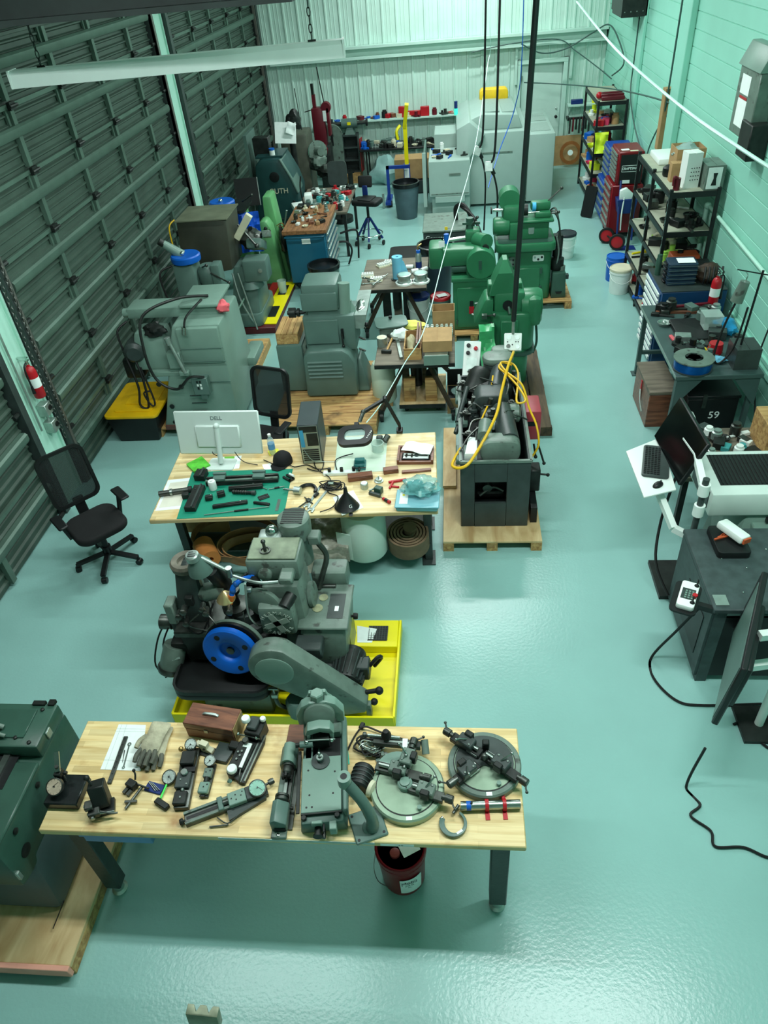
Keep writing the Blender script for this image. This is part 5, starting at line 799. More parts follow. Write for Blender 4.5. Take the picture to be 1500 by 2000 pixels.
t = thing('hose_coil', 'coil of brown flat hose in a shallow carton on the lower shelf right', 'hose', (-.46, 4.99, ZS2)); HC = mat('brown_hose', (112, 92, 70), .7, var=.2, sc=12); part(t, 'coil', HC, *[tr(ring((0, 0, 0), (0, 0, 1), .19-.03*k, .17-.03*k, .2, 28), (0, -.06, .0), (12, 0, 0), (1, .9, 1)) for k in range(5)]); part(t, 'roll', HC, cyl((.02, -.06, .16), (.02, -.08, .24), .06)); 
# ================================================================ pallets and machines down the middle of the hall
def pallet(label, x0, y0, x1, y1, h=.12, n=5, along='y', ply=False, rz=0, m=None):
    t = wthing('pallet', label, 'pallet', ((x0+x1)/2, (y0+y1)/2, 0), rz=rz)
    if ply: part(t, 'deck', PLY, box(x0, y0, h-.022, x1, y1, h, .003))
    else:
        L = (x1-x0) if along == 'y' else (y1-y0); w = L/n
        for k in range(n):
            if along == 'y': part(t, 'deck_board', m or PINEY, box(x0+k*w+.008, y0, h-.022, x0+(k+1)*w-.008, y1, h, .003))
            else: part(t, 'deck_board', m or PINE, box(x0, y0+k*w+.008, h-.022, x1, y0+(k+1)*w-.008, h, .003))
    for k in range(3):
        if along == 'y': q = y0+.04+(y1-y0-.08)*k/2; part(t, 'runner', m or PINE, box(x0, q-.04, 0, x1, q+.04, h-.022))
        else: q = x0+.05+(x1-x0-.1)*k/2; part(t, 'runner', m or PINEY, box(q-.05, y0, 0, q+.05, y1, h-.022))
    return t
DKW = wood('dark_timber', (96, 78, 56), (60, 48, 36), (8, 1, 8), 2.5, .7)
pallet('plywood pallet under the charcoal gear machine', -.15, 5.08, .77, 6.5, .12, ply=True, along='x')
pallet('dark timber pallet right of the charcoal gear machine under the shark fin grinder', .3, 7.02, 1.07, 8.95, .12, 4, m=DKW)
t = wthing('plywood_board', 'plywood offcut standing on edge beside the charcoal gear machine', 'board', (-.12, 6.4, .125)); part(t, 'board', PLY, box(-.16, 5.9, .125, -.02, 7.0, .16, .003))
# ---- charcoal gear generating machine
t = wthing('gear_machine', 'charcoal gear machine in an open box casing with yellow cord draped over it', 'machine', (.33, 6.1, .12))
Y0, Y1 = 5.3, 6.9
cs = part(t, 'casing_front', CHAR, box(.02, Y0, .12, .15, Y0+.03, .88, .006), box(.44, Y0, .12, .65, Y0+.03, .88, .006), box(.15, Y0, .12, .44, Y0+.03, .4), box(.15, Y0, .65, .44, Y0+.03, .88)); part(t, 'casing_side', CHAR, box(.62, Y0+.03, .12, .65, Y1, .88, .006)); part(t, 'casing_side', CHAR, box(.02, Y0+.03, .12, .05, Y1, .88, .006)); part(t, 'casing_rear', CHAR, box(.05, Y1-.03, .12, .62, Y1, .88)); part(t, 'casing_rim', GREYD, *[bar(a, b, .025) for a, b in (((.02, Y0, .88), (.65, Y0, .88)), ((.65, Y0, .88), (.65, Y1, .88)), ((.02, Y0, .88), (.02, Y1, .88)))])
part(t, 'sump', BLACK, box(.05, Y0+.03, .12, .62, Y1-.03, .3)); part(t, 'inner_pump', SDARK, cyl((.27, Y0+.1, .5), (.27, Y0+.3, .52), .045), box(.18, Y0+.12, .42, .42, Y0+.15, .45)); part(t, 'inner_pipe', SDARK, tube([(.2, Y0+.1, .42), (.32, Y0+.12, .5), (.42, Y0+.1, .47)], .014))
part(t, 'bed', IRON, box(.1, 5.5, .3, .58, 6.85, .72, .03)); part(t, 'oval_cover', GREYD, prism(rr(.2, .8, .56, 1.03, .09), 5.38, 5.56, 'y', .03)); part(t, 'spindle_tube', CHAR, cyl((.46, 5.5, .95), (.42, 6.0, .98), .1)); part(t, 'spindle_cap', GREYD, cyl((.24, 5.55, .98), (.26, 5.75, 1.0), .065)); part(t, 'head', CHAR, box(.22, 5.9, .7, .56, 6.2, .98, .04)); part(t, 'head_hood', CHAR, prism(rr(.16, .9, .5, 1.08, .08), 6.1, 6.35, 'y', .03)); part(t, 'drum', GREYD, lathe([(.09, 0), (.1, .02), (.1, .06), (.07, .07), (.07, .12), (.09, .14), (.09, .22), (.05, .24)], (.36, 5.98, .96), (1, 0, 0), 24)); part(t, 'dial_plate', ALU, lathe([(.045, 0), (.045, .012), (.0, .014)], (.33, 5.75, .98), (-.1, -1, .6), 20)); part(t, 'rear_head', IRON, box(.18, 6.4, .7, .55, 6.8, 1.0, .05)); part(t, 'rear_motor', IRON, lathe([(.12, 0), (.13, .03), (.13, .25), (.1, .3), (0, .3)], (.16, 6.5, .85), (.3, .6, .5), 22)); part(t, 'rear_cylinder', CHAR, cyl((.38, 6.38, .98), (.44, 6.7, 1.04), .09)); part(t, 'rear_cover', GREYD, prism(rr(.26, 6.68, .58, 6.92, .11), 1.08, 1.16, 'z', .03)); part(t, 'rear_neck', CHAR, lathe([(.15, 1.0), (.15, 1.08)], (.42, 6.8, 0), n=20)); part(t, 'rear_lobe', GREYD, prism(rr(.36, 6.88, .56, 7.05, .08), 1.08, 1.15, 'z', .02))
[part(t, 'side_cover', mat('olive_cover', (82, 108, 98), .45), box(-.02, a, .8, .1, b, .86, .012)) for a, b in ((5.36, 5.62), (5.98, 6.28), (6.42, 6.72))]; part(t, 'support_arm', CHAR, cyl((.06, 6.2, .88), (-.02, 5.9, .8), .022)); part(t, 'support_arm', CHAR, cyl((.1, 6.42, 1.0), (.0, 6.0, .86), .025))
for k, (x, y, z) in enumerate(((.08, 6.05, .93), (.1, 5.7, .92), (.06, 6.6, .95), (.52, 6.1, 1.0), (.3, 6.3, 1.02), (.5, 5.85, .98))): part(t, 'fitting', SDARK, cyl((x, y, z-.08), (x, y, z+.03), .018), box(x-.035, y-.02, z-.02, x+.03, y+.02, z+.02, .006), cyl((x-.06, y, z), (x+.05, y-.02, z), .012))
for P in ([(.05, 6.65, .95), (.0, 6.55, .9), (.1, 6.4, .98), (.2, 6.45, 1.0)], [(.1, 5.7, .93), (.14, 5.85, .96), (.25, 5.9, .96)], [(.08, 6.05, .95), (.16, 6.1, 1.0), (.24, 6.0, 1.0)], [(.02, 5.45, .9), (.1, 5.6, .95), (.2, 5.72, .98)], [(.55, 6.0, .98), (.6, 6.2, .9), (.56, 6.5, .95)], [(.45, 6.1, 1.03), (.5, 6.3, 1.1), (.42, 6.6, 1.12)]): part(t, 'oil_line', SDARK, tube(P, .009))
rq = random.Random(8)
for k in range(26):
    x, y, z = rq.uniform(.08, .58), rq.uniform(5.62, 6.85), rq.uniform(.84, 1.04)
    if k % 3 == 0: part(t, 'oil_line', SDARK, tube([(x, y, z), (x+rq.uniform(-.1, .1), y+rq.uniform(-.1, .1), z+.08), (x+rq.uniform(-.15, .15), y+rq.uniform(-.2, .2), z)], .008))
    else: part(t, 'fitting', (IRON, SDARK, CHAR)[k % 3], cyl((x, y, z-.08), (x+rq.uniform(-.04, .04), y, z+.06), .022, n=10), box(x-.04, y-.03, z-.04, x+.04, y+.03, z, .006))
part(t, 'red_pump_box', mat('faded_red', (168, 62, 72), .45), box(.66, 6.12, .55, .82, 6.45, .88, .02)); part(t, 'pump_socket', BLACK, box(.68, 6.115, .72, .78, 6.12, .77)); part(t, 'side_box', IRON, box(.65, 5.6, .3, .78, 5.75, .55, .01))
for a, b in (((.78, 5.95, .62), (.84, 5.86, .45)), ((.74, 5.95, .62), (.76, 5.9, .5)), ((.72, 5.7, .45), (.86, 5.68, .44))): part(t, 'lever', IRON, cyl(a, b, .01), ball(b, .018))
part(t, 'foot_rail', BLACK, box(.68, 5.35, .12, .74, 5.7, .3)); part(t, 'white_wedge', WHITE, prism([(.06, 5.36), (.17, 5.36), (.18, 5.62), (.1, 5.64)], .86, .93, 'z', .004))
t = wthing('switch_panel', 'white switch panel with two buttons behind the charcoal gear machine', 'panel', (.15, 7.1, .12)); part(t, 'post', GREYD, bar((.18, 7.12, .12), (.18, 7.12, .75), .04)); part(t, 'panel', WHITE, tr(box(-.09, -.02, -.2, .09, .02, .2, .006), (.16, 7.1, .95), (-38, 0, -8))); [part(t, 'button', c, tr(lathe([(.022, 0), (.022, .025), (0, .03)], (x, -.02, z), (0, -1, 0), 12), (.16, 7.1, .95), (-38, 0, -8))) for c, x, z in ((BLACK, -.04, .15), (RED, .04, .12), (BLACK, -.04, .07))]; part(t, 'name_plate', ALU, tr(box(-.05, -.023, -.12, .06, -.02, .02), (.16, 7.1, .95), (-38, 0, -8)))
# yellow cord hanging from the drop box
YC = mat('yellow_cord', (226, 180, 24), .45, var=.05)
one('extension_cord', 'thick yellow extension cord looped over the charcoal gear machine', 'cord', YC, tube([(.595, 7.0, 1.08), (.57, 6.75, 1.19), (.5, 6.45, 1.2), (.42, 6.1, 1.12), (.37, 5.8, 1.1), (.3, 5.55, 1.09), (.2, 5.4, .98), (.1, 5.26, .9), (.02, 5.24, .86), (-.05, 5.3, .84), (-.03, 5.42, .84), (.03, 5.5, .9)], .014, 8, 8), tube([(.55, 6.6, 1.14), (.46, 6.62, 1.16), (.42, 6.52, 1.16), (.5, 6.35, 1.16), (.6, 6.15, 1.12), (.64, 6.0, 1.08), (.56, 5.98, 1.08), (.58, 6.2, 1.12), (.6, 6.45, 1.14), (.55, 6.6, 1.16), (.44, 6.6, 1.17), (.48, 6.4, 1.18), (.62, 6.2, 1.14), (.68, 6.0, 1.0), (.74, 5.85, .9), (.76, 5.75, .75), (.7, 5.72, .62)], .01, 8, 7), tube([(.36, 6.5, 1.08), (.32, 6.2, 1.03), (.3, 6.1, 1.0), (.24, 5.9, .98), (.2, 5.75, .97)], .009, 8, 6))
t = wthing('drop_outlet', 'white outlet box hanging on a dark conduit above the charcoal gear machine', 'outlet', (.585, 7.0, 1.1)); part(t, 'box', WHITE, tr(box(-.09, -.03, -.09, .09, .03, .09, .006), (.585, 7.0, 1.19), (-38, 0, -4))); part(t, 'flex', ALU, cyl((.585, 7.02, 1.28), (.585, 7.02, 1.5), .016)); part(t, 'conduit', mat('conduit_dark', (36, 46, 44), .4, .3), cyl((.585, 7.02, 1.42), (.70, 7.02, ZC), .026)); [part(t, 'socket', c, tr(lathe([(r, 0), (r, .004), (0, .004)], (x, -.03, z), (0, -1, 0), 14), (.585, 7.0, 1.19), (-38, 0, -4))) for c, r, x, z in ((ALU, .025, -.04, .045), (ALU, .025, .045, .045), (SDARK, .022, -.045, -.045), (ALU, .022, .05, -.05), (BLACK, .007, -.055, 0), (BLACK, .007, .03, 0), (BLACK, .007, .055, 0), (BLACK, .007, -.005, -.03))]
# ---- green machines
def lever(t, a, b, r=.01): return part(t, 'lever', SDARK, cyl(a, b, r, n=8), ball(b, r*2.2, 10, 6))
t = wthing('fin_grinder', 'green grinder with tall fin shaped hood nearest the camera of the green machines', 'machine', (.62, 8.4, .12))
part(t, 'column', GRN, prism(rr(.36, 8.0, .86, 8.7, .12), .12, .62, 'z', .03)); part(t, 'skirt', GRND, prism(rr(.42, 7.98, .94, 8.6, .16), .52, .56)); part(t, 'body', GRN, prism(rr(.4, 8.0, .92, 8.55, .14), .56, 1.05, 'z', .05)); part(t, 'front_plate', GRN, box(.52, 7.97, .55, .72, 8.02, .98, .012)); part(t, 'upper_block', GRN, box(.44, 8.08, 1.0, .8, 8.5, 1.28, .05)); part(t, 'fin', GRN, loft([[(x*w+.56, y, z) for x, y in ((-.5, 8.1), (.5, 8.1), (.5, 8.42), (-.5, 8.42))] for z, w in ((1.24, .34), (1.36, .28), (1.5, .16))]+[[(.56+x*.05, y, 1.62) for x, y in ((-.5, 8.2), (.5, 8.2), (.5, 8.36), (-.5, 8.36))]])); part(t, 'wheel_guard', GRN, lathe([(.17, 0), (.18, .03), (.18, .2), (.16, .24), (0, .24)], (.76, 8.22, 1.08), (1, 0, 0), 28)); part(t, 'motor_cover', GRN, box(.82, 8.02, .86, 1.0, 8.4, 1.22, .07)); part(t, 'bore', BLACK, lathe([(.06, 0), (.06, .012), (0, .008)], (.6, 8.075, 1.13), (0, -1, 0), 20)); part(t, 'bore_pin', STEEL, cyl((.61, 8.1, 1.12), (.62, 8.0, 1.05), .02)); [part(t, 'clamp_lug', GRN, box(x-.05, 8.2, 1.18, x+.05, 8.36, 1.34, .01)) for x in (.42, .72)]; part(t, 'side_wing', GRN, frust(.2, 8.1, .44, 8.45, .9, .34, 8.1, .44, 8.45, 1.2, .03)); part(t, 'hose', RUB, tube([(.42, 8.02, .95), (.3, 7.95, .7), (.28, 7.95, .4), (.34, 7.96, .2)], .025, 8)); part(t, 'dust_bag', mat('green_sheet', (70, 170, 110), .3, var=.2), tr(sheet(-.09, -.35, .09, .35, 0, .1, 8, 16, 5, .03), (.36, 7.86, .62), (62, 0, 8))); part(t, 'side_strap', GRND, tube([(.92, 8.1, .5), (.97, 8.2, .6), (.96, 8.3, .8)], .015)); part(t, 'clamp', STEEL, box(.3, 8.0, 1.0, .36, 8.06, 1.05)); lever(t, (.35, 8.05, 1.02), (.44, 7.98, 1.06))
pallet('pine pallet under the round headed green gear cutter', -.1, 9.5, .6, 10.4, .1, 5, 'x')
t = wthing('gear_cutter', 'green gear cutter with large round end cover on a cabinet base', 'machine', (.24, 9.95, .1))
part(t, 'cabinet', GRN, box(-.04, 9.66, .1, .53, 10.3, .84, .02)); part(t, 'cabinet_door', GRN, box(.02, 9.645, .14, .46, 9.66, .72, .008)); part(t, 'cabinet_top', GRN, box(-.06, 9.64, .8, .55, 10.3, .86, .015)); part(t, 'neck', GRN, box(.14, 9.72, .84, .5, 10.1, 1.0, .04)); part(t, 'arm', GRN, prism(rr(-.22, 9.75, .42, 10.05, .04), .98, 1.22, 'z', .05)); part(t, 'arm_end', GRN, box(-.36, 9.72, .96, -.16, 10.1, 1.26, .04)); part(t, 'round_cover', GRN, lathe([(.19, 0), (.2, .02), (.2, .28), (0, .28)], (.34, 9.62, 1.04), (0, 1, 0), 36)); part(t, 'cover_mark', GRND, box(.31, 9.612, .98, .35, 9.62, 1.1)); part(t, 'cross_head', GRN, cyl((.3, 10.0, 1.25), (.42, 9.8, 1.28), .1)); part(t, 'cross_boss', IRON, lathe([(.045, 0), (.045, .03), (0, .03)], (.4, 9.76, 1.22), (.2, -1, .1), 16)); part(t, 'steel_rod', CHROME, cyl((-.16, 10.05, 1.24), (.14, 10.08, 1.26), .025)); part(t, 'top_casting', GRN, box(.14, 10.02, 1.2, .34, 10.25, 1.36, .03)); part(t, 'top_fitting', GRND, cyl((.2, 10.15, 1.36), (.2, 10.15, 1.5), .05), box(.1, 10.1, 1.42, .34, 10.14, 1.45)); lever(t, (.24, 10.1, 1.42), (.3, 10.08, 1.52)); part(t, 'arm_shelf', GRND, box(-.06, 9.74, .9, .2, 10.1, .98, .02)); part(t, 'blue_can', BLUE, cyl((-.12, 10.02, 1.22), (-.12, 10.02, 1.34), .035)); part(t, 'yellow_tag', mat('tag_yellow', (220, 190, 40), .5), box(-.14, 10.0, 1.4, -.1, 10.01, 1.44)); part(t, 'warning_label', PAPER, box(-.22, 9.72, 1.27, -.14, 9.725, 1.35)); part(t, 'red_switch', RED, box(.18, 9.63, .35, .25, 9.645, .45)); part(t, 'black_switch', BLACK, box(.19, 9.635, .46, .24, 9.645, .53)); part(t, 'conduit', ALU, tube([(.22, 9.63, .35), (.3, 9.6, .33), (.4, 9.61, .36)], .014)); part(t, 'conduit', ALU, tube([(.26, 9.63, .5), (.34, 9.61, .52), (.44, 9.62, .54)], .012))
[part(t, 'hinge', GRND, box(x, 9.635, .2, x+.02, 9.65, .26)) for x in (.0, .44)]
pallet('weathered pallet under the far green lathe and its coolant pump', .5, 10.45, 1.72, 11.2, .12, 5, 'x')
t = wthing('turret_lathe', 'far green lathe with round headstock and white control plates', 'lathe', (1.02, 10.8, .12))
part(t, 'cabinet', GRN, prism(rr(.64, 10.58, 1.4, 11.1, .08), .12, .88, 'z', .02)); part(t, 'tray', GRN, prism(rr(.58, 10.5, 1.44, 11.2, .08), .86, .98, 'z', .02)); part(t, 'tray_well', GRND, prism(rr(.62, 10.54, 1.4, 11.16, .07), .975, .984)); part(t, 'door', GRN, box(.8, 10.565, .2, 1.24, 10.58, .6, .01)); [part(t, 'door_hinge', GRND, cyl((1.25, 10.56, z), (1.25, 10.56, z+.08), .018)) for z in (.25, .52)]; part(t, 'bed', GRN, box(.78, 10.68, .98, 1.34, 10.98, 1.22, .02)); part(t, 'bed_top', GRN, box(.9, 10.64, 1.22, 1.4, 11.0, 1.26, .012)); part(t, 'headstock', GRN, box(.68, 10.7, 1.2, .96, 11.05, 1.45, .06)); part(t, 'head_drum', GRN, cyl((.78, 10.78, 1.5), (.78, 11.05, 1.5), .15, n=28)); part(t, 'motor', GRN, lathe([(.12, 0), (.13, .02), (.13, .2), (.11, .23), (0, .23)], (.78, 10.78, 1.16), (-1, 0, 0), 26)); part(t, 'spindle', IRON, cyl((.96, 10.82, 1.36), (1.04, 10.82, 1.36), .08)); part(t, 'arbor', CHROME, cyl((.68, 10.74, 1.4), (.54, 10.74, 1.4), .022)); part(t, 'arbor_wheel', IRON, cyl((.53, 10.74, 1.4), (.51, 10.74, 1.4), .05)); part(t, 'slide', GRN, box(1.14, 10.72, 1.26, 1.36, 10.92, 1.34, .02)); part(t, 'tailstock', GRN, box(1.08, 10.8, 1.34, 1.36, 10.94, 1.46, .03)); part(t, 'blue_grip', mat('cyan_tape', (60, 170, 220), .4), cyl((1.1, 10.8, 1.4), (1.15, 10.8, 1.4), .06)); lever(t, (1.32, 10.84, 1.46), (1.5, 10.84, 1.62)); lever(t, (1.3, 10.76, 1.3), (1.46, 10.7, 1.34)); part(t, 'feed_rod', STEEL, cyl((.98, 10.78, 1.32), (1.2, 10.76, 1.34), .012)); part(t, 'emblem', ALU, prism([(1.06, 1.06), (1.12, 1.06), (1.13, 1.08), (1.13, 1.15), (1.05, 1.15), (1.05, 1.08)], 10.675, 10.68, 'y')); p = part(t, 'control_plate', WHITE, prism(rr(1.12, .7, 1.28, .79, .02), 10.565, 10.58, 'y')); [part(p, 'button', c, lathe([(.016, 0), (.016, .01), (0, .01)], (x, 10.565, z), (0, -1, 0), 12)) for c, x, z in ((ALU, 1.15, .76), (BLACK, 1.2, .73), (BLACK, 1.25, .76))]; p = part(t, 'switch_plate', GREYD, box(.78, 10.55, .64, .86, 10.58, .78, .006)); [part(p, 'button', BLACK, lathe([(.014, 0), (.014, .012), (0, .012)], (.84, 10.55, z), (0, -1, 0), 10)) for z in (.68, .74)]; part(t, 'coolant_pipes', SDARK, *[tube([(1.36, 10.8+.05*k, 1.3), (1.44, 10.78+.04*k, 1.28+.03*k), (1.5, 10.75, 1.1), (1.48+.03*k, 10.74, .8)], .012) for k in range(3)])
t = wthing('coolant_pump', 'dark green coolant pump tank with black motor beside the far green lathe', 'pump', (1.52, 10.75, .12)); part(t, 'tank', GRND, frust(1.42, 10.58, 1.64, 10.95, .12, 1.43, 10.6, 1.62, 10.92, .5, .015)); part(t, 'handle_slot', BLACK, prism([(1.48, .22), (1.58, .22), (1.56, .19), (1.5, .19)], 10.575, 10.583, 'y')); part(t, 'motor', IRON, lathe([(.09, .5), (.1, .52), (.1, .66), (.06, .68), (.06, .8), (0, .8)], (1.5, 10.76, 0), n=20)); part(t, 'cap', GREYD, cyl((1.57, 10.72, .5), (1.57, 10.72, .56), .05)); part(t, 'hose', ALU, tube([(1.48, 10.68, .55), (1.5, 10.66, .8), (1.46, 10.7, 1.0)], .012)); part(t, 'black_box', BLACK, box(1.44, 10.86, .5, 1.58, 11.0, .95, .01)); part(t, 'side_bracket', CHAR, box(1.63, 10.7, .36, 1.68, 10.78, .42))
def pail(label, loc, r=.15, h=.37, body=None, lid=None, open_=False):
    t = thing('bucket', label, 'bucket', loc); part(t, 'body', body or WHITE, lathe([(r*.86, 0), (r*.88, .01), (r*.97, h*.8), (r*1.03, h*.82), (r*1.03, h*.88), (r, h*.89), (r*1.02, h), (r*.94, h), (r*.9, h*.3) if open_ else (0, h)], n=28)); part(t, 'lid' if not open_ else 'liner', lid or NAVY, lathe([(r*1.05, h-.03), (r*1.06, h), (r*.98, h+.012), (r*.94, h+.002), (0, h+.002)] if not open_ else [(r*.93, h*.98), (r*.9, h*.4), (0, h*.4)], n=28)); part(t, 'handle', WHITE, tube([(-r*1.04, 0, h*.8), (-r*.8, -r*.9, h*.62), (0, -r*1.25, h*.52), (r*.8, -r*.9, h*.62), (r*1.04, 0, h*.8)], .004)); return t
pail('white bucket with dark lid behind the far green lathe', (1.88, 12.6, 0), .16, .4, WHITE, mat('dark_lid', (30, 34, 44), .4)); pail('white bucket with navy lid under the far rotary stand table', (-.55, 10.2, 0), .16, .42)
pail('red lidded can with white label beside the green gear cutter', (-.22, 9.95, 0), .14, .5, GREYB, RED)
t = thing('paper_card', 'white card lying on the red can lid', 'paper', (-.2, 9.93, .514)); part(t, 'card', PAPER, tr(box(-.07, -.05, 0, .07, .05, .003), (0, 0, 0), (0, 0, 25)))
# ---- rotary stand tables on splayed legs
OAKT = wood('weathered_top', (120, 112, 96), (84, 78, 66), (1, 8, 8), 2.2, .65)
LEGI = mat('rusty_leg', (70, 58, 46), .6, .3, var=.3)
def stand(label, x0, y0, x1, y1, z, rz=0):
    cx, cy = (x0+x1)/2, (y0+y1)/2; t = wthing('stand_table', label, 'table', (cx, cy, 0), rz=rz)
    part(t, 'top', OAKT, box(x0, y0, z-.05, x1, y1, z, .006)); part(t, 'edge_band', IRON, box(x0, y0-.006, z-.05, x1, y0, z-.004)); part(t, 'post', IRON, cyl((cx, cy, .25), (cx, cy, z-.05), .06)); part(t, 'hub', IRON, cyl((cx, cy, z-.16), (cx, cy, z-.05), .11))
    for sx in (-1, 1):
        for sy in (-1, 1):
            g = part(t, 'leg', LEGI, bar((cx+sx*.1, cy+sy*.1, z-.1), (cx+sx*.42, cy+sy*.42, .14), .035, .05)); part(g, 'caster', IRON, cyl((cx+sx*.43-.02, cy+sy*.43, .06), (cx+sx*.43+.02, cy+sy*.43, .06), .06, n=16), box(cx+sx*.43-.03, cy+sy*.43-.03, .1, cx+sx*.43+.03, cy+sy*.43+.03, .15))
    return t
T1, T2 = .78, .78
stand('near weathered table on splayed iron legs loaded with cartons and tools', -.94, 7.38, -.02, 8.35, T1); stand('far weathered table on splayed iron legs with blue paper towel roll', -1.33, 9.58, -.4, 10.75, T2)
def on(T, x, y): p = pix(x, y, T); return (p.x, p.y, T)
t = wthing('floor_dolly', 'wheeled plywood dolly with timber blocks under the near weathered table', 'dolly', (-.48, 7.86, 0)); part(t, 'deck', PLY, box(-.7, 7.55, .12, -.14, 8.3, .15, .004)); part(t, 'edge', IRON, box(-.7, 7.54, .1, -.14, 7.55, .15)); [part(t, 'caster', IRON, cyl((x-.02, y, .055), (x+.02, y, .055), .055, n=14)) for x in (-.62, -.24) for y in (7.68, 8.2)]
for k, x in enumerate((-.64, -.38)): one('timber_block', ('left' if k == 0 else 'right')+'hand upright timber block on the plywood dolly', 'block', PINE, prism([(x, .0), (x+.14, 0), (x+.14, .28), (x, .28)], 0, .12, 'y', .004), loc=(0, 7.62, .15))
one('timber_block', 'dark round-topped block behind the right timber block', 'block', CHAR, prism(circ(-.31, .24, .07, 12, 0, 180)+[(-.38, .0), (-.24, .0)], 0, .1, 'y'), loc=(0, 7.78, .15))
for k, x in enumerate((-.64, -.53, -.42, -.28)): one('stored_plank', ('leftmost', 'second', 'third', 'rightmost')[k]+' of the planks standing under the near weathered table', 'plank', (OAKT, IRON, OAKT, CHAR)[k], tr(box(-.045, -.02, 0, .045, .02, .5), (0, 0, 0), (8, 0, 0)), loc=(x, 8.1, .15))
for k, x in enumerate((-1.02, -.86, -.72, -.58)): one('stored_plank', ('leftmost', 'second', 'third', 'rightmost')[k]+' of the boards standing under the far weathered table', 'plank', (IRON, OAKT, IRON, OAKT)[k], box(-.06, -.02, 0, .06, .02, .5), loc=(x, 10.2+.03*k, 0))
def carton(label, x0, y0, z0, x1, y1, z1, open_=False, m=None, rz=0, name='carton', tape=True):
    t = wthing(name, label, 'box', ((x0+x1)/2, (y0+y1)/2, z0), rz=rz); m = m or CARD
    if open_:
        w = .006
        for q in ((x0, y0, x1, y0+w), (x0, y1-w, x1, y1), (x0, y0+w, x0+w, y1-w), (x1-w, y0+w, x1, y1-w)): part(t, 'side', m, box(q[0], q[1], z0, q[2], q[3], z1))
        part(t, 'bottom', m, box(x0+w, y0+w, z0, x1-w, y1-w, z0+w))
    else:
        part(t, 'body', m, box(x0, y0, z0, x1, y1, z1-.004)); xm = (x0+x1)/2
        part(t, 'flap', m, box(x0, y0, z1-.004, xm-.004, y1, z1)); part(t, 'flap', m, box(xm+.004, y0, z1-.004, x1, y1, z1))
    return t
carton('tall open carton at the back right of the near weathered table', -.28, 8.1, T1, -.02, 8.32, T1+.3, True); carton('flat brown carton with folded flaps on the near weathered table', -.38, 7.42, T1+.12, -.05, 7.78, T1+.25); t = wthing('parts_bin', 'pale metal parts bin under the flat brown carton', 'bin', (-.2, 7.5, T1)); part(t, 'drawer', ALU, box(-.36, 7.34, T1, -.1, 7.76, T1+.115, .004)); part(t, 'drawer_front', GREY, box(-.37, 7.33, T1-.0, -.09, 7.34, T1+.118, .002))
t = thing('pot_lid', 'square grey enamel lid with black knob on the near weathered table', 'lid', (on(T1, 765, 645)[0], on(T1, 765, 645)[1], T1+.1), 12); part(t, 'lid', GREYB, prism(rr(-.2, -.16, .2, .16, .07), 0, .02, 'z', .006)); part(t, 'knob', BLACK, knob((-.0, .06, .02), (0, 0, 1), .022, .04)); part(t, 'pan', GREYD, prism(rr(-.16, -.12, .16, .12, .05), -.1, -.001))
one('rag', 'yellow and white rag on the near weathered table', 'rag', mat('yellow_rag', (224, 224, 110), .8, var=.25, sc=9), lump((0, 0, 0), (.18, .09, .08), 5, .4), loc=on(T1, 803, 640), rz=-8); one('rag', 'crumpled white rag beside the grey enamel lid', 'rag', mat('white_rag', (214, 228, 222), .8, var=.15, sc=12), lump((0, 0, 0), (.12, .09, .12), 9, .4), loc=on(T1, 783, 662), rz=20)
t = thing('tin_can', 'open tin can with pale lid on the near weathered table', 'can', on(T1, 747, 675)); part(t, 'can', ALU, lathe([(.06, 0), (.062, .01), (.06, .1), (.062, .11), (0, .11)], n=22)); part(t, 'top', CREAM, lathe([(.055, .1105), (.0, .113)], n=22))
l, a, d = place((772, 648), (784, 702), T1); one('steel_bar', 'long bright steel bar lying across the near weathered table', 'bar', STEEL, box(-d/2, -.02, 0, d/2, .02, .03, .003), loc=(l[0], l[1], T1), rz=a)
l, a, d = place((770, 655), (754, 692), T1); t = thing('hammer', 'wooden handled hammer lying on the near weathered table', 'hammer', (l[0], l[1], T1), a); part(t, 'handle', PINE, cyl((-d/2, 0, .02), (d/2-.04, 0, .02), .013)); part(t, 'head', IRON, box(d/2-.05, -.06, 0, d/2-.01, .06, .04, .006))
t, d = lay('clamp_set', 'heap of small steel clamps beside the tin can', 'clamps', (757, 668), (772, 660), T1); [part(t, 'clamp', SDARK, tr(box(-.06, -.012, 0, .06, .012, .02, .003), (.02*k-.03, .03*k-.04, .002*k), (0, 0, 25*k))) for k in range(4)]
t = wthing('wooden_crate', 'narrow wooden crate with long brown sticks beside the flat carton', 'crate', (-.5, 7.75, T1)); [part(t, 'side', PINE, box(*q)) for q in ((-.6, 7.48, T1, -.4, 7.49, T1+.14), (-.6, 7.95, T1, -.4, 7.96, T1+.14), (-.6, 7.49, T1, -.59, 7.95, T1+.14), (-.41, 7.49, T1, -.4, 7.95, T1+.14))]; part(t, 'bottom', PINE, box(-.59, 7.49, T1, -.41, 7.95, T1+.01)); part(t, 'sack', mat('sack_cloth', (170, 164, 130), .9, var=.2), lump((-.53, 7.75, T1+.01), (.06, .18, .14), 4)); [part(t, 'stick', WALN, box(-.46+.03*k, 7.5, T1+.05, -.44+.03*k, 8.05, T1+.2)) for k in range(2)]
JAR = mat('small_jar', (190, 205, 192), .3, .3, var=.2)
t = wthing('jar_tray', 'shallow tray packed with small glass jars behind the flat carton', 'tray', (-.19, 7.95, T1)); part(t, 'tray', CARD, box(-.36, 7.82, T1+.08, -.04, 8.07, T1+.1)); part(t, 'tray_stand', CARD, box(-.34, 7.84, T1, -.06, 8.05, T1+.08))
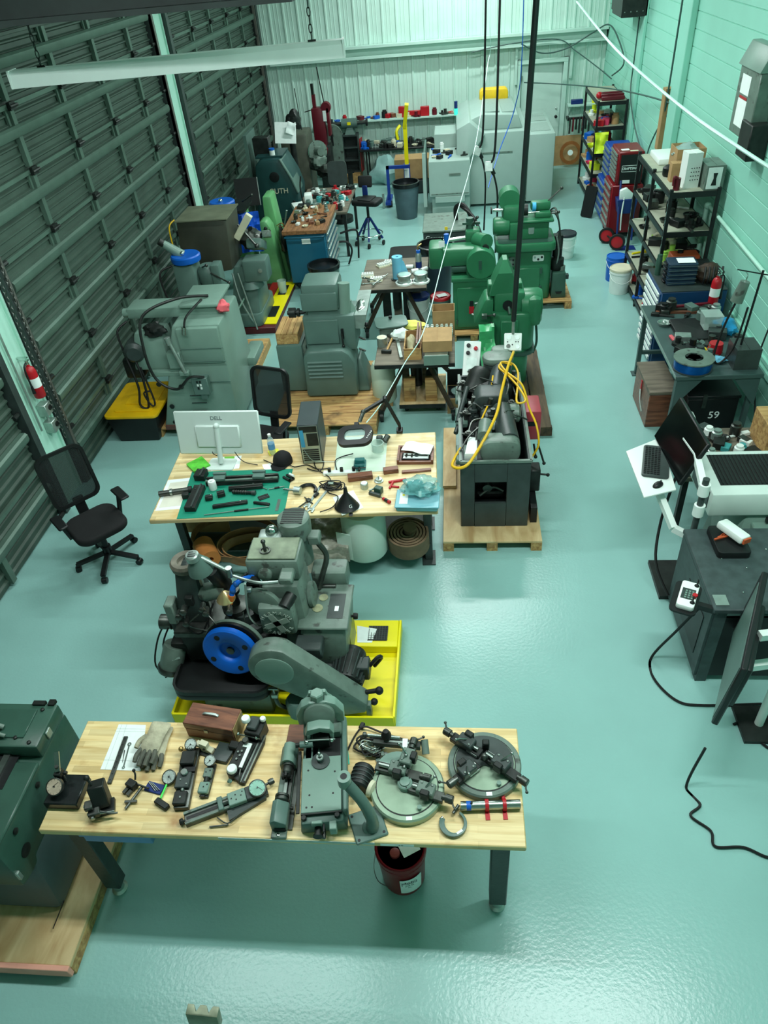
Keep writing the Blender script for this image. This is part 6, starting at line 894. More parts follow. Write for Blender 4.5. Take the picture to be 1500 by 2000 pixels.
for k in range(30): one('small_jar', 'small glass jar in the shallow tray on the near weathered table', 'jar', JAR, lathe([(.02, 0), (.022, .004), (.022, .045), (.016, .05), (.016, .06), (0, .06)], n=10), loc=(-.34+.056*(k % 6), 7.845+.05*(k//6), T1+.1), group='jars in the shallow tray')
t = wthing('plastic_jug', 'large translucent plastic drum beside the near weathered table', 'drum', (-.9, 7.87, 0)); part(t, 'drum', mat('milky_plastic', (190, 210, 190), .35, var=.05), lathe([(.13, .05), (.15, .08), (.15, .5), (.12, .56), (.05, .58), (.05, .62), (0, .62)], (-.9, 7.87, 0), n=28)); part(t, 'box', CARD, box(-1.0, 7.77, 0, -.8, 7.97, .05))
t = wthing('open_carton', 'dark open carton on the floor right of the dolly', 'box', (-.02, 7.75, 0)); part(t, 'body', CARD, box(-.16+.04, 7.56, 0, .1, 7.9, .2)); part(t, 'inside', BLACK, box(-.11, 7.58, .2, .09, 7.88, .202)); part(t, 'rear_flap', BLACK, box(-.12, 7.9, .18, .1, 7.908, .42)); part(t, 'film', mat('clear_film', (170, 205, 200), .15, alpha=.6), lump((0, 7.7, .2), (.07, .08, .06), 3, .5))
# far table
t = thing('towel_roll', 'tall roll of blue paper towel on the far weathered table', 'paper towel', on(T2, 778, 545)); BT = mat('blue_towel', (112, 186, 214), .8, var=.04); part(t, 'roll', BT, ring((0, 0, .02), (0, 0, 1), .075, .02, .3, 26)); part(t, 'loose_end', BT, tr(prism([(0, .05), (.11, .04), (.03, .26), (0, .28)], -.002, .002, 'y'), (.06, -.03, 0))); part(t, 'base', SDARK, cyl((0, 0, 0), (0, 0, .015), .1))
for k, (x, y, lb) in enumerate(((790, 553, 'round tin of wire nearest the towel roll'), (822, 550, 'round tin of wire at the right edge of the far table'))): t = thing('round_tin', lb, 'tin', on(T2, x, y)); part(t, 'spool', ALU, lathe([(.1, 0), (.1, .02), (.085, .03), (.085, .09), (.1, .1), (.1, .125), (.09, .13), (0, .13)], n=30)); part(t, 'top', mat('tin_label', (160, 196, 186), .4), lathe([(.08, .1305), (.08, .132), (0, .132)], n=24)); part(t, 'rim', WHITE, ring((0, -.0, .0), (0, 0, 1), .125, .1, .02, 28))
t = thing('gas_torch', 'blue torch cylinder standing at the back of the far weathered table', 'torch', on(T2, 818, 522)); part(t, 'cylinder', NAVY, lathe([(.045, 0), (.046, .02), (.046, .09), (0, .09)], n=18)); part(t, 'upper', ALU, lathe([(.045, .09), (.045, .17), (.03, .21), (0, .21)], n=18)); part(t, 'valve', BLUE, cyl((0, 0, .2), (0, 0, .25), .03)); part(t, 'nozzle', mat('brass', ()), tube([(0, 0, .25), (0, 0, .3), (.05, .02, .33)], .012))
for k, (x, y, a) in enumerate(((718, 540, 4), (735, 548, 2), (748, 520, 30), (762, 515, -4))): t = thing('block_set', ('white gauge block tray nearest the table corner', 'white gauge block tray in the middle of its row', 'tilted stack of pale note pads', 'pale plastic rack at the back of the far table')[k], 'tray', on(T2, x, y), a); part(t, 'tray', CREAM, box(-.09, -.06, 0, .09, .06, .02)); [part(t, 'block', WHITE, box(-.08+.035*i, -.045+.05*j, .02, -.055+.035*i, -.01+.05*j, .05)) for i in range(5) for j in range(2)]
for k, (p0, p1) in enumerate((((710, 556), (745, 552)), ((722, 550), (752, 541)), ((730, 560), (758, 540)), ((712, 549), (735, 555)))): l, a, d = place(p0, p1, T2); one('steel_tool', ('longest pale wrench near the front of the far table', 'thin steel scriber on the far table', 'steel divider lying diagonally on the far table', 'short bright spanner on the far table')[k], 'tool', STEEL, cyl((-d/2, 0, .012), (d/2, 0, .012), .009, .006, 8), box(-d/2-.03, -.02, 0, -d/2+.02, .02, .02, .004), loc=(l[0], l[1], T2+.012*k), rz=a)
for k, (x, y) in enumerate(((800, 525), (810, 533), (828, 530))): t = thing('small_bottle', ('short white bottle behind the round tins', 'white cap bottle lying behind the round tins', 'white tube at the right rear of the far table')[k], 'bottle', on(T2, x, y), 20*k); part(t, 'body', WHITE, cyl((-.05, 0, .03), (.05, 0, .03), .03)); part(t, 'cap', GREYB, cyl((.05, 0, .03), (.07, 0, .03), .02))
# ---- grey machine with louvred front
pallet('pine pallet under the louvred grey machine', -2.2, 7.15, -.95, 8.75, .14, 6, 'x')
t = wthing('thread_mill', 'grey machine with louvred curved front and square head in the hall middle', 'machine', (-1.55, 8.0, .14))
part(t, 'front_cover', GREYB, prism([(-1.87, .16), (-1.22, .16), (-1.22, .6), (-1.28, .72), (-1.36, .78), (-1.78, .78), (-1.85, .7)], 7.78, 8.2, 'y', .04)); [part(t, 'louvre', GREYB, prism([(7.785, z), (7.76, z+.012), (7.785, z+.03)], -1.8, -1.38, 'x')) for z in (.42, .47, .52, .57, .62)]; part(t, 'mid_body', GREYB, box(-1.82, 7.95, .7, -1.2, 8.4, 1.14, .02)); part(t, 'face_plate', GREYB, box(-1.8, 7.93, .8, -1.4, 7.95, 1.1, .006)); part(t, 'neck', GREYB, box(-1.76, 8.0, 1.1, -1.36, 8.4, 1.2, .02)); part(t, 'head', GREYB, box(-1.8, 7.98, 1.18, -1.36, 8.4, 1.52, .05)); part(t, 'head_band', GREYB, box(-1.81, 7.96, 1.2, -1.38, 8.0, 1.42, .02)); part(t, 'head_motor', GREY, cyl((-1.32, 8.05, 1.1), (-1.3, 8.1, 1.48), .07)); part(t, 'side_bottle', GREY, lathe([(.06, 1.0), (.07, 1.03), (.07, 1.16), (.03, 1.22), (.03, 1.26), (0, 1.26)], (-1.26, 8.12, 0), n=18)); part(t, 'crank_slot', BLACK, box(-1.37, 7.925, .86, -1.34, 7.955, .98)); part(t, 'crank', IRON, cyl((-1.36, 7.9, .94), (-1.35, 7.88, .8), .012), ball((-1.35, 7.88, .79), .02)); part(t, 'spindle', IRON, cyl((-2.02, 8.1, 1.14), (-1.8, 8.1, 1.14), .025), cyl((-2.0, 8.1, 1.14), (-1.92, 8.1, 1.14), .06), cyl((-1.9, 8.1, 1.14), (-1.87, 8.1, 1.14), .05)); part(t, 'work_tray', ALU, frust(-1.22, 8.0, -1.1, 8.7, .95, -1.22, 8.0, -1.06, 8.75, 1.12)); part(t, 'tray_chips', STEEL, lump((-1.15, 8.3, 1.1), (.05, .2, .04), 3, .4)); part(t, 'right_apron', GREYB, frust(-1.24, 7.9, -1.08, 8.4, .16, -1.22, 8.0, -1.18, 8.3, .55, .02)); part(t, 'knob', BLACK, ball((-1.08, 8.1, .95), .03)); part(t, 'handles', SDARK, *[cyl((-1.18, 7.98+.1*k, .7+.1*k), (-1.1, 7.95+.1*k, .68+.1*k), .012) for k in range(4)]); part(t, 'left_cabinet', GREYB, box(-2.2, 7.95, .16, -1.88, 8.5, .78, .015)); part(t, 'cabinet_link', GREYD, box(-1.9, 8.0, .5, -1.84, 8.2, .75), box(-1.9, 8.0, .2, -1.84, 8.2, .3))
t = wthing('timber_box', 'old timber box on the grey cabinet beside the louvred machine', 'box', (-2.04, 8.25, .78)); part(t, 'body', PINEY, box(-2.19, 8.0, .78, -1.92, 8.5, .9, .004)); [part(t, 'lid_board', PINEY, box(-2.19+.07*k, 8.0, .902, -2.125+.07*k, 8.5, .925, .003)) for k in range(4)]
# ================================================================ left side: chairs, milling machines along the doors
MESHM = mat('chair_mesh', (22, 28, 28), .7, var=.1, alpha=.72)
def office_chair(label, loc, rz, h=.47, rec=10):
    t = thing('office_chair', label, 'chair', loc, rz)
    for k in range(5):
        a = R(72*k+18); c, s_ = math.cos(a), math.sin(a); g = part(t, 'base_arm', BLACK, bar((.04*c, .04*s_, .12), (.31*c, .31*s_, .085), .045, .03)); part(g, 'caster', BLACK, cyl((.31*c-.025*s_, .31*s_+.025*c, .03), (.31*c+.025*s_, .31*s_-.025*c, .03), .03, n=14), cyl((.31*c, .31*s_, .05), (.31*c, .31*s_, .09), .012))
    part(t, 'column', BLACK, cyl((0, 0, .1), (0, 0, h-.06), .03), cyl((0, 0, .1), (0, 0, .2), .045)); part(t, 'mechanism', BLACK, box(-.12, -.1, h-.08, .12, .14, h-.04, .01)); part(t, 'seat', mat('seat_fabric', (14, 16, 17), .85, var=.15), prism(rr(-.25, -.24, .25, .24, .13, 6), h-.04, h+.04, 'z', .03, 3))
    X = lambda s_: tr(s_, (0, .27, h+.06), (-rec, 0, 0)); o_, i_ = rr(-.23, .06, .23, .62, .09, 5), rr(-.2, .09, .2, .59, .07, 5); n = len(o_)
    part(t, 'back_frame', BLACK, X(([(x, y, z) for y in (-.016, .016) for x, z in o_]+[(x, y, z) for y in (-.016, .016) for x, z in i_], [q for k in range(n) for q in ([k, (k+1) % n, n+(k+1) % n, n+k], [2*n+k, 3*n+k, 3*n+(k+1) % n, 2*n+(k+1) % n], [k, 2*n+k, 2*n+(k+1) % n, (k+1) % n], [n+k, n+(k+1) % n, 3*n+(k+1) % n, 3*n+k])]))); part(t, 'mesh_back', MESHM, X(prism(i_, -.004, .004, 'y'))); part(t, 'spine', BLACK, X(box(-.05, .01, -.12, .05, .04, .12, .01)), box(-.05, .1, h-.07, .05, .3, h-.04))
    for s_ in (-1, 1): g = part(t, 'armrest', BLACK, box(s_*.3-.045, -.14, h+.2, s_*.3+.045, .1, h+.225, .01)); part(g, 'arm_post', BLACK, bar((s_*.3, .02, h+.2), (s_*.25, .04, h-.04), .04, .03))
    return t
office_chair('black mesh office chair beside the dark overhead door', (-3.42, 4.98, 0), 62-16, .47); office_chair('black mesh office chair behind the middle bench computer', (-2.08, 6.32, 0), -18, .5)
# storage tote
t = wthing('storage_tote', 'black storage tote with yellow lid beside the overhead door', 'tote', (-3.85, 7.45, 0)); part(t, 'tub', BLACK, frust(-4.12, 7.12, -3.62, 7.8, 0, -4.17, 7.06, -3.55, 7.86, .36, .02)); LID = mat('tote_yellow', (222, 176, 12), .4); l = part(t, 'lid', LID, prism(rr(-4.19, 7.04, -3.53, 7.88, .06), .36, .4, 'z', .01)); part(l, 'lid_panel', LID, prism(rr(-4.1, 7.14, -3.62, 7.78, .05), .4, .412, 'z', .004)); part(l, 'lid_rib', LID, box(-4.0, 7.3, .412, -3.72, 7.62, .42, .003))
# tall grey milling machine, seen from behind
pallet('pine pallet under the tall grey milling machine', -3.7, 7.2, -2.72, 9.6, .12, 5, 'x')
t = wthing('milling_machine', 'tall pale grey milling machine with cable box on its rear face', 'machine', (-3.0, 7.8, .12))
part(t, 'column', GREY, frust(-3.55, 7.2, -2.6, 8.3, .12, -3.15, 7.28, -2.6, 8.1, 1.4, .03)); part(t, 'foot', mat('red_brown_foot', (90, 60, 54), .5), box(-3.52, 7.17, .12, -2.62, 8.3, .17)); part(t, 'upper_panel', GREY, box(-3.1, 7.23, .95, -2.62, 7.3, 1.38, .02)); part(t, 'panel_seam', GREYB, *[box(-3.1, 7.222, z, -2.6, 7.232, z+.006) for z in (.98, 1.14, .72)]); [part(t, 'vent', CHAR, box(x, 7.195, z, x+.18, 7.205, z+.008)) for x, z in ((-3.12, .56), (-3.12, .46), (-3.14, .35), (-3.12, .32))]; part(t, 'overarm', GREY, box(-3.75, 7.55, 1.38, -2.68, 7.85, 1.5, .02)); part(t, 'overarm_bar', GREY, cyl((-3.8, 7.6, 1.44), (-2.62, 7.6, 1.44), .05)); part(t, 'top_plate', GREY, box(-3.1, 7.5, 1.5, -2.65, 8.1, 1.54, .02)); part(t, 'red_cap', mat('pink_red', (214, 92, 100), .6), lump((-2.62, 7.58, 1.42), (.08, .07, .12), 5, .4)); part(t, 'knee', GREY, frust(-3.75, 7.3, -3.3, 7.7, .85, -3.65, 7.35, -3.32, 7.65, 1.3, .04)); part(t, 'knee_shelf', GREY, box(-3.55, 7.24, .8, -3.05, 7.4, .86, .01)); part(t, 'side_box', GREY, box(-3.28, 7.22, .9, -3.12, 7.32, 1.1, .01)); part(t, 'spindle_motor', CHAR, lathe([(.1, 0), (.12, .03), (.12, .2), (.08, .24), (0, .24)], (-3.72, 7.5, 1.08), (.2, -1, 0), 22)); part(t, 'gear_bits', IRON, lump((-3.4, 7.4, 1.25), (.12, .1, .14), 7, .5)); part(t, 'left_bracket', IRON, box(-3.92, 7.4, .7, -3.7, 7.6, .95, .03)); part(t, 'feed_rod', ALU, cyl((-3.2, 7.2, 1.3), (-3.08, 7.16, .88), .022), cyl((-3.2, 7.2, 1.3), (-3.19, 7.2, 1.22), .035)); part(t, 'rod_clamp', GREY, box(-3.16, 7.15, .84, -3.04, 7.22, .9, .01)); [part(t, 'port', BLACK, lathe([(.03, 0), (.03, .006), (0, .006)], (x, 7.21, z), (0, -1, 0), 14)) for x, z in ((-3.46, .72), (-3.2, .68), (-3.38, .42), (-3.4, .2))]
b = part(t, 'switch_box', GREYB, box(-3.02, 7.1, .62, -2.83, 7.2, .84, .008)); [part(b, 'switch_window', c, box(-2.96+.035*i, 7.094, .7+.04*j, -2.94+.035*i, 7.1, .725+.04*j)) for c, i, j in ((BLACK, 0, 2), (BLACK, 1, 2), (WHITE, 0, 1), (WHITE, 1, 1), (BLACK, 0, 0), (WHITE, 1, 0))]; part(b, 'box_foot', GREYB, box(-2.95, 7.12, .56, -2.88, 7.18, .62)); part(t, 'cable', IRON, tube([(-2.86, 7.12, .84), (-3.0, 7.05, .88), (-3.2, 7.08, .72), (-3.42, 7.1, .85), (-3.48, 7.15, 1.2), (-3.45, 7.3, 1.52), (-3.1, 7.5, 1.62), (-2.8, 7.7, 1.56)], .016, 8, 7)); part(t, 'cable', IRON, tube([(-2.85, 7.6, 1.56), (-2.95, 7.3, 1.5), (-2.97, 7.2, 1.42)], .013)); part(t, 'plug', CHROME, cyl((-2.97, 7.19, 1.42), (-2.98, 7.17, 1.34), .026)); part(t, 'cable', RUB, tube([(-3.8, 7.3, 1.1), (-3.72, 7.22, .7), (-3.76, 7.2, .46), (-3.66, 7.2, .44), (-3.65, 7.25, .8), (-3.7, 7.3, 1.0)], .014)); part(t, 'cable', RUB, tube([(-3.66, 7.3, .9), (-3.58, 7.22, .5), (-3.62, 7.2, .45), (-3.68, 7.22, .6), (-3.6, 7.24, .62)], .011)); part(t, 'cable', RUB, tube([(-3.75, 7.5, 1.38), (-3.85, 7.4, 1.3), (-3.82, 7.35, 1.05)], .012)); part(t, 'side_table', GREY, box(-2.68, 8.0, .5, -2.5, 8.5, .62, .03))
# grey mill with blue wheel
t = wthing('vertical_mill', 'slim grey mill with blue handwheel on top and angled handle', 'machine', (-3.55, 9.2, .12)); part(t, 'column', GREYB, frust(-3.69, 9.0, -3.35, 9.5, .12, -3.7, 9.1, -3.42, 9.4, 1.42, .03)); part(t, 'wheel', BLUE, lathe([(.19, 0), (.195, .02), (.195, .07), (.18, .085), (.1, .08), (.04, .07), (0, .07)], (-3.53, 9.22, 1.44), n=36)); part(t, 'wheel_hub', CHROME, ball((-3.56, 9.2, 1.54), .03)); part(t, 'head_barrel', GREYB, lathe([(.13, .9), (.14, .95), (.14, 1.1), (.12, 1.12), (.14, 1.15), (.14, 1.3), (.1, 1.36), (0, 1.36)], (-3.28, 9.25, 0), n=24)); part(t, 'head_slide', GREYB, box(-3.2, 9.1, .75, -3.08, 9.3, 1.4, .02)); part(t, 'handle', GREY, cyl((-3.58, 9.25, 1.5), (-3.78, 9.2, 1.68), .07, .05)); part(t, 'handle_tip', IRON, cyl((-3.76, 9.2, 1.66), (-3.82, 9.18, 1.72), .045)); part(t, 'table', ALU, box(-3.45, 8.9, .78, -2.95, 9.2, .84, .01)); part(t, 'vise', SDARK, lump((-3.15, 9.0, .84), (.14, .1, .16), 4, .5), ball((-3.0, 9.0, .95), .05)); part(t, 'cable', RUB, tube([(-3.7, 9.1, 1.42), (-3.85, 9.0, 1.35), (-3.8, 8.95, 1.0), (-3.7, 8.9, .8)], .014)); lever(t, (-3.2, 9.1, 1.3), (-2.95, 9.0, 1.2)); lever(t, (-3.3, 9.1, 1.38), (-3.2, 9.0, 1.44))
# tool grinder with brown hood on the red and yellow tray
t = wthing('spill_tray', 'dark red tray with yellow top plate beside the hooded grinder', 'tray', (-3.0, 10.6, 0)); DR = mat('dark_red_paint', (84, 22, 26), .5); part(t, 'base', DR, box(-3.5, 10.0, 0, -2.72, 11.75, .1, .008)); p = part(t, 'top_plate', YEL, ([(-2.99, 10.12, .102), (-2.72, 10.1, .102), (-2.7, 11.75, .102), (-2.95, 11.75, .102), (-2.99, 10.12, .112), (-2.72, 10.1, .112), (-2.7, 11.75, .112), (-2.95, 11.75, .112)], [[3, 2, 1, 0], [4, 5, 6, 7], [0, 1, 5, 4], [1, 2, 6, 5], [2, 3, 7, 6], [3, 0, 4, 7]])); [part(p, 'black_pad', BLACK, box(-2.91, y, .112, -2.78, y+.4, .116)) for y in (10.35, 11.2)]; part(t, 'blue_strip', NAVY, box(-3.02, 10.12, .1, -2.99, 11.0, .115)); part(t, 'red_strip', RED, box(-3.1, 11.1, .1, -2.97, 11.75, .112))
t = thing('clear_beaker', 'clear plastic beaker on the yellow tray plate', 'beaker', (-2.83, 11.3, .116)); part(t, 'wall', mat('clear_jar', ()), lathe([(.06, 0), (.075, .2), (.07, .2), (.056, .006), (0, .006)], n=24))
t = wthing('hooded_grinder', 'grey tool grinder with large dark brown sheet hood', 'machine', (-3.2, 10.4, .1)); HOOD = mat('brown_hood', (70, 72, 62), .45, .3, var=.25, sc=3); part(t, 'hood', HOOD, prism([(-3.9, .92), (-3.17, 1.02), (-3.12, 1.7), (-3.82, 1.72)], 9.95, 10.6, 'y', .01)); part(t, 'hood_top', mat('hood_top', (104, 110, 90), .5, var=.2), box(-3.84, 9.93, 1.715, -3.1, 10.62, 1.73)); part(t, 'lamp_strip', CREAM, tr(box(-.05, -.04, -.2, .05, .04, .2, .006), (-3.0, 10.3, 1.5), (0, 38, 0))); part(t, 'base', GREYB, frust(-3.3, 10.05, -2.92, 10.8, .1, -3.25, 10.15, -2.9, 10.7, .8, .05)); part(t, 'base_rim', GREYB, prism(rr(-3.4, 10.02, -2.9, 11.0, .12), .1, .3, 'z', .02)); part(t, 'stand_side', GREYB, frust(-3.35, 10.1, -3.15, 10.5, .3, -3.2, 10.1, -3.0, 10.5, 1.0)); part(t, 'control_box', GREYB, box(-3.06, 10.05, .78, -2.7, 10.35, 1.1, .035)); part(t, 'round_lock', ALU, lathe([(.03, 0), (.03, .01), (0, .012)], (-2.8, 10.05, .95), (0, -1, 0), 16)); part(t, 'bracket', GREYB, lathe([(.18, .68), (.14, .78), (.0, .78)], (-3.0, 10.2, 0), n=20)); part(t, 'work_head', GREYB, tr(box(-.12, -.16, 0, .12, .16, .14, .03), (-2.9, 10.45, 1.12), (-25, 0, 0))); part(t, 'spindle_cluster', SDARK, lump((-3.0, 10.6, 1.1), (.16, .14, .26), 12, .55)); part(t, 'upper_slide', GREYD, tr(box(-.06, -.2, 0, .06, .1, .1, .02), (-2.78, 10.7, 1.2), (-20, 0, 10))); lever(t, (-3.1, 10.4, 1.5), (-2.85, 10.3, 1.22), .016); part(t, 'rod', ALU, cyl((-3.12, 10.0, .95), (-2.98, 9.95, .1), .012)); part(t, 'cord', YC, tube([(-3.85, 9.98, 1.74), (-3.92, 9.9, 1.66), (-3.93, 9.9, 1.35), (-3.92, 9.92, 1.0)], .01)); part(t, 'hose', ALU, tube([(-3.2, 10.0, .95), (-3.15, 9.95, .6), (-3.05, 9.95, .3), (-3.0, 10.0, .15)], .014)); part(t, 'shield', mat('clear_shield', (150, 190, 170), .2, alpha=.5), tr(box(-.01, -.25, 0, .01, .2, .4), (-3.32, 9.9, .2), (0, 30, 0)))
# green machines behind
t = wthing('green_shaper', 'light green machine with blue handwheel behind the hooded grinder', 'machine', (-3.4, 11.9, 0)); part(t, 'column', LGRN, frust(-3.75, 11.8, -3.35, 12.3, 0, -3.68, 11.85, -3.4, 12.2, 1.3, .04)); part(t, 'second_column', LGRN, prism([(-3.3, 0), (-2.9, 0), (-2.98, 1.0), (-3.05, 1.12), (-3.16, 1.1), (-3.2, .9)], 11.78, 12.08, 'y', .04)); part(t, 'rear_column', LGRN, prism([(-3.2, 0), (-2.85, 0), (-2.98, 1.4), (-3.12, 1.4)], 12.1, 12.5, 'y', .03)); part(t, 'shelf', BLACK, prism(rr(-4.0, 11.55, -3.3, 12.2, .1), 1.32, 1.36)); part(t, 'wheel', BLUE, lathe([(.2, 0), (.21, .02), (.21, .06), (.19, .08), (.1, .075), (0, .07)], (-3.72, 11.85, 1.37), n=32)); part(t, 'wheel_hub', CHROME, ball((-3.72, 11.8, 1.46), .035)); part(t, 'knob', RUB, ball((-3.06, 11.77, 1.0), .03), ball((-3.0, 11.77, .96), .022)); lever(t, (-3.4, 11.9, 1.4), (-3.2, 11.8, 1.52)); part(t, 'copper_loop', mat('copper', (190, 120, 70), .35, .8), tube([(-2.9, 11.9, 1.0), (-2.8, 11.85, 1.05), (-2.78, 11.9, .98), (-2.9, 12.0, .95)], .008)); part(t, 'valve_block', SDARK, lump((-2.86, 12.0, .55), (.06, .08, .4), 3, .5))
one('blue_tarp', 'crumpled blue tarp hung between the light green columns', 'tarp', mat('tarp_blue', (8, 80, 190), .45, var=.3, sc=6), tr(sheet(-.22, -.3, .22, .3, 0, .12, 10, 12, 6, .02), (0, 0, 0), (66, 0, 10)), loc=(-3.32, 11.6, 1.0))
t = wthing('oil_drum', 'small dark green oil drum beside the teal cabinet', 'drum', (-2.99, 12.8, 0)); part(t, 'drum', GRND, lathe([(.2, 0), (.2, .2), (.21, .21), (.2, .22), (.2, .42), (.21, .43), (.2, .44), (.2, .62), (0, .62)], (-2.99, 12.8, 0), n=28)); part(t, 'pump_handle', ALU, cyl((-3.0, 12.7, .62), (-2.86, 12.62, 1.02), .014)); part(t, 'hook', IRON, tube([(-3.04, 12.58, .6), (-3.0, 12.57, .45), (-2.95, 12.58, .3)], .012))
one('floor_board', 'pale board on the floor before the oil drum', 'board', mat('dusty_board', (150, 150, 120), .8, var=.15), box(-.05, -.2, 0, .1, .5, .03), loc=(-2.8, 12.0, 0))
t = wthing('dark_screen', 'dark flat screen leaning behind the blue tarp', 'screen', (-3.6, 13.0, .9)); part(t, 'panel', BLACK, tr(box(-.2, -.02, 0, .2, .02, .45), (-3.6, 13.0, 1.02), (-12, 0, 8))); part(t, 'stand', SDARK, cyl((-3.55, 13.1, 0), (-3.55, 13.1, 1.1), .03)); part(t, 'edge', ALU, tr(box(.2, -.022, 0, .21, .022, .45), (-3.6, 13.0, 1.02), (-12, 0, 8)))
# dark teal machine and what stands behind it
TEALD = mat('dark_teal_enamel', (30, 66, 66), .38, var=.08)
t = wthing('jig_borer', 'dark teal cast machine with round port and cream lettering', 'machine', (-3.35, 14.1, 0)); part(t, 'body', TEALD, prism([(-3.68, 0), (-3.0, 0), (-2.88, .95), (-2.95, 1.2), (-3.12, 1.55), (-3.5, 1.55), (-3.62, 1.45), (-3.72, .6)], 13.9, 14.7, 'y', .05)); part(t, 'port', BLACK, lathe([(.085, 0), (.09, .012), (.06, .02), (0, .015)], (-3.28, 13.9, 1.25), (0, -1, 0), 24)); part(t, 'chamfer_panel', GREYB, prism([(-3.12, 1.54), (-2.95, 1.2), (-2.87, .95), (-2.9, .94), (-3.0, 1.22), (-3.16, 1.54)], 13.88, 14.4, 'y', .02)); [part(t, 'vent', CHAR, box(-3.3, 13.89, z, -3.0, 13.9, z+.015)) for z in (.3, .35, .4, .45, .5)]; part(t, 'knob', BLACK, knob((-2.98, 13.9, .8), (0, -1, 0), .03, .04)); text(t, 'lettering', 'GUTH', .13, CREAM, (-3.24, 13.893, 1.0), (90, 0, 0), .002); part(t, 'pendant_box', IRON, box(-3.66, 14.2, 1.5, -3.36, 14.4, 1.85, .01)); part(t, 'top_tray', TEALD, box(-3.6, 14.0, 1.55, -3.1, 14.6, 1.58)); part(t, 'white_jar', WHITE, cyl((-3.3, 14.1, 1.58), (-3.3, 14.1, 1.66), .05)); part(t, 'jar_lid', BLUE, cyl((-3.3, 14.1, 1.66), (-3.3, 14.1, 1.69), .052)); part(t, 'side_panel', GREYB, box(-3.82, 14.2, .4, -3.76, 14.9, 1.9))
t = wthing('paper_easel', 'white paper sheets clipped on a dark post left of the back shelf', 'paper', (-3.1, 15.0, 0)); part(t, 'sheet', PAPER, tr(box(-.2, 0, -.2, .2, .006, .16), (-3.18, 14.95, 1.78), (-18, 5, 5))); part(t, 'curled_sheet', PAPER, tr(sheet(-.08, -.1, .08, .1, 0, .06, 6, 6, 4), (-3.06, 14.93, 1.83), (70, 20, 0))); part(t, 'post', IRON, cyl((-3.1, 15.08, 0), (-3.1, 15.08, 2.0), .06)); part(t, 'head', IRON, lump((-3.03, 15.12, 1.78), (.15, .12, .3), 8, .4))
t = wthing('old_miller', 'brown old milling machine with round spindle flange before the back wall', 'machine', (-3.05, 16.0, 0)); part(t, 'column', mat('oily_brown', (74, 78, 66), .5, var=.3, sc=5), box(-3.5, 15.8, 0, -2.95, 16.5, 1.55, .05)); part(t, 'flange', GREYD, lathe([(.2, 0), (.2, .04), (.1, .05), (.08, .2), (0, .2)], (-2.78, 15.9, 1.2), (.5, -.8, .1), 26)); part(t, 'flange_ring', CHROME, ring((-2.79, 15.88, 1.2), (.5, -.8, .1), .2, .17, .02, 26)); part(t, 'arm', SDARK, cyl((-2.95, 15.9, .95), (-2.35, 15.7, .85), .09)); part(t, 'arm_bits', SDARK, lump((-2.6, 15.8, .75), (.25, .2, .25), 9, .5)); part(t, 'knee', GREYD, lump((-2.75, 15.8, .9), (.16, .15, .3), 5, .4)); part(t, 'base', IRON, box(-3.3, 15.3, 0, -2.5, 15.9, .5, .05)); part(t, 'rod', IRON, cyl((-3.1, 16.2, 1.55), (-3.14, 16.2, 2.3), .008))
t = wthing('round_plate_rack', 'grey round-topped face plate standing against the back wall', 'plate', (-2.75, 17.6, 0)); part(t, 'plate', GREYD, prism([(-2.95, .5), (-2.5, .5), (-2.5, 1.1)]+circ(-2.72, 1.1, .23, 12, 0, 180), 17.7, 17.76, 'y')); part(t, 'stand', IRON, box(-2.95, 17.5, 0, -2.5, 17.9, .5)); part(t, 'slot', BLACK, box(-2.75, 17.69, .9, -2.7, 17.7, 1.25))
MAR = mat('maroon_paint', (96, 18, 32), .4)
t = wthing('arbor_press', 'tall maroon arbor press rising before the back wall shelf', 'press', (-2.9, 17.2, 0)); part(t, 'frame', MAR, prism([(-3.04, 1.0), (-2.78, 1.0), (-2.76, 1.3), (-2.8, 1.75), (-3.04, 1.75)], 17.2, 17.45, 'y', .02)); part(t, 'ram', MAR, box(-3.0, 17.25, 1.7, -2.93, 17.35, 2.0)); part(t, 'ram_top', IRON, box(-3.0, 17.26, 2.0, -2.95, 17.34, 2.2)); part(t, 'gear_cover', MAR, lathe([(.1, 0), (.11, .03), (.11, .12), (0, .12)], (-2.72, 17.2, 1.75), (0, 1, 0), 20)); part(t, 'pillar', IRON, box(-2.98, 17.2, 0, -2.7, 17.5, 1.02, .02)); part(t, 'anvil', MAR, lump((-2.9, 17.1, .85), (.14, .14, .25), 3, .3)); part(t, 'label', PAPER, box(-2.79, 17.18, 1.5, -2.72, 17.19, 1.7)); lever(t, (-3.2, 17.3, 1.68), (-3.0, 17.3, 1.72)); part(t, 'lever_bar', IRON, cyl((-2.75, 17.25, 1.85), (-2.82, 17.25, 2.5), .012)); part(t, 'side_arm', MAR, box(-2.72, 17.2, 1.2, -2.66, 17.4, 1.75, .01))
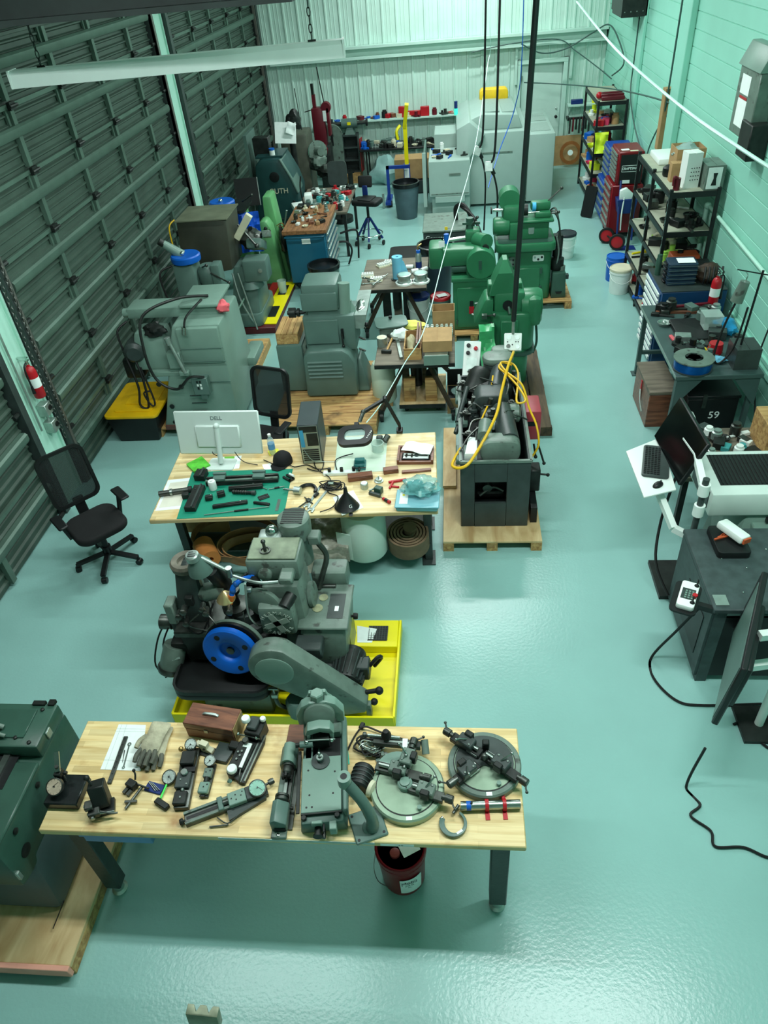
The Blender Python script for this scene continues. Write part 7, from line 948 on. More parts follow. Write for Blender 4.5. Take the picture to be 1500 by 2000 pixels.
t = wthing('bench_grinder', 'double ended grinder on a dark open pedestal cabinet', 'grinder', (-2.4, 18.2, 0)); part(t, 'pedestal', CHAR, box(-2.56, 18.15, .2, -2.54, 18.45, 1.0), box(-2.22, 18.15, .2, -2.2, 18.45, 1.0), box(-2.56, 18.43, .2, -2.2, 18.45, 1.0), *[box(-2.54, 18.15, z, -2.22, 18.43, z+.03) for z in (.2, .45, .72, .97)]); part(t, 'neck', GREYB, frust(-2.5, 18.2, -2.26, 18.42, 1.0, -2.44, 18.25, -2.32, 18.4, 1.14)); part(t, 'motor', GREYB, cyl((-2.56, 18.3, 1.22), (-2.2, 18.3, 1.22), .1, n=22)); part(t, 'shaft', SDARK, cyl((-2.78, 18.3, 1.22), (-1.98, 18.3, 1.22), .04)); [part(t, 'wheel', IRON, cyl((x-.02, 18.3, 1.22), (x+.02, 18.3, 1.22), .08)) for x in (-2.78, -1.98)]; part(t, 'badge', YEL, box(-2.42, 18.195, 1.2, -2.34, 18.2, 1.26)); part(t, 'red_door', mat('door_red', (150, 40, 40), .5), tr(box(0, 0, 0, .02, .2, .7), (-2.17, 18.1, .22), (0, 0, -10))); part(t, 'base', PINE, box(-2.75, 18.0, 0, -2.2, 18.5, .2)); part(t, 't_post', IRON, box(-2.45, 17.7, 0, -2.35, 17.8, .3), box(-2.48, 17.68, .3, -2.3, 17.82, .33)); part(t, 'wire_guard', ALU, box(-2.74, 18.2, .25, -2.62, 18.22, 1.1))
# tool cabinet, desk with clutter
TCAB = mat('cabinet_teal', (20, 92, 118), .4, var=.05)
t = wthing('tool_cabinet', 'teal rolling tool cabinet with wooden top and bright drawer handles', 'cabinet', (-2.35, 12.2, 0)); part(t, 'body', TCAB, box(-2.72, 11.6, .14, -2.08, 12.85, .94, .01)); part(t, 'top', wood('cabinet_top', (150, 104, 64), (104, 66, 38), (10, 1, 8), 3, .6, dark=(70, 46, 30)), box(-2.76, 11.56, .94, -2.04, 12.9, 1.0, .004)); [part(part(t, 'drawer', TCAB, box(-2.08, 11.64, .2+.12*k, -2.07, 12.8, .305+.12*k)), 'handle', ALU, box(-2.07, 11.68, .265+.12*k, -2.035, 12.76, .3+.12*k, .006)) for k in range(6)]; part(t, 'rail', TCAB, tube([(-2.7, 11.6, .9), (-2.68, 11.55, .9), (-2.14, 11.55, .9), (-2.1, 11.6, .9)], .014)); part(t, 'placard', PAPER, box(-2.46, 11.59, .78, -2.32, 11.6, .86)); [part(t, 'caster', IRON, cyl((x-.03, y, .07), (x+.03, y, .07), .07, n=16)) for x in (-2.62, -2.18) for y in (11.75, 12.7)]
rd = random.Random(4); CNAME = {'white_plastic': 'white', 'oily_steel': 'dark steel', 'galvanised': 'silvery', 'cream_paint': 'cream', 'blackened_iron': 'black iron', 'tan_item': 'tan', 'blue_grey_enamel': 'grey', 'walnut_box': 'wooden', 'safety_red': 'red', 'teal_item': 'teal', 'blue_plastic': 'blue', 'maroon_paint': 'maroon', 'cardboard': 'brown', 'pink_bag': 'pink', 'hi_vis': 'yellow green', 'safety_yellow': 'yellow', 'lime': 'lime', 'black_plastic': 'black', 'charcoal_enamel': 'charcoal'}; USED = set(); SPOTS = []
def clutter(n, X, Y, z, grp, mats, sc=1.0):
    """small loose things on a surface, each its own object"""
    for k in range(n):
        for _ in range(40):
            x, y = rd.uniform(*X), rd.uniform(*Y)
            if all(abs(z-p[2]) > .2 or (x-p[0])**2+(y-p[1])**2 > ((.075 if _ < 25 else .05)*(sc+p[3]))**2 for p in SPOTS): break
        z += .001; SPOTS.append((x, y, z, sc)); a = rd.uniform(0, 180); f = k % 5; w = sc*rd.uniform(.7, 1.1)
        if f == 0: nm, sh = 'small_box', [box(-.05*w, -.035*w, 0, .05*w, .035*w, .05*w, .004)]
        elif f == 1: nm, sh = 'small_tin', [lathe([(.035*w, 0), (.035*w, .07*w), (.025*w, .075*w), (.025*w, .09*w), (0, .09*w)], n=14)]
        elif f == 2: nm, sh = 'hand_tool', [cyl((-.08*w, 0, .012), (.04*w, 0, .012), .009*w, n=8), box(.03*w, -.018*w, 0, .09*w, .018*w, .024*w, .004)]
        elif f == 3: nm, sh = 'machine_part', [lathe([(.04*w, 0), (.04*w, .02*w), (.02*w, .022*w), (.02*w, .06*w), (0, .06*w)], n=12), box(-.015*w, -.06*w, 0, .015*w, .06*w, .02*w)]
        else: nm, sh = 'parts_dish', [lathe([(.04*w, 0), (.055*w, .025*w), (.05*w, .025*w), (.036*w, .006), (0, .006)], n=16), ball((0, 0, .018*w), .02*w, 8, 6)]
        u, v = (x-X[0])/(X[1]-X[0]), (y-Y[0])/(Y[1]-Y[0]); pl = ('near', 'middle', 'far')[min(2, int(v*3))]+' '+('left', 'centre', 'right')[min(2, int(u*3))]
        for q in range(len(mats)):
            m = mats[(k+q) % len(mats)]; lb = '%s %s at the %s %s' % (CNAME[m.name], nm.replace('_', ' '), pl, grp)
            if lb not in USED: break
        USED.add(lb); one(nm, lb, 'small item', m, *sh, loc=(x, y, z), rz=a, group='loose things '+grp); z -= .001
CL = [WHITE, SDARK, ALU, CREAM, IRON, mat('tan_item', (150, 120, 80), .6), GREYB, WALN]
clutter(26, (-2.66, -2.15), (11.75, 12.8), 1.0, 'of the teal cabinet', CL)
t = wthing('tool_desk', 'long cluttered dark desk behind the teal cabinet', 'desk', (-2.35, 13.9, 0)); part(t, 'top', OAKT, box(-2.85, 13.1, .76, -1.9, 14.7, .8)); [part(t, 'leg', IRON, bar((x, y, 0), (x, y, .76), .05)) for x in (-2.8, -1.95) for y in (13.15, 14.65)]
clutter(60, (-2.7, -1.96), (13.2, 14.6), .8, 'of the dark desk', [WHITE, ALU, RED, SDARK, WHITE, GREYB, mat('teal_item', (60, 150, 150), .5), IRON], 1.35)
t = wthing('folded_towel', 'white folded towel at the left end of the dark desk', 'towel', (-2.72, 13.3, .8)); part(t, 'cloth', WHITE, tr(box(-.14, -.2, 0, .08, .2, .1, .02), (-2.76, 13.35, .8), (0, 0, 20)), tr(box(-.06, -.1, 0, .08, .12, .18, .02), (-2.68, 13.7, .8), (0, 0, 8)))
t = wthing('desk_stand', 'dark lamp stand on a black foot at the cabinet rear', 'lamp', (-2.62, 12.88, 1.0)); part(t, 'foot', BLACK, box(-2.7, 12.75, 1.0, -2.5, 12.92, 1.04)); part(t, 'stem', BLACK, tube([(-2.6, 12.85, 1.04), (-2.62, 12.85, 1.3), (-2.58, 12.82, 1.5)], .012))
t = wthing('black_panel_chair', 'dark chair back behind the cluttered desk', 'chair', (-2.3, 15.1, 0)); part(t, 'backrest', CHAR, tr(prism(rr(-.19, -.22, .19, .22, .08), 0, .05, 'y'), (-2.3, 15.1, .95), (-8, 0, 0))); part(t, 'post', IRON, cyl((-2.3, 15.15, .1), (-2.3, 15.15, .8), .03)); part(t, 'seat', BLACK, prism(rr(-2.5, 15.1, -2.1, 15.5, .1), .5, .58)); part(t, 'base', IRON, cyl((-2.3, 15.2, 0), (-2.3, 15.2, .1), .22))
# shop stool
t = thing('shop_stool', 'black padded shop stool with blue frame and foot ring', 'stool', (-1.6, 13.75, 0), -18); part(t, 'seat', RUB, prism(rr(-.27, -.17, .27, .17, .08), .72, .82, 'z', .035, 3), tr(box(-.13, -.15, 0, .13, .15, .03, .012), (0, 0, .81))); part(t, 'backrest', RUB, tr(prism(rr(-.13, -.1, .13, .1, .03), -.03, .03, 'y', .02), (-.1, .2, 1.06), (-8, 0, 10))); part(t, 'back_post', NAVY, box(-.15, .15, .74, -.05, .18, 1.0, .006)); part(t, 'post', IRON, cyl((0, 0, .4), (0, 0, .74), .025)); part(t, 'foot_ring', CHROME, tube([(.24*math.cos(R(q)), .24*math.sin(R(q)), .2) for q in range(0, 360, 30)], .011, 8, 3, True))
for k in range(5): a = R(72*k); g = part(t, 'leg', NAVY, bar((.03*math.cos(a), .03*math.sin(a), .48), (.26*math.cos(a), .26*math.sin(a), .12), .03)); part(g, 'caster', RUB, cyl((.27*math.cos(a)-.015, .27*math.sin(a), .045), (.27*math.cos(a)+.015, .27*math.sin(a), .045), .045, n=14))
one('arm_tubes', 'black bent armrest tubes lying beside the teal cabinet', 'tubing', RUB, tube([(-.15, 0, .5), (.1, .0, .55), (.16, .02, .45), (.14, .0, .05)], .018), tube([(-.15, -.2, .42), (.0, -.2, .4), (.06, -.2, .25), (-.02, -.2, .02)], .018), loc=(-1.88, 12.9, 0))
def trash(label, loc, r, h, m): t = thing('trash_can', label, 'trash can', loc); part(t, 'can', m, lathe([(r*.78, 0), (r*.8, .01), (r, h*.95), (r*1.05, h*.95), (r*1.05, h), (r*.97, h), (r*.78, .03), (0, .03)], n=30)); part(t, 'bag', mat('bin_bag', (20, 24, 26), .25, var=.2), lathe([(r*1.06, h*.9), (r*1.07, h*1.005), (r*.95, h*1.01), (r*.85, h*.6), (r*.5, h*.45), (0, h*.4)], n=24)); return t
BIN = mat('bin_grey', (76, 96, 104), .5); trash('grey trash can with bag rim beside the yellow hoist', (-.97, 15.25, 0), .26, .68, BIN); trash('grey trash can with dark bag before the teal cabinet', (-2.1, 11.3, 0), .25, .55, GREYB); trash('dark tall trash bin behind the green gear cutter', (-.3, 11.08, 0), .27, .85, mat('bin_navy', (40, 58, 72), .45))
one('floor_mat', 'black rubber floor mat behind the far weathered table', 'mat', RUB, prism(rr(-.35, -1.0, .25, .9, .08), 0, .012), loc=(-.85, 12.6, 0))
# ================================================================ back of the hall
struct('trim_14', TRIMM, box(-3.2, YB-.28, 1.2, .4, YB-.02, 1.23), *[prism([(YB-.26, 1.2), (YB-.02, 1.2), (YB-.02, 1.0)], x, x+.03, 'x') for x in (-3.0, -1.7, -.3)])
clutter(24, (-3.0, .2), (YB-.22, YB-.08), 1.23, 'of the back wall shelf', [WALN, RED, SDARK, CREAM, IRON, BLUE, MAR], 1.7)
t = wthing('red_crossbar', 'bright red double clamp on the back wall shelf', 'clamp', (-.9, YB-.16, 1.23)); part(t, 'block', RED, box(-1.25, YB-.22, 1.23, -1.05, YB-.1, 1.45, .01)); part(t, 'block', RED, box(-.75, YB-.22, 1.23, -.55, YB-.1, 1.42, .01)); part(t, 'bar', RED, box(-1.1, YB-.2, 1.25, -.7, YB-.12, 1.35, .01))
t = wthing('folding_table', 'black folding table against the back wall loaded with tooling', 'table', (-1.2, 18.1, 0)); part(t, 'top', BLACK, box(-2.14, 17.75, .71, -.2, 18.5, .75, .01)); [part(t, 'leg', IRON, cyl((x, y, 0), (x, y, .71), .018)) for x in (-2.0, -.5) for y in (17.85, 18.4)]
clutter(46, (-2.1, -.3), (17.85, 18.4), .75, 'of the folding table', [CREAM, SDARK, BLUE, ALU, IRON, GREYB], 1.6)
one('plastic_bundle', 'bundle wrapped in clear plastic under the folding table', 'bundle', mat('foggy_film', (150, 190, 186), .25, var=.15, sc=6), lump((0, 0, 0), (.36, .28, .6), 14, .35), loc=(-1.55, 17.9, 0))
HB = mat('hoist_blue', (14, 54, 140), .4)
t = wthing('shop_crane', 'yellow and blue engine hoist standing before the folding table', 'hoist', (-1.1, 16.2, 0)); part(t, 'mast', HB, box(-1.06, 16.25, .05, -.93, 16.38, .75)); part(t, 'upper_mast', YEL, box(-1.03, 16.28, .75, -.95, 16.36, 1.5)); part(t, 'boom', YEL, bar((-1.0, 16.3, 1.45), (-.92, 16.1, 1.9), .075)); part(t, 'hook', YEL, tube([(-1.08, 16.25, 1.5), (-1.16, 16.2, 1.4), (-1.14, 16.2, 1.25)], .03)); part(t, 'side_frame', HB, box(-1.42, 16.1, .1, -1.36, 16.16, .78), box(-1.42, 16.1, .72, -.95, 16.16, .78), box(-1.46, 15.9, .06, -1.34, 16.5, .12)); part(t, 'label', PAPER, box(-1.045, 16.24, .5, -.945, 16.25, .68)); part(t, 'jack_screw', ALU, cyl((-1.5, 15.9, .02), (-1.5, 15.9, .3), .025)); [part(t, 'caster', IRON, cyl((x-.03, 16.0, .06), (x+.03, 16.0, .06), .06)) for x in (-1.35, -.9)]
carton('brown cartons behind the yellow hoist', -1.3, 16.9, .3, -.5, 17.4, .7); t = wthing('dark_cabinet', 'low black cabinet under the cartons', 'cabinet', (-.9, 17.1, 0)); part(t, 'body', BLACK, box(-1.3, 16.85, 0, -.5, 17.45, .28, .01)); part(t, 'door', CHAR, box(-1.28, 16.84, .03, -.92, 16.85, .26)); part(t, 'door', CHAR, box(-.88, 16.84, .03, -.52, 16.85, .26))
# cnc lathe
CN = mat('cnc_grey', (154, 176, 168), .42, var=.03); CNM = mat('cnc_mesh', (140, 160, 152), .6, var=.2, sc=80)
t = wthing('cnc_lathe', 'large pale grey enclosed cnc lathe before the back door', 'machine', (.8, 16.4, 0)); part(t, 'body', CN, box(.3, 15.65, .05, 1.45, 17.9, 1.38, .02)); part(t, 'side_body', CN, box(1.45, 15.65, .05, 1.97, 17.9, 1.3, .02)); part(t, 'hood', CN, prism([(.1, 1.38), (1.35, 1.38), (1.25, 1.62), (.55, 1.66), (.1, 1.5)], 15.9, 17.8, 'y', .02)); part(t, 'door_housing', CN, prism([(.05, .05), (.32, .05), (.32, 1.0), (.6, 1.38), (.3, 1.62), (.05, 1.5)], 15.5, 17.8, 'y', .015)); part(t, 'front_cabinet', CN, box(-.5, 15.1, .4, .3, 16.2, 1.05, .01)); part(t, 'front_base', CN, box(-.45, 15.2, .05, .3, 16.0, .4)); part(t, 'coolant_drawer', CN, box(-.38, 15.05, .3, .2, 15.1, .4)); part(t, 'panel_line', GREYD, box(.42, 15.64, 1.0, 1.15, 15.652, 1.03)); part(t, 'panel_line', GREYD, box(1.44, 15.64, .1, 1.452, 15.652, 1.3)); part(t, 'panel_line', GREYD, box(-.46, 15.092, .44, .28, 15.1, .455)); part(t, 'latch', GREYD, box(-.1, 15.09, .78, .12, 15.1, .82)); [part(t, 'grille', CNM, box(*q)) for q in ((.62, 16.1, 1.655, .9, 17.4, 1.668), (.95, 16.1, 1.63, 1.2, 17.4, 1.65), (1.52, 15.9, 1.3, 1.9, 16.6, 1.31), (1.52, 16.8, 1.3, 1.9, 17.5, 1.31))]; part(t, 'open_door', GREYB, box(-.6, 15.2, .2, -.56, 16.3, 1.2, .01)); part(t, 'door_edge', CN, box(-.62, 15.16, .2, -.55, 15.2, 1.2)); part(t, 'control_shelf', CN, box(-.4, 16.2, .9, .05, 17.0, 1.3, .01)); part(t, 'yellow_guard', mat('guard_yellow', (232, 190, 30), .4), prism(rr(.55, 1.6, 1.15, 1.84, .08), 17.4, 17.7, 'y', .02)); part(t, 'signal_lamp', mat('lamp_teal', (60, 220, 190), .4, var=0, emit=.8), cyl((.05, 16.9, 1.5), (.05, 16.9, 1.62), .04)); part(t, 'signal_top', NAVY, cyl((.05, 16.9, 1.62), (.05, 16.9, 1.75), .035)); part(t, 'foot', IRON, *[cyl((x, y, 0), (x, y, .05), .05) for x in (.1, 1.85) for y in (15.8, 17.6)])
clutter(14, (-.45, .2), (15.3, 16.1), 1.05, 'of the cnc front cabinet', [IRON, WHITE, BLUE, SDARK, CREAM], 1.4)
t = wthing('chiller', 'low charcoal chiller unit with white lettering before the cnc lathe', 'machine', (-.1, 12.4, 0)); part(t, 'body', CHAR, box(-.52, 12.0, .05, .2, 12.9, .72, .01)); part(t, 'top', GREYD, box(-.53, 11.98, .72, .21, 12.92, .75, .006)); part(t, 'side', IRON, box(.2, 12.05, .1, .21, 12.85, .7)); text(t, 'lettering', 'Commer', .1, PAPER, (-.3, 11.995, .63), (90, 0, 0), .002); part(t, 'notice', PAPER, box(-.44, 11.99, .36, -.36, 12.0, .52)); part(t, 'notice', GREY, box(-.5, 11.99, .2, -.28, 12.0, .34)); part(t, 'hose', RUB, tube([(.02, 12.5, .75), (.02, 12.5, .95), (.15, 12.4, 1.0), (.28, 12.2, .8), (.3, 12.1, .3)], .035, 8)); part(t, 'hose', RUB, tube([(.1, 12.45, .98), (.3, 12.1, .9), (.42, 11.8, .7)], .025, 8)); [part(t, 'foot', RUB, cyl((x, y, 0), (x, y, .05), .04)) for x in (-.45, .12) for y in (12.1, 12.8)]
# corner by the back door
t = wthing('cord_reel', 'round copper coloured hose reel leaning in the back right corner', 'reel', (2.62, 18.3, 0)); CO = mat('copper', ()); part(t, 'board', CARD, tr(box(-.3, 0, 0, .3, .02, .62), (2.62, 18.45, 0), (-10, 0, 0))); part(t, 'ring', CO, tr(ring((0, 0, 0), (0, -1, 0), .24, .17, .04, 32), (2.66, 18.3, .3), (-10, 0, 0))); part(t, 'centre', PAPER, tr(cyl((0, 0, 0), (0, -.02, 0), .06), (2.66, 18.3, .3), (-10, 0, 0)))
one('corner_shelf', 'small white shelf board beside the back door', 'shelf', TRIMM, box(0, 0, 0, .7, .25, .03), prism([(.0, -.0), (.25, 0), (.25, -.2)], .05, .08, 'x'), loc=(2.55, YB-.29, 1.22)); t = wthing('blue_clamps', 'dark blue clamps on the small corner shelf', 'clamps', (2.8, YB-.16, 1.25)); part(t, 'clamp', NAVY, box(2.62, YB-.2, 1.25, 2.88, YB-.1, 1.34, .01)); part(t, 'yellow_clip', YEL, box(3.08, YB-.2, 1.25, 3.14, YB-.12, 1.42))
t = wthing('clamp_rail', 'dark rail of hanging clamps under the corner shelf', 'rack', (2.85, 18.35, .95)); part(t, 'rail', IRON, box(2.55, 18.3, .98, 3.1, 18.36, 1.02)); part(t, 'bracket', IRON, box(2.55, 18.36, .95, 2.6, 18.64, 1.0), box(3.05, 18.36, .95, 3.1, 18.64, 1.0)); [part(t, 'hanging_clamp', (SDARK, MAR, IRON)[k % 3], box(2.58+.07*k, 18.27, .7+.04*(k % 3), 2.62+.07*k, 18.3, 1.02)) for k in range(7)]
# ================================================================ right side: racks, chests, benches along the block wall
SHB = mat('particle_shelf', (158, 164, 144), .7, var=.08)
def rack(label, x0, x1, ys, zs, top):
    t = wthing('shelving_rack', label, 'rack', ((x0+x1)/2, (ys[0]+ys[-1])/2, 0))
    for y in ys:
        for x in (x0, x1): part(t, 'post', BLACK, box(x-.02, y-.02, 0, x+.02, y+.02, top))
    part(t, 'post_slot', CHROME, *[box(x0-.022, y-.006, .1+.1*k, x0-.02, y+.006, .14+.1*k) for y in ys for k in range(int(top*10)-1)], label='bright punched slots in the posts')['kind'] = 'stuff'
    for z in zs:
        for a, b in zip(ys[:-1], ys[1:]): s_ = part(t, 'shelf', SHB, box(x0, a, z-.015, x1, b, z)); part(s_, 'beam', BLACK, box(x0-.02, a, z-.06, x0, b, z+.004), box(x0, a-.015, z-.06, x1, a+.005, z+.004), box(x1, a, z-.06, x1+.015, b, z))
    return t
rack('black shelving rack near the back right corner', 2.68, 3.2, [15.35, 16.9], [.14, .58, .95, 1.41, 1.83], 1.85); rack('long black shelving rack with mixed boxes beside the red tool chest', 2.64, 3.2, [9.5, 10.45, 11.4], [.12, .48, .97, 1.38, 1.86], 1.9)
RC = [RED, CARD, CARD, WHITE, IRON, mat('pink_bag', (220, 60, 100), .5), mat('hi_vis', (210, 230, 40), .5), BLUE]
for k, z in enumerate((.14, .58, .95, 1.41)): clutter(11, (2.74, 3.1), (15.45, 16.7), z, 'of the back corner rack %s shelf' % ('floor', 'second', 'third', 'fourth')[k], RC[k:]+RC[:k], 2.3)
t = wthing('pipe_clamps', 'bundle of dark red bar clamps on top of the back corner rack', 'clamps', (2.95, 15.6, 1.83)); [part(t, 'clamp', MAR, box(2.74, 15.42+.09*k, 1.835+.01*k, 3.16, 15.48+.09*k, 1.9+.03*(k % 2), .01)) for k in range(5)]; part(t, 'red_end', RED, ball((2.72, 15.6, 1.9), .06))
t = wthing('hi_vis_bag', 'yellow safety vest hanging on the back corner rack', 'vest', (2.7, 15.3, .98)); part(t, 'cloth', MATS['hi_vis'], tr(sheet(-.12, -.18, .12, .18, 0, .08, 8, 8, 3, .02), (2.78, 15.28, 1.15), (75, 0, 0)))
CR = mat('chest_red', (118, 12, 22), .35); CB = mat('chest_blue', (18, 66, 150), .4)
def chest(name, label, x0, y0, z0, x1, y1, z1, m, n, hm=ALU):
    t = wthing(name, label, 'tool chest', ((x0+x1)/2, (y0+y1)/2, z0)); part(t, 'body', m, box(x0, y0, z0, x1, y1, z1, .012)); h = (z1-z0-.06)/n
    for k in range(n): part(part(t, 'drawer', m, box(x0-.012, y0+.03, z0+.03+k*h, x0, y1-.03, z0+.02+(k+1)*h)), 'drawer_handle', hm, box(x0-.03, y0+.05, z0+.005+(k+1)*h-.02, x0-.012, y1-.05, z0+.02+(k+1)*h))
    return t
chest('tool_chest', 'tall blue tool chest behind the red chest', 2.72, 14.1, .08, 3.2, 14.9, .72, CB, 4); chest('tool_chest', 'blue upper tool box stacked on the tall blue chest', 2.78, 14.15, .72, 3.2, 14.85, 1.28, CB, 5)
t = chest('tool_chest', 'red rolling tool cabinet beside the hand truck', 2.7, 13.35, .1, 3.22, 14.05, .9, CR, 6); part(t, 'side_badge', PAPER, box(2.86, 13.342, .84, 2.96, 13.35, .86)); [part(t, 'caster', IRON, cyl((x-.02, y, .05), (x+.02, y, .05), .05)) for x in (2.76, 3.15) for y in (13.42, 13.98)]
t = chest('tool_chest', 'red and black upper tool box with white brand plate', 2.76, 13.38, .9, 3.18, 14.02, 1.42, CR, 7); part(t, 'side_panel', BLACK, box(2.8, 13.37, .92, 3.16, 13.38, 1.38)); p = part(t, 'brand_plate', IRON, box(2.83, 13.36, 1.12, 3.12, 13.37, 1.21)); text(p, 'brand_print', 'CRAFTSMAN', .052, PAPER, (2.975, 13.358, 1.165), (90, 0, 0), .001, bold=.001); part(p, 'brand_border', PAPER, *[box(*q) for q in ((2.825, 13.357, 1.21, 3.125, 13.36, 1.216), (2.825, 13.357, 1.114, 3.125, 13.36, 1.12), (2.825, 13.357, 1.114, 2.83, 13.36, 1.216), (3.12, 13.357, 1.114, 3.125, 13.36, 1.216))]); part(t, 'lid_sticker', PAPER, box(2.82, 13.5, 1.42, 2.95, 13.6, 1.423)); part(t, 'lid_sticker', CREAM, box(2.95, 13.42, 1.42, 3.08, 13.48, 1.423)); part(t, 'lower_sticker', PAPER, box(2.86, 13.36, .93, 2.98, 13.37, .98))
t = wthing('hand_truck', 'blue hand truck with red wheels leaning on the red cabinet', 'hand truck', (2.9, 13.0, 0)); [part(part(t, 'wheel', RUB, lathe([(.1, -.03), (.13, -.03), (.135, 0), (.13, .03), (.1, .03), (.1, -.03)], (x, y, .136), (-.35, -1, .05), 28)), 'rim', RED, lathe([(.1, -.02), (.1, .02), (.03, .03), (0, .03)], (x, y, .136), (-.35, -1, .05), 24)) for x, y in ((2.66, 13.15), (2.78, 12.8))]; [part(t, 'rail', NAVY, tube([(x, 12.95, .1), (x, 13.1, .6), (x+.02, 13.28, 1.0)], .018)) for x in (2.8, 3.05)]; part(t, 'toe_plate', NAVY, box(2.76, 12.75, .0, 3.1, 12.95, .012)); part(t, 'axle', IRON, cyl((2.66, 13.15, .136), (2.78, 12.8, .136), .014))
t = wthing('blue_bin', 'blue plastic bin hung on the red cabinet end', 'bin', (2.93, 13.22, .5)); part(t, 'bin', NAVY, frust(2.8, 13.12, 3.08, 13.33, .5, 2.76, 13.08, 3.1, 13.33, .74, .01)); part(t, 'white_pump', WHITE, prism([(2.8, .72), (3.0, .72), (3.02, .82), (2.9, .92), (2.8, .88)], 13.12, 13.2, 'y', .008)); part(t, 'white_hose', WHITE, tube([(2.87, 13.1, .78), (2.85, 13.06, .5), (2.86, 13.04, .25)], .012)); part(t, 'hook', CHROME, box(2.85, 13.33, .7, 3.0, 13.345, .76))
one('black_board', 'black plastic board leaning against the blue tool chest', 'board', BLACK, tr(prism(rr(-.12, 0, .12, .55, .03), -.015, .015, 'y'), (0, 0, 0), (-14, 0, -40)), loc=(2.52, 14.6, .01))
# long rack contents
for k, (z, gr) in enumerate(((.12, 'lowest'), (.48, 'second'), (.97, 'third'), (1.38, 'fourth'))): clutter(24, (2.7, 3.12), (9.6, 11.3), z, 'of the long rack %s shelf' % gr, [[BLUE, WHITE, IRON, RED], [YEL, RED, IRON, ALU], [IRON, CREAM, mat('lime', (150, 200, 80), .5), BLACK], [BLACK, IRON, SDARK, WHITE]][k], 1.9)
t = wthing('orange_case', 'flat orange tool case on the long rack middle shelf', 'case', (2.98, 9.6, .97)); part(t, 'case', mat('case_orange', (186, 84, 46), .5), box(2.8, 9.54, .97, 3.15, 9.75, 1.06, .01)); part(t, 'label', CREAM, box(2.95, 9.535, 1.0, 3.0, 9.54, 1.04))
carton('large brown carton on top of the long rack', 2.8, 10.1, 1.86, 3.15, 10.45, 2.2, True); carton('brown carton with printed side on top of the long rack', 2.72, 9.95, 1.86, 2.88, 10.08, 2.08); t = carton('slim white carton standing on top of the long rack', 2.8, 9.66, 1.86, 2.98, 9.84, 2.26, m=WHITE, rz=8); part(t, 'printed_dots', IRON, *[box(2.86+.03*i, 9.655, 1.95+.045*j, 2.872+.03*i, 9.66, 1.96+.045*j) for i in range(4) for j in range(4)])
t = carton('grey instrument carton with black picture at the rack end', 3.02, 9.52, 1.86, 3.24, 9.9, 2.14, m=GREYD); part(t, 'picture_panel', PAPER, box(3.04, 9.512, 1.88, 3.2, 9.52, 2.12)); part(t, 'picture', BLACK, prism([(3.09, 1.92), (3.15, 1.92), (3.14, 2.0), (3.15, 2.06), (3.1, 2.06), (3.11, 2.0)], 9.506, 9.512, 'y'))
one('camera_bag', 'black equipment bag on top of the long rack', 'bag', BLACK, lump((0, 0, 0), (.1, .12, .26), 6, .2), loc=(3.02, 9.98, 1.86)); one('foam_pad', 'white foam slab on top of the long rack far end', 'foam', WHITE, box(-.2, -.3, 0, .2, .25, .08, .02), loc=(2.95, 11.05, 1.86)); one('plastic_wrap', 'clear plastic wrap spilling from the large brown carton', 'packaging', MATS['clear_film'], lump((0, 0, 0), (.16, .16, .16), 5, .4), loc=(2.96, 10.27, 2.06)); one('black_lamp', 'black desk lamp base on the long rack top', 'lamp', BLACK, lathe([(.08, 0), (.09, .02), (.09, .1), (.05, .13), (0, .13)], n=20), loc=(2.78, 10.25, 1.86)); one('red_mug', 'white and red mug on the front edge of the long rack top', 'mug', MAR, lathe([(.04, 0), (.04, .14), (0, .14)], n=18), tube([(.0, -.03, .14), (-.05, -.03, .16), (-.05, -.03, .06)], .015), loc=(2.72, 9.62, 1.86))
pail('blue bucket at the foot of the long rack', (2.52, 11.5, 0), .15, .38, BLUE, BLUE, True); pail('white bucket in front of the long rack', (2.5, 11.0, 0), .16, .38, WHITE, CREAM)
# blue drawer cabinet with stacked cases
t = chest('drawer_cabinet', 'dark blue drawer cabinet with pale drawer handles against the block wall', 2.46, 8.55, .03, 3.22, 9.32, 1.0, mat('cabinet_blue', (18, 62, 104), .4), 11, WHITE); part(t, 'top_mat', CHAR, box(2.46, 8.55, 1.0, 3.22, 9.32, 1.006)); part(t, 'side_lock', ALU, lathe([(.02, 0), (.02, .006), (0, .006)], (2.6, 8.55, .88), (0, -1, 0), 12))
for k in range(5): t = thing('plastic_case', ('lowest', 'second', 'third', 'fourth', 'topmost')[k]+' dark blue plastic case in the stack on the drawer cabinet', 'case', (2.72, 8.86, 1.006+.052*k), (2, -1, 1, 0, -2)[k]); part(t, 'shell', mat('case_navy', (26, 50, 70), .45), prism(rr(-.17, -.13, .17, .13, .03), 0, .048, 'z', .008)); part(t, 'handle', BLACK, box(-.2, -.06, .015, -.17, .06, .032, .004)); part(t, 'seam', ALU, box(-.17, -.1315, .022, .17, -.13, .026))
one('note_sheet', 'white note sheet on the stack of blue cases', 'paper', PAPER, box(-.1, -.08, 0, .1, .08, .003), loc=(2.76, 8.84, 1.268), rz=-3); t = thing('leather_bag', 'dark brown leather bag beside the stacked blue cases', 'bag', (3.06, 8.84, 1.006)); part(t, 'body', mat('brown_leather', (62, 48, 38), .45, var=.3, sc=9), lump((0, 0, 0), (.17, .15, .2), 5, .25)); [part(t, 'strap', BLACK, tube([(-.1+.05*k, -.14, .02), (-.1+.05*k, -.16, .1), (-.08+.05*k, -.08, .2)], .012)) for k in range(5)]
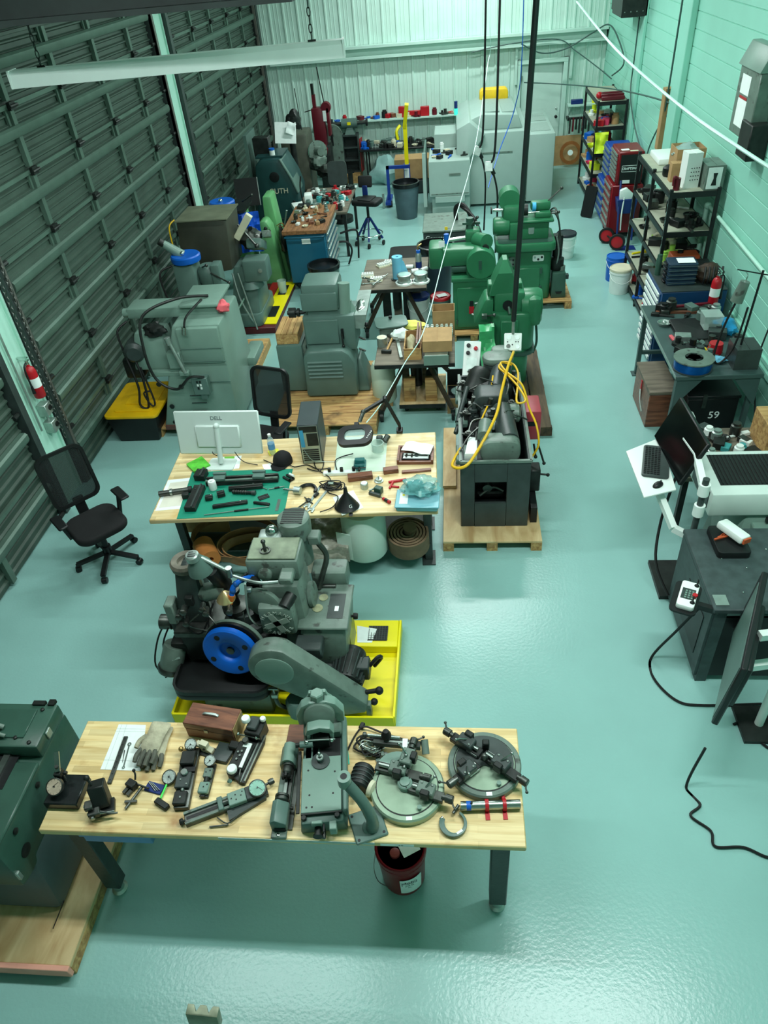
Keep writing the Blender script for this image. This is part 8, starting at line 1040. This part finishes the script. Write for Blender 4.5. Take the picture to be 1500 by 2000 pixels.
one('black_case', 'black electronics case on the cabinet by the wall', 'case', BLACK, box(-.1, -.12, 0, .12, .12, .09, .015), box(-.12, -.16, -.02, .14, .16, 0, .01), loc=(3.04, 9.16, 1.03)); one('dark_flask', 'dark cylindrical flask at the cabinet corner', 'flask', GRND, lathe([(.035, 0), (.036, .2), (.03, .21), (.03, .25), (0, .25)], n=18), loc=(2.52, 9.1, 1.006))
def extinguisher(label, loc, rz, cat='extinguisher'):
    t = thing('fire_extinguisher', label, cat, loc, rz); part(t, 'cylinder', RED, lathe([(.05, 0), (.056, .01), (.056, .28), (.045, .32), (.02, .34), (.02, .36), (0, .36)], n=22)); part(t, 'label', PAPER, lathe([(.0565, .12), (.0565, .22)], n=22)); part(t, 'valve', CHROME, cyl((0, 0, .35), (0, 0, .4), .018), box(-.01, -.08, .4, .01, .03, .415), box(-.01, -.08, .43, .01, .03, .442)); part(t, 'hose', BLACK, tube([(.02, 0, .38), (.07, 0, .34), (.075, 0, .15)], .01)); part(t, 'nozzle', BLACK, cyl((.075, 0, .16), (.075, 0, .08), .012, .018)); return t
extinguisher('red fire extinguisher standing at the drawer cabinet end', (3.02, 8.4, .88), 0)
# dark workbench with spool
DB = mat('bench_dark_green', (62, 84, 82), .45, var=.1)
t = wthing('steel_bench', 'dark green steel workbench with blue wire spool against the block wall', 'workbench', (2.65, 7.5, 0)); part(t, 'top', DB, box(2.22, 6.72, .83, 3.08, 8.48, .88, .006)); [part(part(t, 'leg', DB, bar((x, y, .01), (x, y, .83), .05)), 'foot_plate', DB, box(x-.06, y-.06, 0, x+.06, y+.06, .012)) for x in (2.27, 3.02) for y in (6.8, 8.4)]; part(t, 'gusset', DB, prism([(2.24, .83), (2.5, .83), (2.24, .5)], 6.74, 6.76, 'y')); part(t, 'gusset', DB, prism([(3.06, .83), (2.8, .83), (3.06, .5)], 6.74, 6.76, 'y')); part(t, 'lower_rail', DB, bar((2.27, 8.4, .3), (3.02, 8.4, .3), .04)); part(t, 'edge', ALU, box(2.215, 6.72, .85, 2.22, 8.48, .882))
t = thing('wire_spool', 'large spool of bright blue wire on the bench corner', 'spool', (2.42, 6.9, .88), 0); part(t, 'flange', CHAR, lathe([(.2, 0), (.2, .012), (.05, .012)], n=36)); part(t, 'wire', mat('blue_wire', (6, 90, 170), .25, .5, var=.2, stretch=(1, 1, 40)), lathe([(.185, .012), (.188, .06), (.185, .11)], n=36)); part(t, 'flange', GREYD, lathe([(.2, .11), (.2, .122), (.09, .124), (.085, .1), (0, .1)], n=36)); part(t, 'core', BLACK, lathe([(.03, .1), (.03, .104), (0, .104)], n=16)); [part(t, 'flange_slot', BLACK, tr(box(.06, -.02, .1225, .08, .04, .126), (0, 0, 0), (0, 0, 72*k))) for k in range(5)]
SPOTS.extend([(2.64, 7.7, .88, 3), (2.98, 7.72, .88, 1.5), (2.92, 6.95, .88, 1.8), (2.42, 6.9, .88, 2.2)]); clutter(32, (2.35, 2.98), (7.1, 8.3), .88, 'of the steel bench', [IRON, SDARK, BLACK, ALU, CHAR, GREYB], 1.7)
t = wthing('black_tray', 'black plastic tray in the middle of the steel bench', 'tray', (2.62, 7.7, .88)); part(t, 'tray', BLACK, prism(rr(2.42, 7.45, 2.86, 7.98, .04), .88, .93, 'z', .01)); one('clear_tub', 'clear plastic tub on the black tray', 'tub', MATS['clear_jar'], frust(-.08, -.08, .08, .08, 0, -.1, -.1, .1, .1, .16), loc=(2.8, 7.72, .935)); one('cyan_bag', 'crumpled bright blue plastic bag on the bench by the wall', 'bag', mat('cyan_film', (30, 140, 190), .25, var=.3), lump((0, 0, 0), (.12, .16, .12), 8, .4), loc=(2.98, 7.72, .88)); one('red_roll', 'red cloth roll beside the grey box on the bench', 'roll', RED, lathe([(.07, 0), (.08, .03), (.07, .12), (0, .12)], n=14), loc=(2.72, 7.2, .88)); one('yellow_block', 'yellow block beside the red roll', 'block', YEL, box(-.04, -.03, 0, .04, .03, .05, .006), loc=(2.6, 7.22, .88)); one('pink_strip', 'pink rubber strip along the black tray', 'strip', MATS['pink_red'], box(-.02, -.12, 0, .02, .12, .03, .008), loc=(2.38, 7.5, .88), rz=8); carton('dark grey instrument box on the bench by the wall', 2.8, 6.82, .88, 3.04, 7.1, 1.1, m=CHAR); one('blue_gloves', 'pale blue disposable gloves beside the wire spool', 'gloves', MATS['blue_towel'], lump((0, 0, 0), (.09, .06, .05), 4, .5), loc=(2.7, 7.02, .88)); t = wthing('pipe_wrenches', 'long brown handled wrenches at the far edge of the bench', 'wrenches', (2.6, 8.3, .88)); [part(t, 'wrench', (WALN, SDARK, MAR)[k], tr(box(-.26, -.02, 0, .26, .02, .025), (2.6+.06*k, 8.22+.06*k, .88+.012*k), (0, 0, -6+7*k))) for k in range(3)]
t = wthing('hanging_grinder', 'flex shaft grinder hanging from a thin black stand', 'tool', (2.7, 6.9, .88)); part(t, 'stand', BLACK, cyl((2.86, 6.95, .88), (2.9, 6.95, 1.86), .011)); part(t, 'arm', BLACK, cyl((2.66, 6.95, 1.88), (3.1, 6.95, 1.78), .006)); part(t, 'motor', GREYD, cyl((2.72, 6.95, 1.56), (2.76, 6.95, 1.76), .06, .045)); part(t, 'hook', CHROME, tube([(2.76, 6.95, 1.76), (2.77, 6.95, 1.82), (2.74, 6.95, 1.86)], .006)); part(t, 'shaft', RUB, tube([(2.72, 6.95, 1.56), (2.66, 6.95, 1.3), (2.62, 6.93, 1.0), (2.68, 6.9, .92), (2.8, 6.93, 1.1), (2.84, 6.94, 1.5)], .011)); part(t, 'cord', RUB, tube([(3.1, 6.95, 1.3), (3.05, 6.9, .9), (3.1, 6.8, .5), (3.12, 6.6, .1)], .008))
t = wthing('ammo_crate', 'black crate with white number under the steel bench', 'crate', (2.7, 7.2, 0)); part(t, 'body', BLACK, box(2.45, 6.9, 0, 2.98, 7.5, .5, .01)); part(t, 'lid', BLACK, box(2.44, 6.89, .5, 2.99, 7.51, .54, .006)); text(t, 'number', '59', .12, PAPER, (2.75, 6.894, .3), (90, 0, 0), .001); part(t, 'clasp', SDARK, box(2.6, 6.88, .4, 2.64, 6.9, .56))
t = wthing('wood_chest', 'old brown wooden chest under the bench end', 'chest', (2.34, 7.6, 0)); part(t, 'body', WALN, box(2.12, 7.15, 0, 2.42, 7.85, .42, .008)); part(t, 'lid', OAKT, box(2.11, 7.14, .42, 2.43, 7.86, .46, .006)); part(t, 'red_strap', RED, box(2.105, 7.5, .15, 2.115, 7.53, .4)); part(t, 'chain', ALU, tube([(2.1, 7.5, .3), (2.09, 7.4, .2), (2.1, 7.3, .12)], .01))
t = wthing('plastic_jug', 'white plastic jug standing before the numbered crate', 'jug', (2.36, 6.6, 0)); part(t, 'jug', WHITE, frust(2.28, 6.5, 2.46, 6.68, .3, 2.3, 6.52, 2.44, 6.66, .52, .03)); part(t, 'cap', WHITE, cyl((2.33, 6.59, .52), (2.33, 6.59, .55), .03)); part(t, 'label', CREAM, box(2.3, 6.495, .34, 2.4, 6.5, .44)); part(t, 'stool', IRON, box(2.26, 6.46, 0, 2.5, 6.7, .3))
# near right: laser cutter on a dark steel table, monitors and controller
DT = mat('table_charcoal', (56, 70, 70), .5, var=.25, sc=14)
t = wthing('machine_table', 'dark steel table under the white laser cutter at the right edge', 'table', (2.45, 4.4, 0)); part(t, 'top', DT, box(1.76, 3.58, .76, 3.1, 4.45, .8, .006)); part(t, 'side_panel', DT, box(1.76, 3.6, .06, 1.8, 4.42, .76)); part(t, 'front_panel', BLACK, box(1.8, 3.6, .06, 3.1, 3.62, .7)); [part(t, 'leg', DT, box(x-.04, y-.04, 0, x+.04, y+.04, .76)) for x in (1.82, 3.04) for y in (3.63, 4.38)]; part(t, 'panel_seam', BLACK, box(1.755, 3.7, .2, 1.76, 4.1, .6)); part(t, 'clamp_plate', ALU, box(1.78, 3.62, .8, 1.87, 3.72, .81)); [part(t, 'bolt', CHROME, ball((x, y, .802), .007, 8, 6)) for x, y in ((1.95, 4.1), (2.1, 4.0), (2.2, 3.8), (2.3, 4.2), (2.0, 3.75), (2.4, 3.9))]
t = wthing('parts_table', 'cluttered low dark table behind the laser cutter', 'table', (2.5, 5.9, 0)); part(t, 'top', OAKT, box(2.0, 5.35, .58, 3.1, 6.15, .62)); [part(t, 'leg', IRON, bar((x, y, 0), (x, y, .58), .05)) for x in (2.05, 3.05) for y in (5.4, 6.1)]; clutter(44, (2.08, 2.7), (5.42, 6.08), .62, 'of the low dark table', [IRON, WHITE, SDARK, ALU, CHAR, mat('teal_item', ()), SDARK, ALU], 1.35)
t = wthing('speaker_box', 'open plywood box with round black speaker at the right edge', 'speaker', (2.98, 5.85, .62)); part(t, 'box', PINE, box(2.78, 5.65, .62, 3.2, 6.05, .92, .004)); part(t, 'cone', BLACK, lathe([(.13, 0), (.13, .02), (.05, -.02), (0, -.02)], (2.99, 5.65, .77), (0, -1, 0), 26))
LW = mat('laser_white', (206, 222, 214), .4, var=.03)
t = wthing('laser_cutter', 'white laser cutter with black honeycomb bed at the right edge', 'machine', (2.5, 4.85, 0)); part(t, 'body', LW, box(1.99, 4.62, .78, 3.1, 5.22, 1.0, .015)); part(t, 'bed_recess', BLACK, box(2.08, 4.74, 1.0, 2.75, 5.16, 1.004)); part(t, 'honeycomb', IRON, *[box(2.1+.03*k, 4.75, 1.004, 2.106+.03*k, 5.15, 1.012) for k in range(22)]); part(t, 'lid', LW, tr(box(-.02, -.32, 0, .5, .3, .1, .02), (2.72, 4.95, 1.06), (0, -20, 0))); part(t, 'lid_edge', BLACK, tr(box(-.026, -.3, .03, -.02, .28, .07), (2.72, 4.95, 1.06), (0, -20, 0))); part(t, 'lid_stripe', mat('stripe_orange', (210, 80, 50), .4), tr(box(-.03, -.3, .02, -.026, .28, .028), (2.72, 4.95, 1.06), (0, -20, 0))); part(t, 'side_panel', CHAR, box(1.982, 4.68, .82, 1.99, 5.1, .98)); part(t, 'stop_button', RED, lathe([(.03, 0), (.035, .02), (0, .03)], (1.982, 4.78, .9), (-1, 0, 0), 16)); part(t, 'stand', GREY, frust(2.2, 4.5, 3.1, 5.2, 0, 2.3, 4.65, 3.1, 5.2, .78, .02)); part(t, 'drawer', GREY, box(2.35, 4.45, .62, 3.1, 4.66, .7, .01)); part(t, 'slot', BLACK, box(2.45, 4.6, .72, 3.1, 4.63, .76))
t = wthing('driver_case', 'black open case with white and orange driver on the dark table', 'case', (2.02, 4.3, .8)); part(t, 'case', BLACK, prism(rr(1.92, 4.1, 2.16, 4.42, .03), .8, .86, 'z', .008)); part(t, 'bits', MATS['case_orange'], *[tr(box(-.06, -.006, 0, .06, .006, .012), (1.98+.025*k, 4.26+.03*k, .865), (0, 0, 20+10*k)) for k in range(4)]); part(t, 'driver', WHITE, tr(box(-.05, -.12, 0, .05, .12, .06, .015), (2.06, 4.28, .885), (0, 6, 30))); part(t, 'driver_tip', MATS['case_orange'], tr(box(-.035, -.135, .01, .035, -.12, .05), (2.06, 4.28, .885), (0, 6, 30)))
t = wthing('monitor_pole', 'white and black pole mount carrying monitor and keyboard tray', 'mount', (1.85, 4.7, 0)); part(t, 'pole', CHAR, cyl((1.86, 4.5, .0), (1.86, 4.5, 1.25), .025)); [part(t, 'collar', WHITE, cyl((1.86, 4.5, z), (1.86, 4.5, z+.1), .042)) for z in (.6, .9, 1.1)]; part(t, 'monitor_arm', WHITE, bar((1.86, 4.5, 1.15), (1.88, 4.85, 1.22), .05), bar((1.88, 4.85, 1.22), (1.86, 5.1, 1.2), .05)); part(t, 'tray_arm', WHITE, bar((1.86, 4.5, .66), (1.72, 4.55, .72), .05), bar((1.72, 4.55, .72), (1.6, 4.95, .96), .05)); part(t, 'base', IRON, box(1.7, 4.45, 0, 2.0, 4.9, .04)); part(t, 'cable', RUB, tube([(1.78, 4.9, 1.0), (1.7, 4.8, .6), (1.66, 4.6, .3), (1.75, 4.4, .1)], .012))
t = wthing('monitor', 'black flat monitor turned edge-wise above the keyboard tray', 'monitor', (1.82, 5.1, .95)); XM = lambda s_: tr(s_, (1.84, 5.14, 1.17), (0, 22, 3)); part(t, 'shell', BLACK, XM(box(-.02, -.36, -.21, .02, .36, .21, .008))); part(t, 'screen', mat('screen_dark', (8, 14, 14), .15, var=0), XM(box(-.022, -.35, -.2, -.02, .35, .2)))
l = [pix(*p, .98) for p in ((1223, 880), (1290, 853), (1321, 955), (1258, 970))]; t = wthing('keyboard_tray', 'white keyboard tray on an arm beside the laser cutter', 'tray', (1.6, 5.0, .98)); part(t, 'tray', WHITE, prism([(p.x, p.y) for p in l], .96, .975, 'z', .003))
a = pix(1245, 880, .98); t = thing('keyboard', 'black keyboard lying on the white tray', 'keyboard', tuple(pix(1279, 903, .976)), 80-4); part(t, 'case', CHAR, prism(rr(-.23, -.115, .23, .1, .03), 0, .018, 'z', .004)); [part(t, 'key', BLACK, box(-.2+.027*i, -.04+.026*j, .018, -.18+.027*i, -.02+.026*j, .024)) for i in range(15) for j in range(5)]
t = thing('computer_mouse', 'black mouse on the near corner of the keyboard tray', 'mouse', tuple(pix(1285, 948, .976)), 40); part(t, 'shell', BLACK, ball((0, 0, .0), (.055, .032, .032), 16, 10)); part(t, 'wheel', CHAR, cyl((.03, -.004, .028), (.03, .004, .028), .01))
t = thing('jog_pendant', 'white jog controller with red knob on a black shelf', 'controller', tuple(pix(1343, 1165, .8)), 66); part(t, 'shelf', BLACK, prism(rr(-.16, -.08, .16, .1, .04), -.03, -.015)); part(t, 'shelf_arm', BLACK, box(-.04, -.22, -.06, .0, -.06, -.016)); part(t, 'case', WHITE, prism(rr(-.13, -.06, .13, .06, .02), -.015, .03, 'z', .008)); part(t, 'key_panel', CHAR, box(-.06, -.045, .03, .05, .045, .032)); part(t, 'keys', GREY, *[box(-.05+.022*i, -.035+.022*j, .032, -.036+.022*i, -.022+.022*j, .035) for i in range(4) for j in range(3)]); part(t, 'stop_knob', RED, lathe([(.01, .03), (.01, .05), (.018, .052), (.018, .065), (0, .068)], (-.03, -.045, 0), n=14)); [part(t, 'joystick', BLACK, lathe([(.018, .03), (.012, .04), (.006, .045), (.006, .09), (0, .09)], (x, -.04, 0), n=12)) for x in (.1, -.08)]
t = wthing('tv_panel', 'large black display seen edge-on at the right edge near the camera', 'display', (1.75, 3.1, 0)); A_, B_ = pix(1420, 1370, .55), pix(1492, 1095, 1.0); XT = lambda s_: tr(s_, (1.79, 3.17, .86), (0, 5, -25)); part(t, 'shell', BLACK, XT(box(-.02, -.42, -.28, .02, .48, .3, .008))); part(t, 'screen', GREYB, XT(box(-.023, -.39, -.25, -.02, .39, .27))); part(t, 'rear_hump', BLACK, XT(box(.02, -.3, -.2, .07, .3, .18, .02))); part(t, 'pole', WHITE, cyl((2.12, 3.2, 0), (2.12, 3.2, 1.15), .03)); [part(t, 'arm', WHITE, bar((2.12, 3.2, z), (1.86, 3.14, z+.02), .05), cyl((2.12, 3.2, z-.06), (2.12, 3.2, z+.06), .05)) for z in (.72, 1.02)]; part(t, 'base', IRON, box(1.98, 3.05, 0, 2.3, 3.35, .03))
# ================================================================ on the walls, cords and hanging cables
extinguisher('red fire extinguisher hung on the white column by the overhead doors', (XL+.1, 6.12, 1.22), -90)
t = wthing('outlet_box', 'pair of metal outlet boxes low on the white column', 'outlet', (XL+.07, 6.15, .85)); [part(t, 'box', ALU, box(XL+.02, 6.08, z, XL+.12, 6.2, z+.13, .006)) for z in (.8, 1.0)]; part(t, 'pipe', ALU, cyl((XL+.06, 6.14, .93), (XL+.06, 6.14, 1.0), .012), cyl((XL+.05, 5.98, .9), (XL+.05, 5.98, 2.6), .012)); [part(t, 'socket', BLACK, cyl((XL+.12, 6.16, z), (XL+.126, 6.16, z), .03)) for z in (.87, 1.07)]
def chain(name, label, a, b, step=.05, r=.016, w=.004):
    a, b = Vector(a), Vector(b); n = int((b-a).length/step); d = (b-a).normalized(); u, v = _frame(d)
    return one(name, label, 'chain', SDARK, *[tube([tuple(a+d*(k*step)+d*(.6*step*math.sin(q))+(u if k % 2 else v)*r*math.cos(q)) for q in [2*math.pi*j/8 for j in range(8)]], w, 4, 1, True) for k in range(n)])
chain('hoist_chain', 'long thin hoist chain hanging along the white column', (XL+.12, 6.32, .75), (XL+.12, 6.32, 3.2)); chain('hoist_chain', 'second strand of the hoist chain beside the door track', (XL+.13, 6.2, .7), (XL+.13, 6.2, 3.2))
t = wthing('breaker_panel', 'grey electrical panel with labels high on the block wall', 'panel', (3.2, 9.2, 2.6)); part(t, 'box', GREYD, box(3.13, 8.75, 2.55, 3.3, 9.4, 3.2, .01)); part(t, 'hood', GREY, prism([(3.1, 3.2), (3.3, 3.2), (3.3, 3.42), (3.2, 3.42)], 8.72, 9.43, 'y', .01)); [part(t, 'label', PAPER, box(3.126, 9.0, z, 3.13, 9.28, z+h)) for z, h in ((2.95, .18), (2.64, .26))]; part(t, 'label_band', RED, box(3.125, 9.02, 2.905, 3.13, 9.26, 2.93)); part(t, 'lower_box', IRON, box(3.1, 8.6, 2.4, 3.3, 8.95, 2.75, .01))
t = wthing('unit_heater', 'dark heater box at the top edge over the back right corner', 'heater', (3.1, 15.5, 3.1)); part(t, 'box', IRON, box(2.85, 15.0, 3.14, 3.28, 15.9, 3.7, .01)); part(t, 'side_box', IRON, box(2.9, 15.95, 3.16, 3.2, 16.3, 3.6, .01)); [part(t, 'rivet', ALU, ball((2.9+.1*k, 14.998, 3.22), .01, 6, 4)) for k in range(4)]
one('brown_plank', 'brown plank fixed upright on the block wall pilaster', 'plank', CARD, box(XR-.13, 12.6, 1.6, XR-.005, 12.78, 2.45, .003))
t = wthing('water_pipe', 'white painted pipe bend running down the block wall', 'pipe', (3.26, 9.9, 0)); part(t, 'riser', COLW, cyl((3.24, 9.95, .2), (3.24, 9.95, 1.56), .03)); part(t, 'riser', COLW, cyl((3.27, 9.82, .2), (3.27, 9.82, 1.5), .02)); part(t, 'elbow', COLW, ball((3.24, 9.92, 1.56), .045)); part(t, 'run', COLW, cyl((3.25, 9.92, 1.56), (3.27, 4.5, 1.42), .022))
struct('trim_15', BLK, box(XR-.04, 4.0, .62, XR, 8.5, .68), box(XR-.03, 4.0, .72, XR, 8.5, .76))
CW = mat('cable_green', (52, 84, 78), .5); CWH = mat('cable_white', (206, 246, 232), .5)
for nm, lb, m, r, P in (('power_cable', 'thick white cable sagging across the upper right of the hall', CWH, .018, [(2.3, 16.5, 3.3), (2.45, 13.0, 2.95), (2.7, 10.0, 2.72), (2.95, 8.2, 2.6), (3.25, 6.2, 2.5)]),
    ('strung_cable', 'dark cable arching from the corner beam over the back rack', CW, .014, [(1.45, 18.3, 2.5), (1.9, 18.3, 2.3), (2.4, 18.3, 2.35), (2.9, 18.2, 2.6), (3.1, 17.5, 2.8), (3.2, 16.8, 2.6), (3.22, 16.2, 2.3), (3.1, 16.6, 2.05)]),
    ('strung_cable', 'thin cable stretched across the back door to the pilaster', CW, .012, [(1.45, 17.2, 1.95), (2.2, 17.0, 1.9), (2.9, 15.0, 2.08), (3.2, 12.6, 2.28), (3.24, 12.45, 2.2), (3.22, 13.0, 1.8), (3.2, 13.3, 1.4), (3.2, 13.0, 1.25)]),
    ('strung_cable', 'dark cable along the pilaster edge dropping behind the rack', CW, .014, [(3.2, 12.56, 4.4), (3.2, 12.56, 3.0), (3.2, 12.6, 2.2), (3.22, 12.8, 1.6)]),
    ('strung_cable', 'cable following the beam then dipping behind the back rack', CW, .012, [(.4, 18.4, 2.4), (1.2, 18.4, 2.5), (2.2, 18.4, 2.52), (2.6, 18.2, 2.3), (3.0, 17.5, 2.05), (3.15, 16.9, 1.95)]),
    ('strung_cable', 'cable hanging down the second pilaster', CW, .012, [(3.22, 15.32, 4.4), (3.22, 15.32, 2.6), (3.2, 15.2, 2.0), (3.2, 14.6, 1.6), (3.22, 13.8, 1.3)]),
    ('slim_cable', 'slim white cord sweeping from the ceiling past the cartons to the lamp arm', CWH, .0055, [(.35, 13.4, ZC)]+[tuple(pix(*q)) for q in ((957, 60, 3.2), (952, 130, 2.7), (925, 300, 1.95), (870, 490, 1.5), (830, 640, 1.28), (790, 710, 1.1), (745, 788, .98), (716, 825, 1.2))]),
    ('slim_cable', 'slim blue cord running from the conduit to the cnc lathe top', BLUE, .008, [(1.0, 13.0, ZC), (1.05, 13.0, 3.0), (1.0, 13.4, 2.2), (.75, 13.2, 1.6), (.55, 12.6, 1.2)]),
    ('shop_cable', 'black cable curling from the dark table to the floor', RUB, .01, [(1.72, 3.7, .72), (1.62, 3.75, .4), (1.5, 3.8, .012), (1.48, 3.6, .012), (1.6, 3.4, .012), (1.78, 3.36, .012), (2.2, 3.38, .012)]),
    ('shop_cable', 'black cable snaking over the floor under the display', RUB, .009, [(1.56, 2.75, .4), (1.5, 2.7, .012), (1.56, 2.58, .012), (1.48, 2.5, .012), (1.58, 2.4, .012), (1.58, 2.3, .012), (1.75, 2.3, .012), (1.9, 2.24, .012), (2.1, 2.3, .012), (2.4, 2.28, .012)]),
    ('shop_cable', 'black cable loops on the floor below the dark table end', RUB, .01, [(1.95, 3.2, .012), (2.2, 3.3, .012), (2.3, 3.1, .012), (2.15, 3.0, .012), (2.1, 3.15, .012), (2.5, 3.2, .012)])): one(nm, lb, 'cable', m, onfloor(tube(P, r, 6, 8)))
for lb, x, y, z0, k in (('black drop cord with metal outlet box in front of the cnc lathe', .42, 13.0, 1.62, 1), ('black drop cord with hook and chain above the green gear cutter', .55, 11.6, 1.72, 2)):
    t = wthing('pendant_outlet', lb, 'cord', (x, y, z0)); part(t, 'cord', RUB, tube([(x, y, z0+.1), (x+.06, y, z0+.6), (x+.08, y, ZC)], .016, 8)); part(t, 'outlet', ALU, tr(box(-.06, -.03, -.07, .06, .03, .07, .006), (x-.04, y, z0+.05), (-20, 25 if k == 1 else 0, 0))); part(t, 'plug', BLACK, cyl((x, y, z0+.02), (x+.04, y, z0-.06), .03)); part(t, 'lower_cord', RUB, tube([(x+.03, y, z0-.04), (x+.1, y, z0-.4), (x+.08, y-.1, z0-1.2)], .014, 8))
